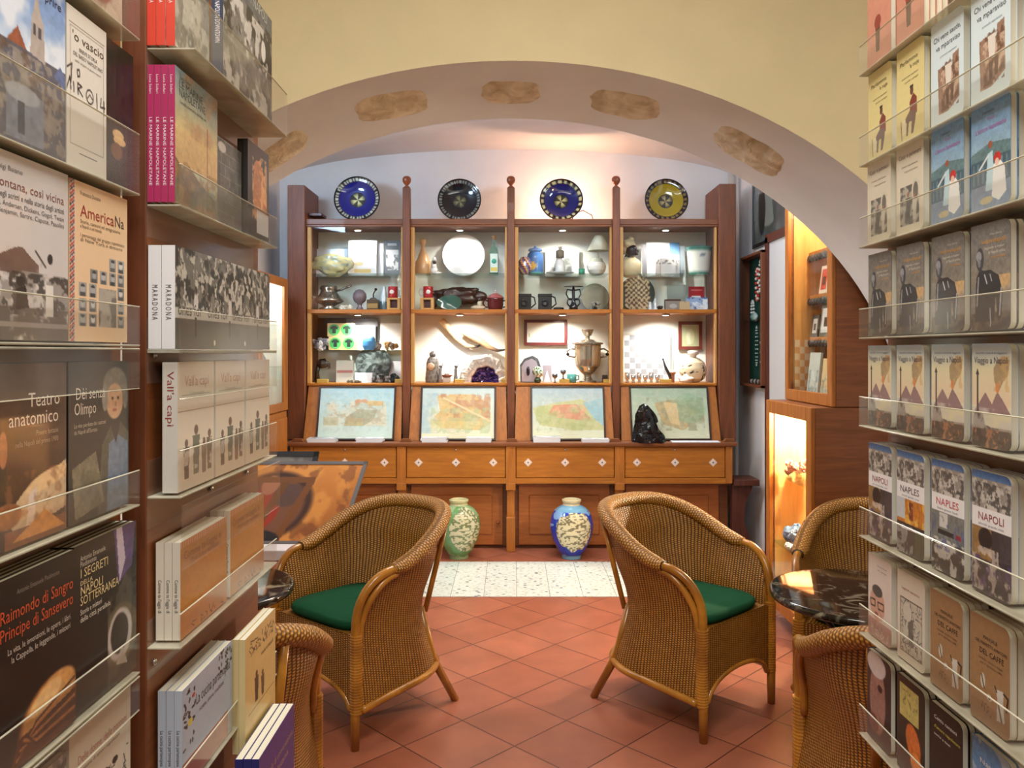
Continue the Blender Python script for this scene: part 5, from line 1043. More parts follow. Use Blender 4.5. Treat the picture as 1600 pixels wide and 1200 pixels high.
neck(6.12, .16, .46, (206, 206, 206), (170, 180, 180), 'long silver chain below the glass shelf', 30, .006, .022); neck(5.98, .10, .46, (190, 200, 206), (120, 140, 140), 'grey stone necklace at lower right of the wall case', 16, .012)
g = G(); g.blob((0, 0, 0), (.02, .05, .03), .3, 2, 10, (170, 190, 186)); g.blob((0, .06, .005), (.018, .04, .03), .3, 4, 10, (110, 150, 144)); item('mineral_cluster', 'pale green crystals on the glass shelf of the wall case', 'crystals', (1.855, 6.10, 1.236+.53), [('mineral_cluster', g, 'gloss')])
g = G(); 
for k in range(7): g.blob((0, -.12+.04*k, 0), (.014, .016, .02), .2, k, 7, (150, 140, 130) if k % 2 else (60, 50, 46))
item('trinkets', 'small dark and silver trinkets on the floor of the wall case', 'trinkets', (1.855, 6.10, 1.236+.038), [('trinkets', g, 'gloss')])
t = thing('framed_photograph', 'black-framed dark photograph hung high on the right wall', 'picture', (1.876, 5.35, 2.30))
g = G()
for a in ((0, .90, 0, .03), (0, .90, .52, .55), (0, .03, .03, .52), (.87, .90, .03, .52)): g.bbox(0, .022, a[0], a[1], a[2], a[3], (16, 14, 14), b=.002)
g.build('frame', 'lacquer', t); c = Cv(70, 44, (60, 66, 64)); c.mott((110, 120, 116), 3, .8, 3, th=.5, soft=.3); c.ell(.40, .5, .3, .3, (150, 156, 150), .6); c.ell(.22, .5, .10, .4, (40, 44, 44)); c.poly([(.5, .3), (.9, .2), (.8, .6), (.55, .8)], (70, 74, 72))
g = G(); g.canvas(c, (.008, .87, .52), (0, -.84, 0), (0, 0, -.49)); g.box(.009, .022, .03, .87, .03, .52, (30, 30, 30)); g.build('photograph', 'gloss', t)
def lit_cabinet(name, x0, x1, y0, y1, z0, z1, st, lab, shelves, wd, inner):
    t = thing(name, lab, 'cabinet', (x0, y0, z0)); X, Y, Z = x1-x0, y1-y0, z1-z0; g = G()
    g.bbox(0, X, 0, .022, 0, Z, b=.003); g.bbox(0, X, Y-.022, Y, 0, Z, b=.003); g.bbox(0, X, .022, Y-.022, 0, .03, b=.002); g.bbox(0, X, .022, Y-.022, Z-.03, Z, b=.002); g.box(X-.015, X, .022, Y-.022, .03, Z-.03)
    g.build('cabinet_body', wd, t); g = G()
    for a in ((0, st, 0, Z), (Y-st*.8, Y, 0, Z), (st, Y-st*.8, 0, st), (st, Y-st*.8, Z-st, Z)): g.bbox(-.02, 0, a[0], a[1], a[2], a[3], b=.003)
    g.build('door_frame', 'wood_orange_v', t); g = G(); g.box(-.012, -.008, st, Y-st*.8, st, Z-st); g.build('glass_pane', 'glass', t)
    g = G(); g.box(.02, X-.016, Y-.030, Y-.0225, .03, Z-.03); g.box(X-.024, X-.016, .022, Y-.03, .03, Z-.03); g.build('lining', inner, t)
    for z in shelves: g = G(); g.box(.01, X-.03, .024, Y-.032, z, z+.008); g.build('glass_shelf', 'shelf_glass', t)
    return t
lit_cabinet('lit_display_cabinet', 1.555, 1.89, 3.84, 4.50, 1.235, 2.50, .06, 'tall narrow lit display cabinet at right, standing on the lower cabinet', (), 'wood_panel', 'wood_light')
lit_cabinet('lit_floor_cabinet', 1.455, 1.89, 3.84, 4.52, .10, 1.232, .07, 'lower lit wooden cabinet at right with crystals on glass shelves', (.34, .72), 'wood_panel', 'wood_light')
point('floor_cabinet_lamp', (1.64, 4.18, 1.14), 55, (1, .88, .64), .03); point('display_cabinet_lamp', (1.66, 4.14, 2.40), 16, (1, .84, .55), .03)
for i, z in enumerate((1.56, 1.79, 2.03)):
    g = G(); g.bbox(0, .17, 0, .44, 0, .022, b=.002); o = item('wooden_bracket_shelf', ('lower', 'middle', 'upper')[i]+' wooden shelf with scalloped edge in the tall lit cabinet', 'shelf', (1.655, 4.02, z), [('shelf_board', g, 'wood_orange'), ('scalloped_edge', (lambda q: [q.blob((.004, .03+.045*k, -.012), (.012, .022, .022), n=6, col=(40, 34, 30)) for k in range(10)] and q)(G()), 'paint')])
for i, (y, z, w_, h, c1, c2, lab) in enumerate(((4.22, 1.812, .11, .15, (206, 190, 170), (190, 60, 50), 'small white frame with red stripe on the middle shelf of the tall cabinet'), (4.17, 1.582, .16, .17, (90, 96, 84), (200, 204, 200), 'dark green framed print on the lower shelf of the tall cabinet'), (4.35, 1.582, .10, .12, (60, 60, 56), (190, 190, 180), 'small dark frame beside the green framed print'))):
    g = G(); g.box(0, .012, 0, w_, 0, h, c1); g.box(-.001, 0, .02, w_-.02, .02, h-.02, c2); g.box(-.002, -.001, w_*.35, w_*.65, h*.3, h*.6, (60, 56, 50)); o = item('framed_card', lab, 'picture', (1.66, y, z+.002), [('framed_card', g, 'print')]); o.rotation_euler = (0, .12, 0)
c = Cv(40, 50, (206, 196, 170)); c.put(((np.floor(c.X*6)+np.floor(c.Y*8)) % 2) > 0, (196, 150, 100)); g = G(); g.canvas(c, (0, 0, .30), (.17, 0, 0), (0, 0, -.30)); g.box(0, .17, .001, .008, 0, .30, (190, 150, 110)); item('checkered_board', 'brown and cream checkered board behind the booklets in the tall cabinet', 'board', (1.575, 4.455, 1.268), [('checkered_board', g, 'print')])
for k, (y, w_, h, c1, lab) in enumerate(((4.13, .15, .23, (196, 206, 196), 'pale green print booklet standing in the tall cabinet'), (3.99, .10, .20, (214, 190, 140), 'cream booklet standing at right in the tall cabinet'))):
    c = Cv(30, 44, c1); c.mott((110, 130, 126), 6, .7, 3+k, (0.1, .4, .9, .95), .5); g = G(); g.canvas(c, (0, w_, h), (0, -w_, 0), (0, 0, -h)); g.box(.0005, .012, 0, w_, 0, h, c1); o = item('print_booklet', lab, 'booklet', (1.60, y+.07, 1.268), [('print_booklet', g, 'print')]); o.rotation_euler = (0, .1, 0)
def minerals(name, lab, loc, n, cols, s_, seed, spread):
    g = G(); r = random.Random(seed)
    for k in range(n): q = r.uniform(.5, 1)*s_; g.blob((r.uniform(-spread[0], spread[0]), r.uniform(-spread[1], spread[1]), q*.7+r.uniform(0, spread[2])), (q, q*1.1, q), .5, seed*31+k, 8, r.choice(cols), smooth=False)
    item(name, lab, 'minerals', loc, [(name, g, 'rock')])
minerals('crystal_cluster', 'pinkish crystal cluster on the upper glass shelf of the lower cabinet', (1.57, 4.34, .829), 16, [(206, 150, 120), (226, 190, 160), (150, 90, 70)], .030, 3, (.06, .07, .05))
minerals('blue_mineral', 'blue-grey mineral on the lower glass shelf of the cabinet', (1.53, 4.32, .449), 7, [(96, 120, 150), (130, 150, 170)], .045, 5, (.03, .03, .06)); minerals('red_white_mineral', 'red and white mineral beside the blue-grey one in the cabinet', (1.58, 4.22, .449), 8, [(170, 70, 50), (220, 206, 190)], .04, 8, (.04, .04, .07))
minerals('dark_stones', 'flat dark and white stones at the front of the lower cabinet shelf', (1.50, 4.20, .449), 9, [(60, 60, 60), (200, 200, 196)], .02, 9, (.03, .10, .0))
# ------------------------------------------------------------------ left wall: lit case and print rack
t = thing('wall_display_case', 'wooden display case with lit glass front on the left wall', 'display case', (-1.949, 5.30, 1.07)); g = G(); X, Y, Z = .26, .66, .97
for a in ((0, X, 0, .03, 0, Z), (0, X, Y-.03, Y, 0, Z), (0, X, 0, Y, 0, .03), (0, X, 0, Y, Z-.03, Z), (0, .02, 0, Y, 0, Z)): g.bbox(*a, b=.002)
g.build('case_body', 'wood_orange_v', t); g = G()
for a in ((0, .06, 0, Z), (Y-.09, Y, 0, Z), (.06, Y-.09, 0, .06), (.06, Y-.09, Z-.06, Z)): g.bbox(X, X+.02, *a, b=.003)
g.build('door_frame', 'wood_orange_v', t); g = G(); g.box(X+.008, X+.012, .06, Y-.09, .06, Z-.06); g.build('glass_pane', 'glass', t); g = G(); g.box(.02, .03, .03, Y-.03, .03, Z-.03); g.box(.03, X-.01, Y-.045, Y-.03, .03, Z-.03); g.build('lining', 'plaster_cabinet', t)
for z in (.32, .62): g = G(); g.box(.03, X-.02, .03, Y-.03, z, z+.008); g.build('glass_shelf', 'shelf_glass', t)
point('wall_case_lamp', (-1.80, 5.50, 1.96), 9, (.92, .96, 1), .03)
rr = random.Random(9)
for k in range(8):
    g = G(); r_ = rr.uniform(.02, .035); h = rr.uniform(.06, .14); g.lathe([(0, 0), (r_, 0), (r_*1.1, h*.4), (r_*.4, h*.7), (r_*.5, h), (0, h)], 14, col=rr.choice([(200, 206, 210), (70, 90, 120), (220, 210, 190), (120, 140, 150)]))
    item('glass_trinket', 'small glass ornament in the left wall display case', 'ornament', (-1.80+rr.uniform(-.03, .03), 5.42+.06*(k % 4)*2, 1.07+(.032, .33)[k//4]), [('glass_trinket', g, 'gloss')], 'ornaments in the left wall display case')
t = thing('low_cabinet', 'plain orange wooden cabinet under the left wall display case', 'cabinet', (-1.949, 5.22, 0)); g = G(); g.bbox(0, .27, 0, .74, 0, 1.065, b=.004); g.build('cabinet_body', 'wood_orange_v', t); g = G(); g.bbox(.27, .285, .03, .71, .05, 1.02, b=.003); g.build('cupboard_door', 'wood_orange_v', t)
def quad_print(name, lab, TR, BR, Wd, cv, fcol, mat_='print', bd=.02):
    TR, BR = Vector(TR), Vector(BR); v = BR-TR; u = Vector((-Wd, 0, 0)); t = thing(name, lab, 'picture', tuple(BR)); n = v.cross(u).normalized(); n = -n if n.y > 0 else n
    g = G(); TL = -v+u; g.canvas(cv, tuple(TL-u*0+n*.006), tuple(-u), tuple(v)); g.build('artwork', mat_, t); g = G(); vv = v.normalized(); uu = u.normalized()
    def bar(a, b, wv): P = [a, b, b+wv, a+wv]; V = [p+n*.010 for p in P]+[p-n*.004 for p in P]; g.add([tuple(p) for p in V], [(0, 1, 2, 3), (7, 6, 5, 4), (0, 4, 5, 1), (1, 5, 6, 2), (2, 6, 7, 3), (3, 7, 4, 0)], fcol)
    Z_ = Vector((0, 0, 0)); bar(-v, Z_, uu*bd); bar(-v+u, u, -uu*bd); bar(-v, -v+u, vv*bd); bar(Z_, u, -vv*bd); g.build('frame', 'paint', t); return t
c = Cv(110, 70, (150, 84, 34)); c.grad((196, 126, 52), (150, 84, 34)); c.mott((206, 140, 66), 7, .8, 4, th=.5, soft=.2); c.mott((104, 56, 26), 10, .6, 7, th=.6); c.ell(.32, .55, .34, .42, (60, 34, 26)); c.ell(.32, .56, .28, .36, (112, 70, 50)); c.ell(.26, .60, .15, .26, (150, 44, 26)); c.ell(.27, .30, .07, .12, (170, 110, 84)); c.ell(.44, .42, .12, .14, (84, 60, 54)); c.rect(.04, .20, .62, .27, (110, 66, 28)); c.poly([(.36, .26), (.42, .26), (.28, 1), (.22, 1)], (104, 62, 26)); c.poly([(.56, .26), (.62, .26), (.50, 1), (.44, 1)], (112, 66, 28)); c.ell(.3, .95, .2, .12, (26, 20, 26))
quad_print('framed_portrait_print', 'framed warm brown portrait print leaning back in the rack behind the left chair', at(575, 722, 4.42), at(532, 852, 4.12), .66, c, (96, 92, 94))
c = Cv(60, 20, (120, 118, 116)); c.mott((80, 78, 78), 5, .7, 3); quad_print('framed_grey_print', 'grey print in a dark mount standing behind the brown portrait print', at(499, 706, 4.62), at(492, 745, 4.56), .60, c, (34, 34, 38), bd=.03)
t = thing('print_rack', 'dark wooden trestle rack holding the framed prints at left', 'rack', (-1.35, 4.35, 0)); g = G()
for x in (-.42, .38):
    g.tube([(x, -.22, 0), (x, .22, .86)], .016, 8); g.tube([(x, .25, 0), (x, -.20, .45)], .016, 8)
g.build('trestle', 'wood_dark', t); g = G(); g.box(-.5, .42, -.30, -.16, .44, .46); g.build('ledge', 'wood_dark', t)
g = G(); g.bbox(-.18, .02, -.1, .12, 0, .05, (206, 200, 204)); item('paper_pile', 'pale pile of papers low beside the rack behind the left table', 'paper', (-1.12, 4.08, .462), [('paper_pile', g, 'paper')])
# ------------------------------------------------------------------ what the showcase holds
T, SH, BS, GM = 2.1155, 1.8325, 1.2565, 1.5165       # glass shelf, wooden shelf, base shelf, middle glass shelf of bay 1
YI = 6.42
def px(x, Y=YI): return (x-800)*Y/FP
U = YI/FP                                              # metres per pixel inside
def lat(name, lab, cat, x, z, prof, col, mt='gloss', Y=YI, extra=(), sx=1, sy=1, group=None, n=28, rz=0):
    """turned object given by a pixel-sized profile; extra adds named parts"""
    g = G(); g.lathe([(a*U, b*U) for a, b in prof], n, col=col, sx=sx, sy=sy); return item(name, lab, cat, (px(x, Y), Y, z), [('body' if extra else name, g, mt)]+list(extra), group, rz)
def flat(name, lab, cat, x0, x1, h, z, cv, Y=6.50, tilt=-.10, edge=(200, 200, 200), t=.012, mt='print', frame=None):
    w_ = (x1-x0)*Y/FP; h = h*Y/FP; g = G(); b = 0 if frame is None else frame[0]*Y/FP
    g.box(0, w_, .0006, t, 0, h, edge); g.canvas(cv, (b, 0, h-b), (w_-2*b, 0, 0), (0, 0, -(h-2*b)))
    parts = [('panel', g, mt)]
    if frame:
        q = G()
        for a in ((0, w_, 0, b), (0, w_, h-b, h), (0, b, b, h-b), (w_-b, w_, b, h-b)): q.bbox(a[0], a[1], -.006, .001, a[2], a[3], frame[1], b=.001)
        parts.append(('frame', q, 'lacquer'))
    o = item(name, lab, cat, (px(x0, Y), Y, z), parts); o.rotation_euler = (tilt, 0, 0); return o
def C(c, w_=30, h=30): return Cv(w_, h, c)
WHT = (224, 226, 228)
# bay 1, top
c = C((214, 214, 220), 44, 40); c.rect(.1, .35, .8, .38, (150, 150, 180)); c.rect(.2, .45, .7, .47, (160, 160, 184)); flat('printed_sheet', 'pale printed sheet at the left of the top shelf, first bay', 'sheet', 494, 543, 44, T, c, 6.54, -.08)
g = G(); g.blob((0, 0, .085), (.15, .05, .085), .35, 4, 22, lambda d, q: (206, 196, 140) if q > -.1 else (170, 176, 150)); item('pale_shell', 'large cream-yellow shell lying in front of the printed sheet', 'shell', (px(520), 6.40, T), [('pale_shell', g, 'gloss')])
c = C((236, 234, 228), 40, 56); c.rect(.22, .80, .80, .92, (220, 184, 84)); c.ell(.38, .66, .16, .06, (216, 204, 150)); flat('white_card', 'large white card with yellow band, centre of the first bay top shelf', 'card', 544, 588, 56, T, c, 6.46, -.08)
flat('white_folder', 'narrow white folder between the white card and the dark framed photo', 'folder', 589, 599, 52, T, C(WHT), 6.50, -.05)
c = C((104, 108, 112), 40, 60); c.rect(.12, .26, .88, .84, (214, 214, 214)); c.mott((96, 98, 100), 6, .9, 3, (.12, .4, .88, .84), .54); c.rect(.2, .08, .75, .14, (196, 196, 196)); flat('grey_photo_book', 'dark grey photo book leaning at the right of the first bay', 'book', 600, 625, 56, T, c, 6.46, -.1)
# bay 1, wooden shelf
mt_ = (150, 140, 128); q = G(); q.tube([(.06, 0, .155), (.10, -.01, .165), (.185, -.02, .20)], [.008, .009, .010], 8, (120, 112, 104)); k = G(); k.tube([(-.09, 0, .09), (-.14, 0, .11), (-.165, 0, .15)], [.014, .010, .007], 8, mt_)
lat('pewter_coffee_pot', 'squat pewter coffee pot with long side handle', 'coffee pot', 514, SH, [(0, 0), (14, 0), (16, 3), (8, 6), (12, 9), (22, 13), (24, 15), (18, 20), (13, 28), (12, 31), (14, 34), (12, 38), (0, 38)], mt_, 'metal', 6.40, [('handle', q, 'metal'), ('spout', k, 'metal')])
minerals('white_crystal', 'small white crystal between pewter pot and glass globe', (px(544), 6.36, SH), 7, [(226, 222, 206), (206, 200, 186)], .024, 21, (.035, .02, .01))
lat('glass_globe', 'smoky glass globe on a short stem, first bay', 'globe', 562, SH, [(0, 0), (6, 0), (5, 4), (3, 7), (4, 10), (9, 14), (11, 20), (10, 26), (6, 31), (0, 33)], (110, 96, 104), 'gloss', 6.38)
q = G(); q.tube([(0, 0, .09), (0, 0, .13), (.01, 0, .15), (.02, 0, .165)], .005, 8, (40, 36, 34)); q.blob((.02, 0, .168), .012, n=7, col=(40, 30, 26)); g = G(); g.bbox(-.046, .046, -.04, .04, 0, .085, (74, 56, 34), b=.003); g.bbox(-.042, .042, -.042, -.038, .015, .055, (150, 120, 66), b=.001); g.blob((0, 0, .088), (.03, .03, .016), n=10, col=(90, 80, 70))
item('coffee_grinder', 'box coffee grinder with crank on the first bay shelf', 'grinder', (px(584), 6.40, SH), [('body', g, 'lacquer'), ('crank', q, 'metal')])
lat('glass_carafe', 'white and grey conical carafe beside the grinder', 'carafe', 600, SH, [(0, 0), (9, 0), (8, 10), (5, 24), (3, 34), (3, 38), (0, 39)], lambda t, z: (220, 224, 226) if z > .07 else (120, 140, 146), 'gloss', 6.46)
def mug(x, lab, s_):
    g = G(); r, h = .039, .09; g.lathe([(0, 0), (r, 0), (r, h), (r-.004, h), (r-.004, .01), (0, .01)], 28, col=lambda t, z: (232, 226, 224) if (z > h-.002 and False) else (170, 32, 44)); g.blob((-.004*s_, -r-.001, .045), (.018, .004, .016), .2, 2, 8, (222, 214, 206))
    q = G(); q.tube([(s_*r*.98, 0, .07), (s_*(r+.022), 0, .072), (s_*(r+.032), 0, .045), (s_*(r+.02), 0, .02), (s_*r*.98, 0, .022)], .0065, 8, (226, 222, 220)); item('red_mug', lab, 'mug', (px(x, 6.34), 6.34, SH+.096), [('cup', g, 'gloss'), ('handle', q, 'gloss')])
def stand(x, lab):
    g = G(); w_ = .052
    for a in ((-w_, w_, .0, .014), (-w_, w_, .080, .095), (-w_, -w_+.022, .014, .08), (w_-.022, w_, .014, .08)): g.bbox(a[0], a[1], -.04, .04, a[2], a[3], b=.001)
    g.box(-w_+.02, w_-.02, -.01, .03, .012, .082); q = G(); q.box(-.026, .026, -.0125, -.0105, .016, .078, (70, 26, 20)); item('wooden_mug_stand', lab, 'stand', (px(x, 6.34), 6.34, SH+.0005), [('box', g, 'wood_light'), ('window', q, 'paint')])
mug(614, 'red mug with bird motif in the first bay, handle to the right', 1); stand(616, 'light wooden box stand under the red mug of the first bay')
mug(669, 'red mug with bird motif in the second bay, handle to the left', -1); stand(668, 'light wooden box stand under the red mug of the second bay')
# bay 1, middle glass shelf
c = C((60, 40, 30), 20, 20); flat('dark_board', 'dark brown board at the back left of the first bay', 'board', 492, 541, 50, GM, c, 6.58, -.02, (60, 40, 30))
flat('grey_board', 'grey board with rounded corner behind the white sheet, first bay', 'board', 541, 590, 50, GM, C((110, 108, 118)), 6.57, -.02, (100, 98, 108)); flat('white_sheet', 'blank white sheet leaning behind the blue egg', 'sheet', 553, 586, 38, GM, C(WHT), 6.53, -.06); c = C((226, 224, 220), 40, 44); c.mott((150, 150, 150), 8, .6, 3, (.7, .2, 1, .95), .6); flat('drawing_sheet', 'white sheet with faint sketch behind the gold figurine', 'sheet', 594, 632, 42, GM, c, 6.53, -.06)
for i, (x, zz, lab) in enumerate(((522, 1, 'upper left'), (542, 1, 'upper right'), (524, 0, 'lower left'), (545, 0, 'lower right'))):
    g = G(); s_ = .108; g.bbox(0, s_, 0, .06, 0, s_*.98, (196, 178, 120), b=.001)
    for q_, cc in ((.046, (60, 160, 80)),): g.poly([(q_*math.cos(a), q_*math.sin(a)) for a in np.linspace(0, 2*PI, 28)[:-1]], (s_/2, -.0012, s_/2), (1, 0, 0), (0, 0, 1), 0, cc)
    g.poly([(-.014, -.03), (.014, -.03), (.014, .008), (.026, .0), (.032, .016), (.012, .032), (-.012, .032), (-.032, .016), (-.026, 0), (-.014, .008)], (s_/2, -.002, s_/2), (1, 0, 0), (0, 0, 1), 0, (24, 40, 30)); g.poly([(-.02, 0), (.02, 0), (.02, .004), (-.02, .004)], (s_/2, -.002, s_/2-.036), (1, 0, 0), (0, 0, 1), 0, (130, 210, 140))
    item('shirt_gift_box', 'green and cream shirt gift box, %s of four' % lab, 'box', (px(x, 6.40)-.054, 6.40, GM+zz*.1075), [('shirt_gift_box', g, 'print')], 'shirt gift boxes in the first bay')
minerals('grey_quartz', 'grey quartz with white tips at the left of the middle shelf', (px(504), 6.36, GM), 12, [(110, 108, 114), (150, 150, 156), (220, 220, 222)], .034, 12, (.05, .02, .05))
lat('blue_glass_egg', 'blue glass egg-shaped paperweight', 'paperweight', 577, GM, [(0, 0), (8, 0), (11, 6), (10.5, 14), (8, 21), (4, 25), (0, 26)], lambda t, z: (60, 120, 170) if z < .09 else (130, 170, 200), 'gloss', 6.38); minerals('grey_pebble_stone', 'small grey-brown stone beside the blue glass egg', (px(591), 6.40, GM), 4, [(110, 100, 96), (140, 130, 124)], .034, 14, (.01, .01, .03)); minerals('gold_figurine', 'small gold and brown figurine before the sketch sheet', (px(611), 6.38, GM), 9, [(190, 160, 90), (150, 110, 60), (90, 70, 50)], .024, 16, (.045, .02, .05))
# bay 1, base
c = C((50, 56, 58), 60, 60); c.mott((110, 116, 118), 7, .8, 3, th=.52); c.mott((150, 156, 156), 12, .7, 8, th=.6)
def disc(name, lab, cat, x, r, z, cv, Y=6.50, edge=(60, 60, 60), t=.014, mt='gloss', tilt=-.12):
    R = r*Y/FP; g = G(); n = 64; h, w_, _ = cv.a.shape; V, Cc = [], []
    for i in range(15):
        q = i/14
        for j in range(n): a = 2*PI*j/n; V.append((R*q*math.cos(a), -.0, R*q*math.sin(a)+R)); Cc.append(cv.a[int(np.clip((.5-.5*q*math.sin(a))*(h-1), 0, h-1)), int((.5+.5*q*math.cos(a))*(w_-1))])
    F = [(i*n+j, i*n+(j+1) % n, (i+1)*n+(j+1) % n, (i+1)*n+j) for i in range(14) for j in range(n)]; g.add(V, F, Cc)
    P = [(R*math.cos(a), R*math.sin(a)) for a in np.arange(n)*2*PI/n]; g.poly(P, (0, .0005, R), (1, 0, 0), (0, 0, 1), t, edge, N=(0, -1, 0)); o = g.build(name, mt, None, (px(x, Y), Y, z)); o.rotation_euler = (tilt, 0, 0); return tag(o, lab, cat)
disc('marble_disc', 'large round grey-green marbled stone disc standing in the first bay', 'disc', 583, 28, BS, c, 6.52)
c = C((190, 190, 182), 40, 40); c.rect(.05, .45, .95, .58, (150, 60, 56), .6); flat('small_box_card', 'pale card with red lettering left of the marbled disc', 'card', 525, 552, 34, BS, c, 6.46, -.08)
flat('label_card', 'small white label card before the marbled disc', 'card', 554, 581, 16, BS, C((214, 216, 220)), 6.38, -.3); flat('pale_card', 'pale pink card at the right end of the first bay floor', 'card', 608, 631, 32, BS, C((214, 206, 214)), 6.55, -.08)
g = G(); g.blob((0, 0, .15), (.05, .04, .035), .3, 3, 14, (36, 26, 24)); g.tube([(-.04, 0, 0), (-.045, 0, .08), (-.03, 0, .14)], [.022, .018, .02], 10, (36, 26, 22)); g.tube([(.02, 0, .16), (.05, 0, .15), (.055, 0, .11)], [.018, .016, .008], 10, (36, 26, 22)); item('dark_elephant_figurine', 'dark curved figurine at the left of the first bay floor', 'figurine', (px(503), 6.44, BS), [('dark_figurine', g, 'gloss')]).name = 'dark_figurine'
for x, wd, lab, Y in ((504, .085, 'small gold nameplate box at the left of the first bay floor', 6.30), (624, .07, 'small gold plate at the right of the first bay floor', 6.30), (718, .075, 'small gold plate at the geode foot, left one', 6.30), (788, .05, 'small dark gold plate at the geode foot, right one', 6.30), (949, .06, 'small gold plate at the right of the third bay floor', 6.30), (1040, .09, 'gold name block beside the metal cups', 6.30), (882, .08, 'gold name block before the tiny goblets', 6.30)):
    g = G(); g.bbox(-wd/2, wd/2, -.01, .03, 0, .03, (176, 146, 70), b=.002); item('gold_nameplate', lab, 'nameplate', (px(x, Y), Y, BS), [('gold_nameplate', g, 'paint')], 'gold nameplates on the showcase floor')
minerals('black_stones', 'black and silver stones before the marbled disc', (px(603), 6.38, BS), 16, [(20, 20, 22), (40, 40, 44), (130, 130, 134)], .03, 31, (.10, .03, .03)); minerals('small_pebbles', 'small mixed pebbles left of the black stones', (px(557), 6.33, BS), 9, [(150, 110, 90), (90, 84, 76), (190, 170, 150)], .014, 33, (.06, .02, .0))
# bay 2, top
lat('turned_wooden_bottle', 'turned light wooden bottle with tall stopper', 'bottle', 661, T, [(0, 0), (12, 0), (12.5, 3), (12, 20), (9, 26), (7, 32), (4, 38), (2.6, 43), (3, 46), (5, 50), (5.4, 56), (0, 57)], (190, 146, 96), 'lacquer', 6.42)
g = G(); g.blob((0, 0, .03), (.03, .025, .03), n=10, col=(226, 220, 212)); g.blob((0, 0, .065), (.018, .018, .024), n=10, col=(220, 214, 206)); g.blob((0, -.004, .098), (.016, .016, .018), n=10, col=(50, 30, 26)); g.lathe([(.018, .108), (.014, .125), (.006, .14), (0, .142)], 12, col=(214, 206, 196)); g.blob((.03, -.01, .012), (.03, .012, .011), n=8, col=(226, 220, 214)); item('masked_figurine', 'small seated white figurine with black mask, top shelf of second bay', 'figurine', (px(680), 6.36, T), [('masked_figurine', g, 'gloss')])
disc('white_plate', 'large plain white plate standing on the second bay top shelf', 'plate', 724, 33, T, C((238, 238, 236)), 6.46, (220, 220, 220))
g = G(); s_ = .034; P = [(-s_, 0), (s_, 0), (s_, .19), (s_*.8, .215), (.011, .235), (.011, .28), (-.011, .28), (-.011, .235), (-s_*.8, .215), (-s_, .19)]; g.poly(P, (0, -.034, 0), (1, 0, 0), (0, 0, 1), .068, (60, 110, 92), N=(0, -1, 0))
q = G(); q.box(-.030, .030, -.0355, -.0345, .02, .17, (206, 226, 224)); q.blob((0, -.036, .11), (.02, .002, .02), n=8, col=(30, 150, 130)); q.box(-.026, .026, -.037, -.0356, .03, .06, (210, 190, 90)); k = G(); k.lathe([(0, .275), (.013, .275), (.013, .30), (.017, .302), (.017, .318), (0, .318)], 16, col=(176, 130, 80)); item('green_bottle', 'square green glass bottle with cork and painted label', 'bottle', (px(772), 6.42, T), [('glass_body', g, 'gloss'), ('label', q, 'print'), ('cork', k, 'paint')])
# bay 2, wooden shelf
g = G(); g.blob((0, .03, .10), (.19, .04, .075), .35, 6, 26, (64, 34, 24)); g.blob((.19, .02, .10), (.05, .025, .04), .3, 8, 12, (70, 38, 28)); g.blob((-.19, .02, .06), (.03, .03, .06), .3, 9, 12, (60, 34, 24)); item('driftwood_carving', 'dark brown carved wood piece behind the green leaf dish', 'carving', (px(714), 6.48, SH+.02), [('driftwood_carving', g, 'lacquer')])
g = G(); V = []; n = 40
for j in range(n): t_ = 2*PI*j/n; V.append((.10*math.cos(t_), -.012*math.sin(t_*2), .06+.058*math.sin(t_)*(1+.15*math.cos(t_))))
V.append((0, .012, .06)); g.add(V, [(j, (j+1) % n, n) for j in range(n)], (60, 96, 84), 0, True); g.add([(a, b+.006, c_) for a, b, c_ in V], [((j+1) % n, j, n) for j in range(n)], (50, 84, 74), 0, True); item('leaf_dish', 'green leaf-shaped dish leaning on the brown carving', 'dish', (px(702), 6.38, SH+.004), [('leaf_dish', g, 'gloss')])
g = G(); g.blob((0, 0, .02), (.06, .025, .02), .2, 3, 12, (196, 176, 150)); g.blob((.01, 0, .05), (.02, .018, .03), n=9, col=(200, 186, 160)); g.blob((.008, -.004, .085), .017, n=9, col=(46, 30, 26)); item('reclining_figurine', 'small reclining figurine beside the dark red sugar bowl', 'figurine', (px(748), 6.36, SH), [('reclining_figurine', g, 'gloss')])
q1 = G(); q1.tube([(.062, 0, .075), (.088, 0, .08), (.098, 0, .055), (.085, 0, .03), (.06, 0, .022)], .006, 8, (90, 24, 30)); q1.tube([(-.062, 0, .075), (-.088, 0, .08), (-.098, 0, .055), (-.085, 0, .03), (-.06, 0, .022)], .006, 8, (90, 24, 30)); q2 = G(); q2.lathe([(.070, .098), (.066, .104), (.045, .122), (.022, .135), (.006, .14), (.006, .146), (.012, .154), (0, .162)], 24, col=lambda t, z: (176, 96, 100) if z < .14 else (220, 200, 196))
lat('sugar_bowl', 'dark red lidded sugar bowl with two handles', 'bowl', 774, SH, [(0, 0), (10, 0), (11, 2), (12.5, 8), (12.2, 16), (13.5, 19), (0, 19)], (94, 26, 32), 'gloss', 6.38, [('handles', q1, 'gloss'), ('lid', q2, 'gloss')])
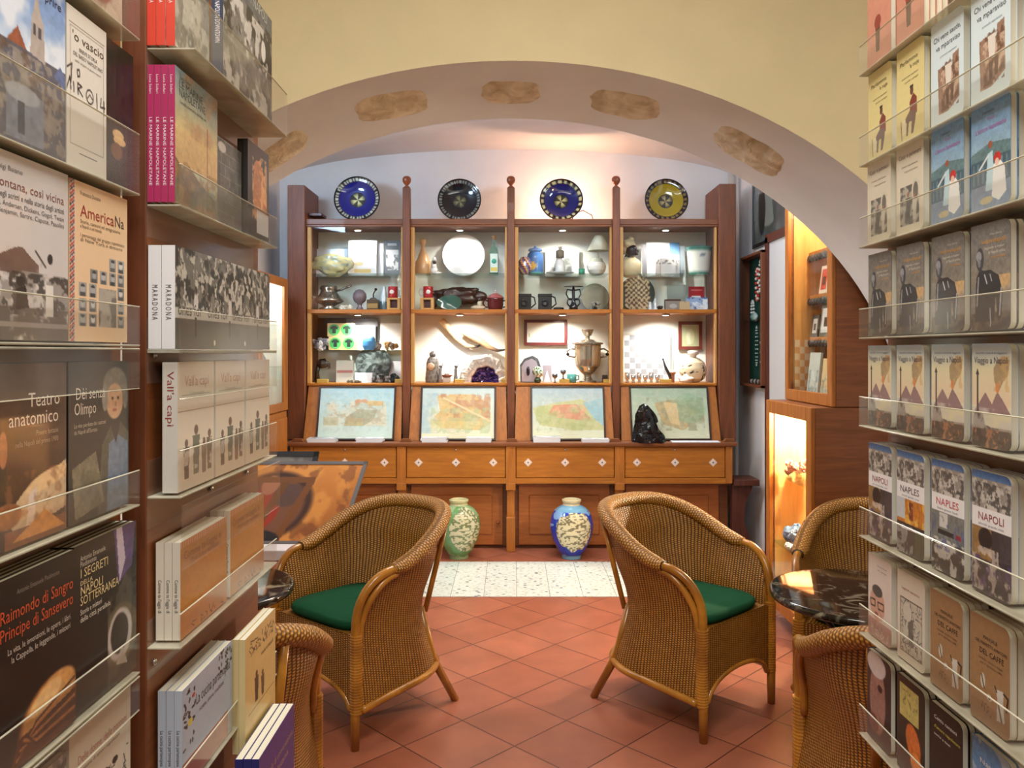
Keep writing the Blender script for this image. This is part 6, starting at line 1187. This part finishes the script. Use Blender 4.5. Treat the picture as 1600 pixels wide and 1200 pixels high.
# bay 2, base
def claw(lab, x, z, pts, r, c1, c2, Y):
    g = G(); n = len(pts); P = [(px(a, Y)-px(x, Y), .0, (HZ-b)*Y/FP+EYE-z) for a, b in pts]; t_ = np.linspace(0, 1, n); tt = np.linspace(0, 1, 40); P = np.array(P); Q = np.stack([np.interp(tt, t_, P[:, i]) for i in range(3)], 1)
    for _ in range(3): Q[1:-1] = (Q[:-2]+2*Q[1:-1]+Q[2:])/4
    rr_ = np.interp(tt, t_, r)*(1+.12*np.sin(tt*120)*(tt < .75)); m = 12; g.tube(Q, rr_, m, smooth=True); g.c[-1] = np.repeat(np.array([np.array(c1)*(1-min(1, max(0, (q-.6)*4)))+np.array(c2)*min(1, max(0, (q-.6)*4)) for q in tt]), m, 0)
    item('animal_horn', lab, 'horn', (px(x, Y), Y, z), [('animal_horn', g, 'lacquer')], 'horns in the second bay')
claw('ribbed pale horn hung at the left above the geode', 720, 1.53, [(690, 500), (703, 515), (716, 530), (730, 541), (745, 542), (752, 538)], [.026, .028, .024, .018, .010, .006], (216, 190, 150), (40, 36, 34), 6.56)
claw('ribbed horn with dark tip curving to the right above the geode', 755, 1.53, [(722, 518), (738, 526), (752, 534), (765, 543), (778, 548), (792, 546)], [.022, .028, .026, .02, .012, .005], (206, 160, 120), (50, 44, 42), 6.52)
g = G(); g.lathe([(.0, 0), (.055, 0), (.060, .03), (.052, .10), (.050, .16), (.040, .19), (.026, .205), (0, .21)], 22, col=lambda t, z: (120, 112, 106) if (int(t*5+z*40) % 3) else (84, 78, 74), sy=.8); g.blob((.0, 0, .222), (.026, .024, .026), .2, 3, 12, (90, 84, 82)); g.blob((-.01, -.045, .13), (.028, .012, .03), .2, 4, 10, (190, 150, 120)); item('robed_figurine', 'grey robed carved figure at the left of the second bay floor', 'figurine', (px(676, 6.38), 6.38, BS), [('robed_figurine', g, 'satin')])
disc('shell_fan', 'white scallop fan behind the grey robed figure', 'shell', 703, 21, BS, C((228, 226, 220)), 6.58, (210, 208, 204), mt='satin')
for x, lab in ((688, 'slender grey standing figure beside the red dish'), (712, 'slender grey lady figure left of the geode')):
    g = G(); g.lathe([(0, 0), (.018, 0), (.016, .04), (.010, .085), (.014, .105), (.006, .12), (0, .121)], 14, col=(110, 106, 106)); g.blob((0, 0, .13), .011, n=8, col=(100, 94, 92)); g.tube([(0, 0, .10), (.014, -.01, .125), (.02, -.01, .155)], .004, 6, (110, 106, 104)); item('lady_figurine', lab, 'figurine', (px(x, 6.34), 6.34, BS), [('lady_figurine', g, 'satin')])
g = G(); g.lathe([(0, 0), (.03, 0), (.04, .008), (.05, .02), (.046, .02), (.03, .012), (0, .012)], 22, col=(120, 70, 60)); g.blob((0, 0, .028), (.02, .02, .016), .2, 3, 8, (190, 170, 160)); item('small_dish', 'small reddish dish of trinkets left of the geode', 'dish', (px(698, 6.44), 6.44, BS+.04), [('small_dish', g, 'gloss')]); g = G(); g.bbox(-.03, .03, -.025, .025, 0, .039, (200, 196, 192)); item('pale_block', 'pale block under the small reddish dish', 'block', (px(698, 6.44), 6.44, BS), [('pale_block', g, 'paint')])
# geode
def geode():
    g = G(); n, m = 48, 10; V, Cc = [], []; W_, H_ = .195, .225
    for i in range(m+1):
        a = i/m; yy = .11*math.sin(a*PI/2); k = math.cos(a*PI/2)**.7 if a < 1 else 0
        for j in range(n):
            t_ = PI*j/(n-1); q = 1+.10*_N.noise(Vector((math.cos(t_)*3, math.sin(t_)*3, a*3))); V.append((W_*q*k*math.cos(t_), yy, max(0, H_*q*(.25+.75*k if a < 1 else .25)*math.sin(t_)))); Cc.append((150, 140, 132) if _N.noise(Vector((t_*4, a*5, 2))) > -.05 else (110, 108, 96))
    F = [(i*n+j, i*n+j+1, (i+1)*n+j+1, (i+1)*n+j) for i in range(m) for j in range(n-1)]; g.add(V, F, Cc, 0, False)
    V, Cc = [], []; R = [(1, 0, (170, 160, 150)), (.9, -.012, (190, 184, 176)), (.75, -.008, (176, 168, 160)), (.6, .004, (206, 200, 196)), (.55, .02, (90, 70, 120))]
    for q0, yy, cc in R:
        for j in range(n):
            t_ = PI*j/(n-1); q = q0*(1+.08*_N.noise(Vector((math.cos(t_)*3, math.sin(t_)*3, 0)))*(1 if q0 > .9 else 2)); V.append((W_*q*math.cos(t_)+.01*(1-q0), yy+.008*_N.noise(Vector((t_*9, q0*9, 5))), H_*q*math.sin(t_))); Cc.append(cc)
    g.add(V, [(i*n+j+1, i*n+j, (i+1)*n+j, (i+1)*n+j+1) for i in range(len(R)-1) for j in range(n-1)], Cc, 0, False)
    q = G(); V, Cc = [], []; K = 16
    for i in range(K+1):
        for j in range(K+1):
            u, v = -1+2*i/K, j/K; x = .112*u*math.sqrt(max(.02, 1-v*v*.75)); V.append((x, .03+.06*(1-u*u)*(1-v)+.03*_N.noise(Vector((i*1.7, j*1.9, 0))), .13*v)); z_ = _N.noise(Vector((i*.9, j*.9, 7))); Cc.append((74, 44, 122) if z_ > 0 else (40, 22, 74) if z_ > -.3 else (150, 120, 180))
    q.add(V, [(i*(K+1)+j, (i+1)*(K+1)+j, (i+1)*(K+1)+j+1, i*(K+1)+j+1) for i in range(K) for j in range(K)], Cc, 0, False)
    return g, q
g, q = geode(); item('amethyst_geode', 'large arched grey geode with purple amethyst inside, second bay', 'geode', (px(757, 6.38), 6.38, BS), [('stone_shell', g, 'rough_rock'), ('amethyst_crystals', q, 'gloss')])
# bay 3, top
lat('multicolour_vase', 'small round red and cream flowered vase', 'vase', 820, T, [(0, 0), (6, 0), (9, 5), (11, 12), (10, 20), (7, 25), (5, 27), (0, 28)], lambda t, z: [(120, 30, 40), (214, 176, 120), (90, 110, 170)][int(t*3+z*40) % 3], 'gloss', 6.36)
q = G(); q.lathe([(.055, .195), (.058, .20), (.052, .212), (.02, .222), (0, .225)], 24, col=(70, 110, 170)); q.blob((0, 0, .228), .012, n=8, col=(70, 110, 170))
lat('blue_ginger_jar', 'blue lidded jar with yellow flower', 'jar', 836, T, [(0, 0), (10, 0), (13, 3), (13, 28), (11.5, 34), (8, 37), (8, 39), (0, 39)], lambda t, z: (214, 176, 70) if math.hypot((t-4.35)/.5, (z-.07)/.03) < 1 else (74, 116, 176) if z > .02 else (110, 190, 180), 'gloss', 6.44, [('lid', q, 'gloss')])
c = C((226, 224, 220), 50, 50); c.rect(.22, .3, .78, .9, (170, 172, 166)); c.mott((90, 96, 90), 5, .7, 3, (.22, .3, .78, .9), .55); flat('white_framed_photo', 'white mounted photograph behind the glass jar, third bay', 'picture', 852, 905, 44, T, c, 6.54, -.06)
q = G(); q.lathe([(.034, .115), (.034, .17), (.028, .176), (0, .176)], 18, col=(110, 100, 84)); q.lathe([(.014, .176), (.014, .20), (.02, .205), (0, .21)], 14, col=(190, 180, 170)); lat('glass_tea_caddy', 'white jar with brown collar standing on a saucer', 'jar', 875, T+.022, [(0, 0), (7, 0), (7.5, 3), (7, 18), (0, 22)], (228, 228, 226), 'gloss', 6.40, [('collar', q, 'gloss')])
lat('wide_saucer', 'wide white saucer under the collared jar', 'saucer', 875, T, [(0, 0), (8, 0), (9, 1), (22, 3.6), (22, 4.2), (9, 2), (0, 1.5)], (216, 222, 222), 'gloss', 6.40); lat('green_tumbler', 'small green glass tumbler right of the saucer', 'glass', 909, T, [(0, 0), (4.5, 0), (5, 9), (4.6, 9), (4.2, 1), (0, 1)], (60, 150, 120), 'gloss', 6.36)
q = G(); q.lathe([(.030, .32), (.034, .318), (.095, .195), (.09, .195), (.03, .316)], 28, (.02, 0, 0), (210, 214, 196)); k = G(); k.lathe([(.012, .135), (.006, .17), (.004, .24), (0, .24)], 12, (.01, 0, 0), col=(190, 190, 180)); lat('table_lamp', 'small white table lamp with tilted conical shade in the third bay', 'lamp', 932, T, [(0, 0), (7, 0), (10, 2), (14, 8), (15, 14), (13, 19), (10, 22), (9, 26), (0, 27)], lambda t, z: (170, 176, 160) if z > .10 else (214, 216, 212), 'gloss', 6.42, [('lamp_shade', q, 'satin'), ('stem', k, 'gloss')])
# bay 3, wooden shelf
for x, lab in ((820, 'black vintage box camera, left one of the third bay'), (852, 'black vintage box camera, right one of the third bay')):
    g = G(); g.bbox(-.055, .05, -.03, .05, 0, .125, (18, 18, 20), b=.004); g.bbox(-.058, .053, -.034, .054, .108, .13, (14, 14, 16), b=.003); q = G(); q.lathe([(.0, 0), (.026, 0), (.026, .02), (.018, .026), (.016, .016), (0, .014)], 20, col=(34, 34, 36)); k = G(); k.tube([(.05, -.02, .02), (.085, -.03, .05), (.075, -.03, .10), (.05, -.02, .11)], .006, 8, (24, 24, 26))
    t = item('vintage_camera', lab, 'camera', (px(x, 6.38), 6.38, SH), [('body', g, 'paint'), ('strap', k, 'paint')], 'vintage cameras in the third bay'); o = q.build('lens', 'gloss', t, (-.005, -.032, .06)); o.rotation_euler = (PI/2, 0, 0)
g = G(); g.blob((0, 0, .012), (.045, .03, .012), .2, 3, 10, (26, 28, 32)); item('black_dish', 'low black dish right of the vintage cameras', 'dish', (px(873, 6.34), 6.34, SH), [('black_dish', g, 'gloss')])
g = G(); g.lathe([(0, 0), (.036, 0), (.034, .03), (.020, .055), (.012, .09), (.014, .15), (.008, .185), (0, .19)], 18, col=(24, 24, 28)); q = G()
for s_ in (-1, 1):
    q.tube([(s_*.012, 0, .16), (s_*.05, 0, .165), (s_*.058, 0, .13), (s_*.04, 0, .095), (s_*.012, 0, .09)], .006, 8, (24, 24, 28)); q.tube([(s_*.014, 0, .085), (s_*.045, 0, .085), (s_*.05, 0, .055), (s_*.03, 0, .03)], .006, 8, (24, 24, 28))
k = G(); k.lathe([(0, .188), (.078, .186), (.078, .190), (0, .194)], 30, col=(40, 42, 46)); item('trick_scale', 'black ornamental stand with looped handles and flat top plate', 'stand', (px(896, 6.38), 6.38, SH), [('stem', g, 'gloss'), ('loops', q, 'gloss'), ('top_plate', k, 'gloss')]).name = 'ornamental_stand'
c = C((150, 152, 140), 40, 40); c.grad((110, 114, 106), (196, 190, 160)); disc('pewter_platter', 'dull pewter platter leaning at the right of the third bay', 'platter', 930, 22, SH, C((140, 138, 126)), 6.52, (120, 120, 110), mt='metal'); minerals('black_silver_ornament', 'small black and silver ornament before the pewter platter', (px(930), 6.40, SH), 9, [(30, 30, 30), (150, 150, 146)], .018, 44, (.05, .02, .05))
# bay 3, base
c = C((228, 228, 214), 50, 30); c.rect(.06, .55, .07, .75, (120, 130, 90)); flat('framed_certificate', 'blank-looking white certificate in a dark red frame, third bay', 'picture', 819, 886, 40, 1.555, c, 6.58, 0, (220, 220, 214), .014, 'print', (4.5, (96, 40, 40)))
g = G(); g.lathe([(0, 0), (.07, 0), (.07, .012), (.045, .02), (.03, .04), (.03, .06), (.06, .085), (.095, .13), (.105, .18), (.108, .30), (.125, .305), (.125, .318), (.07, .325), (.05, .34), (.02, .35), (.02, .37), (.03, .375), (.045, .41), (.05, .425), (.03, .425), (0, .40)], 36, col=lambda t, z: (206, 196, 176) if int(t*18/PI) % 2 and .14 < z < .3 else (170, 160, 144))
q = G()
for s_ in (-1, 1): q.tube([(s_*.10, 0, .20), (s_*.15, 0, .21), (s_*.165, 0, .25), (s_*.13, 0, .27), (s_*.105, 0, .265)], .007, 8, (150, 140, 126)); q.blob((s_*.158, 0, .225), .014, n=8, col=(40, 26, 20))
k = G(); k.tube([(0, -.09, .12), (0, -.14, .11), (0, -.145, .085)], [.012, .012, .008], 10, (170, 160, 140)); k.tube([(-.02, -.13, .125), (.02, -.13, .125)], .005, 8, (150, 140, 120)); item('samovar', 'tall polished metal samovar with teapot crown and side handles', 'samovar', (px(918, 6.42), 6.42, BS), [('urn', g, 'metal'), ('handles', q, 'metal'), ('tap', k, 'metal')])
g = G(); P = [(-.08, 0), (.075, 0), (.085, .12), (.06, .19), (.015, .215), (-.05, .19), (-.085, .14)]; g.poly(P, (0, -.02, 0), (1, 0, 0), (0, 0, 1), .05, (84, 88, 96), N=(0, -1, 0)); q = G(); q.poly([(a*.82-.004, b*.86+.006) for a, b in P], (0, -.0212, 0), (1, 0, 0), (0, 0, 1), .001, (170, 162, 176), N=(0, -1, 0)); k = G(); k.blob((-.02, -.024, .09), (.014, .004, .034), .3, 3, 12, (30, 24, 40)); item('agate_slab', 'upright cut agate slab, grey-violet with dark hollow', 'agate', (px(829, 6.42), 6.42, BS), [('slab', g, 'rough_rock'), ('polished_face', q, 'gloss'), ('hollow', k, 'gloss')])
g = G(); g.lathe([(0, 0), (.022, 0), (.03, .02), (.02, .04), (0, .05)], 16, col=(40, 60, 34)); g.blob((.005, 0, .085), (.042, .042, .045), .2, 5, 16, lambda d, n_: (220, 226, 214) if n_ > -.05 else (60, 100, 50)); item('flowered_ball', 'white and green ball ornament on a green foot', 'ornament', (px(840, 6.33), 6.33, BS), [('flowered_ball', g, 'gloss')])
c = C((150, 140, 150), 24, 30); c.poly([(.1, 1), (.5, .3), (.9, 1)], (214, 210, 216)); flat('small_photo_card', 'small violet-grey photo card beside the ball ornament', 'card', 848, 862, 27, BS, c, 6.42, -.1)
for x, lab in ((867, 'tiny dark and silver goblet, left of the pair'), (880, 'tiny dark and silver goblet, right of the pair')): lat('tiny_goblet', lab, 'goblet', x, BS+(.031 if x == 880 else 0), [(0, 0), (3, 0), (1, 2), (.8, 6), (4, 9), (4.5, 13), (3, 14), (0, 10)], (110, 110, 116), 'metal', 6.33 if x == 867 else 6.305, group='tiny goblets in the third bay')
q = G(); q.tube([(.036, 0, .055), (.056, 0, .055), (.058, 0, .025), (.036, 0, .018)], .005, 8, (50, 100, 100)); lat('teal_mug', 'teal glazed mug beside the samovar', 'mug', 893, BS, [(0, 0), (7, 0), (7.5, 2), (7.5, 13), (6.8, 13), (6.6, 2), (0, 2)], (60, 120, 118), 'gloss', 6.38, [('handle', q, 'gloss')]); g = G(); g.bbox(-.022, .022, -.02, .02, 0, .06, (60, 50, 44), b=.004); item('dark_cube_ornament', 'small dark ornament at the right of the samovar', 'ornament', (px(945, 6.42), 6.42, BS), [('dark_ornament', g, 'gloss')])
# bay 4, top
g = G(); g.blob((0, 0, .06), (.10, .06, .085), .08, 3, 20, (206, 190, 150)); g.lathe([(.03, .11), (.026, .15), (0, .16)], 16, (0, 0, 0), (40, 26, 26)); q = G(); q.blob((.012, -.012, .19), (.046, .048, .056), .05, 4, 20, (34, 18, 22)); q.blob((.058, -.018, .185), (.012, .012, .014), n=8, col=(34, 18, 22)); q.blob((.054, -.02, .162), (.010, .016, .008), n=8, col=(60, 26, 28)); q.blob((.0, .03, .165), (.035, .03, .035), .3, 6, 10, (26, 14, 18)); k = G(); k.blob((-.012, 0, .245), (.058, .055, .042), .12, 5, 18, (204, 186, 146)); k.blob((.01, -.0, .285), (.026, .026, .022), .2, 8, 10, (204, 186, 146)); k.blob((-.035, .01, .215), (.035, .04, .05), .15, 9, 12, (196, 178, 138))
item('turbaned_bust', 'ceramic bust with dark face and cream turban, fourth bay', 'bust', (px(984, 6.40), 6.40, T+.002), [('torso', g, 'satin'), ('head', q, 'gloss'), ('turban', k, 'satin')])
c = C((230, 232, 236), 40, 56); c.rect(.72, .0, 1, .35, (96, 150, 210)); c.grad((90, 146, 206), (150, 186, 216), 0, .36, .70, 1); flat('blue_white_folder', 'large white and blue folder standing at the back, fourth bay', 'folder', 1010, 1062, 54, T, c, 6.56, -.05)
for x0, x1, h, lab, cc in ((1004, 1011, 50, 'narrow grey upright board left of the folder', (130, 128, 134)), (1063, 1070, 48, 'narrow grey upright board right of the folder', (150, 160, 166))): flat('upright_board', lab, 'board', x0, x1, h, T, C(cc), 6.52, -.03, cc)
for x0, x1, h, lab in ((1025, 1036, 28, 'small grey portrait card, left of the three'), (1033, 1056, 27, 'white card with dark heading, middle of the three'), (1055, 1062, 27, 'small grey portrait card, right of the three')):
    c = C((206, 202, 196), 30, 36); c.mott((110, 100, 96), 5, .8, 3, (.1, .1, .9, .35), .45); flat('small_card', lab, 'card', x0, x1, h, T, c, 6.40 if 'white' in lab else 6.44, -.1)
lat('ceramic_bucket', 'large cream ceramic bucket with green rim and painted flowers', 'bucket', 1092, T, [(0, 0), (15, 0), (16, 3), (19, 40), (21, 44), (19, 45), (17, 40), (0, 38)], lambda t, z: (70, 130, 118) if z > .205 or z < .02 else (90, 110, 130) if math.hypot((t-4.9)/.25, (z-.16)/.02) < 1 else (206, 190, 110) if .04 < z < .06 and 4 < t < 4.8 else (206, 206, 196), 'gloss', 6.44)
# bay 4, wooden shelf
c = C((60, 66, 58), 60, 60); k_ = ((np.floor((c.X-.15)*14)+np.floor((c.Y)*14)) % 2) > 0; mk = (c.X > .16) & (c.X < .84); c.put(mk & k_, (214, 190, 150)); c.put(mk & ~k_, (96, 60, 50)); disc('checkered_tray', 'round dark tray with brown and cream checkers', 'tray', 996, 28, SH, c, 6.52, (40, 46, 40))
for i, (x, h, lab) in enumerate(((1016, 13, 'clear glass figurine before the round checkered tray'), (1024, 18, 'taller clear glass figurine before the round checkered tray'))): lat('glass_figurine', lab, 'figurine', x, SH, [(0, 0), (4, 0), (4, 2), (2, 4), (3, h*.6), (1.6, h*.75), (2.4, h*.9), (0, h)], (196, 200, 206), 'gloss', 6.34, group='glass figurines in the fourth bay')
minerals('dark_clay_animals', 'row of small dark clay figures on the fourth bay shelf', (px(1033, 6.36), 6.36, SH), 6, [(50, 34, 34), (30, 24, 26)], .016, 51, (.03, .015, .02)); c = C((150, 140, 130), 30, 30); c.rect(0, 0, 1, .16, (76, 40, 32)); c.ell(.5, .6, .25, .2, (190, 184, 180)); flat('brown_topped_box', 'grey box with a brown top band', 'box', 1040, 1064, 18, SH, c, 6.44, -.03, (76, 40, 32), .06); flat('glass_easel_photo', 'faint grey photo in a clear stand above the brown-topped box', 'picture', 1043, 1072, 42, SH, C((150, 156, 150)), 6.56, -.05)
for x, w_ in ((1066, 9), (1074, 7)):
    g = G(); a = w_*U/2; g.poly([(-a, 0), (a, 0), (a, .055), (a*.6, .068), (-a*.6, .068), (-a, .055)], (0, -.01, 0), (1, 0, 0), (0, 0, 1), .03, (190, 164, 126), N=(0, -1, 0)); item('beige_soap_block', 'small beige block, %s of two in the fourth bay' % ('left' if x == 1066 else 'right'), 'block', (px(x, 6.34), 6.34, SH), [('beige_block', g, 'paint')]).name = 'beige_block'
c = C((176, 30, 44), 30, 36); c.rect(.15, .25, .85, .32, (220, 130, 130)); c.rect(.2, .72, .75, .95, (226, 220, 220)); flat('red_notice', 'small red printed notice, top right of the fourth bay shelf', 'notice', 1076, 1101, 20, SH+.10, c, 6.56, -.0, (176, 30, 44), .004)
c = C((140, 160, 196), 30, 24); c.mott((40, 70, 130), 4, .9, 3, th=.5); c.mott((226, 230, 234), 5, .8, 9, th=.55); flat('blue_tile', 'blue and white painted tile below the red notice', 'tile', 1073, 1106, 21, SH, c, 6.40, -.12, (200, 200, 206), .01)
# bay 4, base
c = C((226, 226, 228), 72, 72); k_ = ((np.floor(c.X*8)+np.floor(c.Y*8)) % 2) > 0; c.put(k_, (150, 156, 164)); flat('grey_checkerboard', 'grey and white checkerboard leaning on the back of the fourth bay', 'checkerboard', 973, 1048, 76, BS, c, 6.56, -.05, (210, 214, 206), .016, 'print', (3, (206, 208, 196)))
for i in range(6): lat('metal_cup', 'small silver cup, number %s from the left in the row before the checkerboard' % ('one', 'two', 'three', 'four', 'five', 'six')[i], 'cup', 980+9.4*i, BS, [(0, 0), (3, 0), (2.4, 2), (2, 4), (3.6, 7), (4, 16 if i % 2 == 0 else 12), (3.6, 16 if i % 2 == 0 else 12), (3, 7), (0, 6)], (190, 190, 190), 'metal', 6.33, group='silver cups before the checkerboard')
lat('tall_needle', 'thin pale obelisk spike on a red-brown foot', 'obelisk', 1051, BS, [(0, 0), (3, 0), (3, 12), (5, 14), (5, 16), (2.2, 17), (1.6, 45), (0, 78)], lambda t, z: (150, 96, 70) if z < .085 else (206, 206, 196), 'satin', 6.40)
g = G(); g.tube([(-.05, 0, .15), (-.03, 0, .09), (.0, 0, .03), (.01, 0, 0)], [.005, .012, .014, .012], 8, (36, 36, 44)); g.blob((-.052, 0, .155), .008, n=7, col=(30, 30, 34)); item('black_dagger', 'black slanting dagger-like pen beside the pale spike', 'ornament', (px(1046, 6.35), 6.35, BS+.03), [('black_dagger', g, 'gloss')])
g = G(); prof = [(0, 0), (.05, .003), (.09, .03), (.108, .08), (.108, .11), (.09, .16), (.055, .19), (.028, .2), (.026, .205)]; g.lathe(prof, 40, (0, 0, 0), lambda t, z: (40, 44, 44) if _N.noise(Vector((math.cos(t)*5, math.sin(t)*5, z*40))) > .32 and 3.6 < t < 6 and .05 < z < .15 else (206, 190, 160), sy=.6); q = G(); q.lathe([(.026, .2), (.026, .215), (.042, .225), (.044, .25), (.036, .255), (0, .25)], 24, col=(206, 200, 190)); k = G(); k.blob((-.07, -.05, .03), (.055, .03, .03), .5, 7, 14, (220, 214, 206)); k.tube([(.06, -.04, .02), (.075, -.045, .10), (.05, -.03, .17)], .004, 8, (40, 30, 24)); item('painted_flask', 'large cream round flask painted with dark sprigs', 'flask', (px(1083, 6.40), 6.40, BS), [('body', g, 'gloss'), ('neck', q, 'gloss'), ('shell_ornament', k, 'satin')])
c = C((170, 176, 140), 30, 36); c.ell(.5, .55, .25, .35, (190, 196, 160)); c.rect(.34, .35, .5, .9, (206, 210, 180)); flat('framed_green_relief', 'small pale green relief in a red-brown frame', 'picture', 1060, 1097, 44, 1.52, c, 6.58, 0, (170, 170, 140), .014, 'print', (5, (110, 50, 44)))
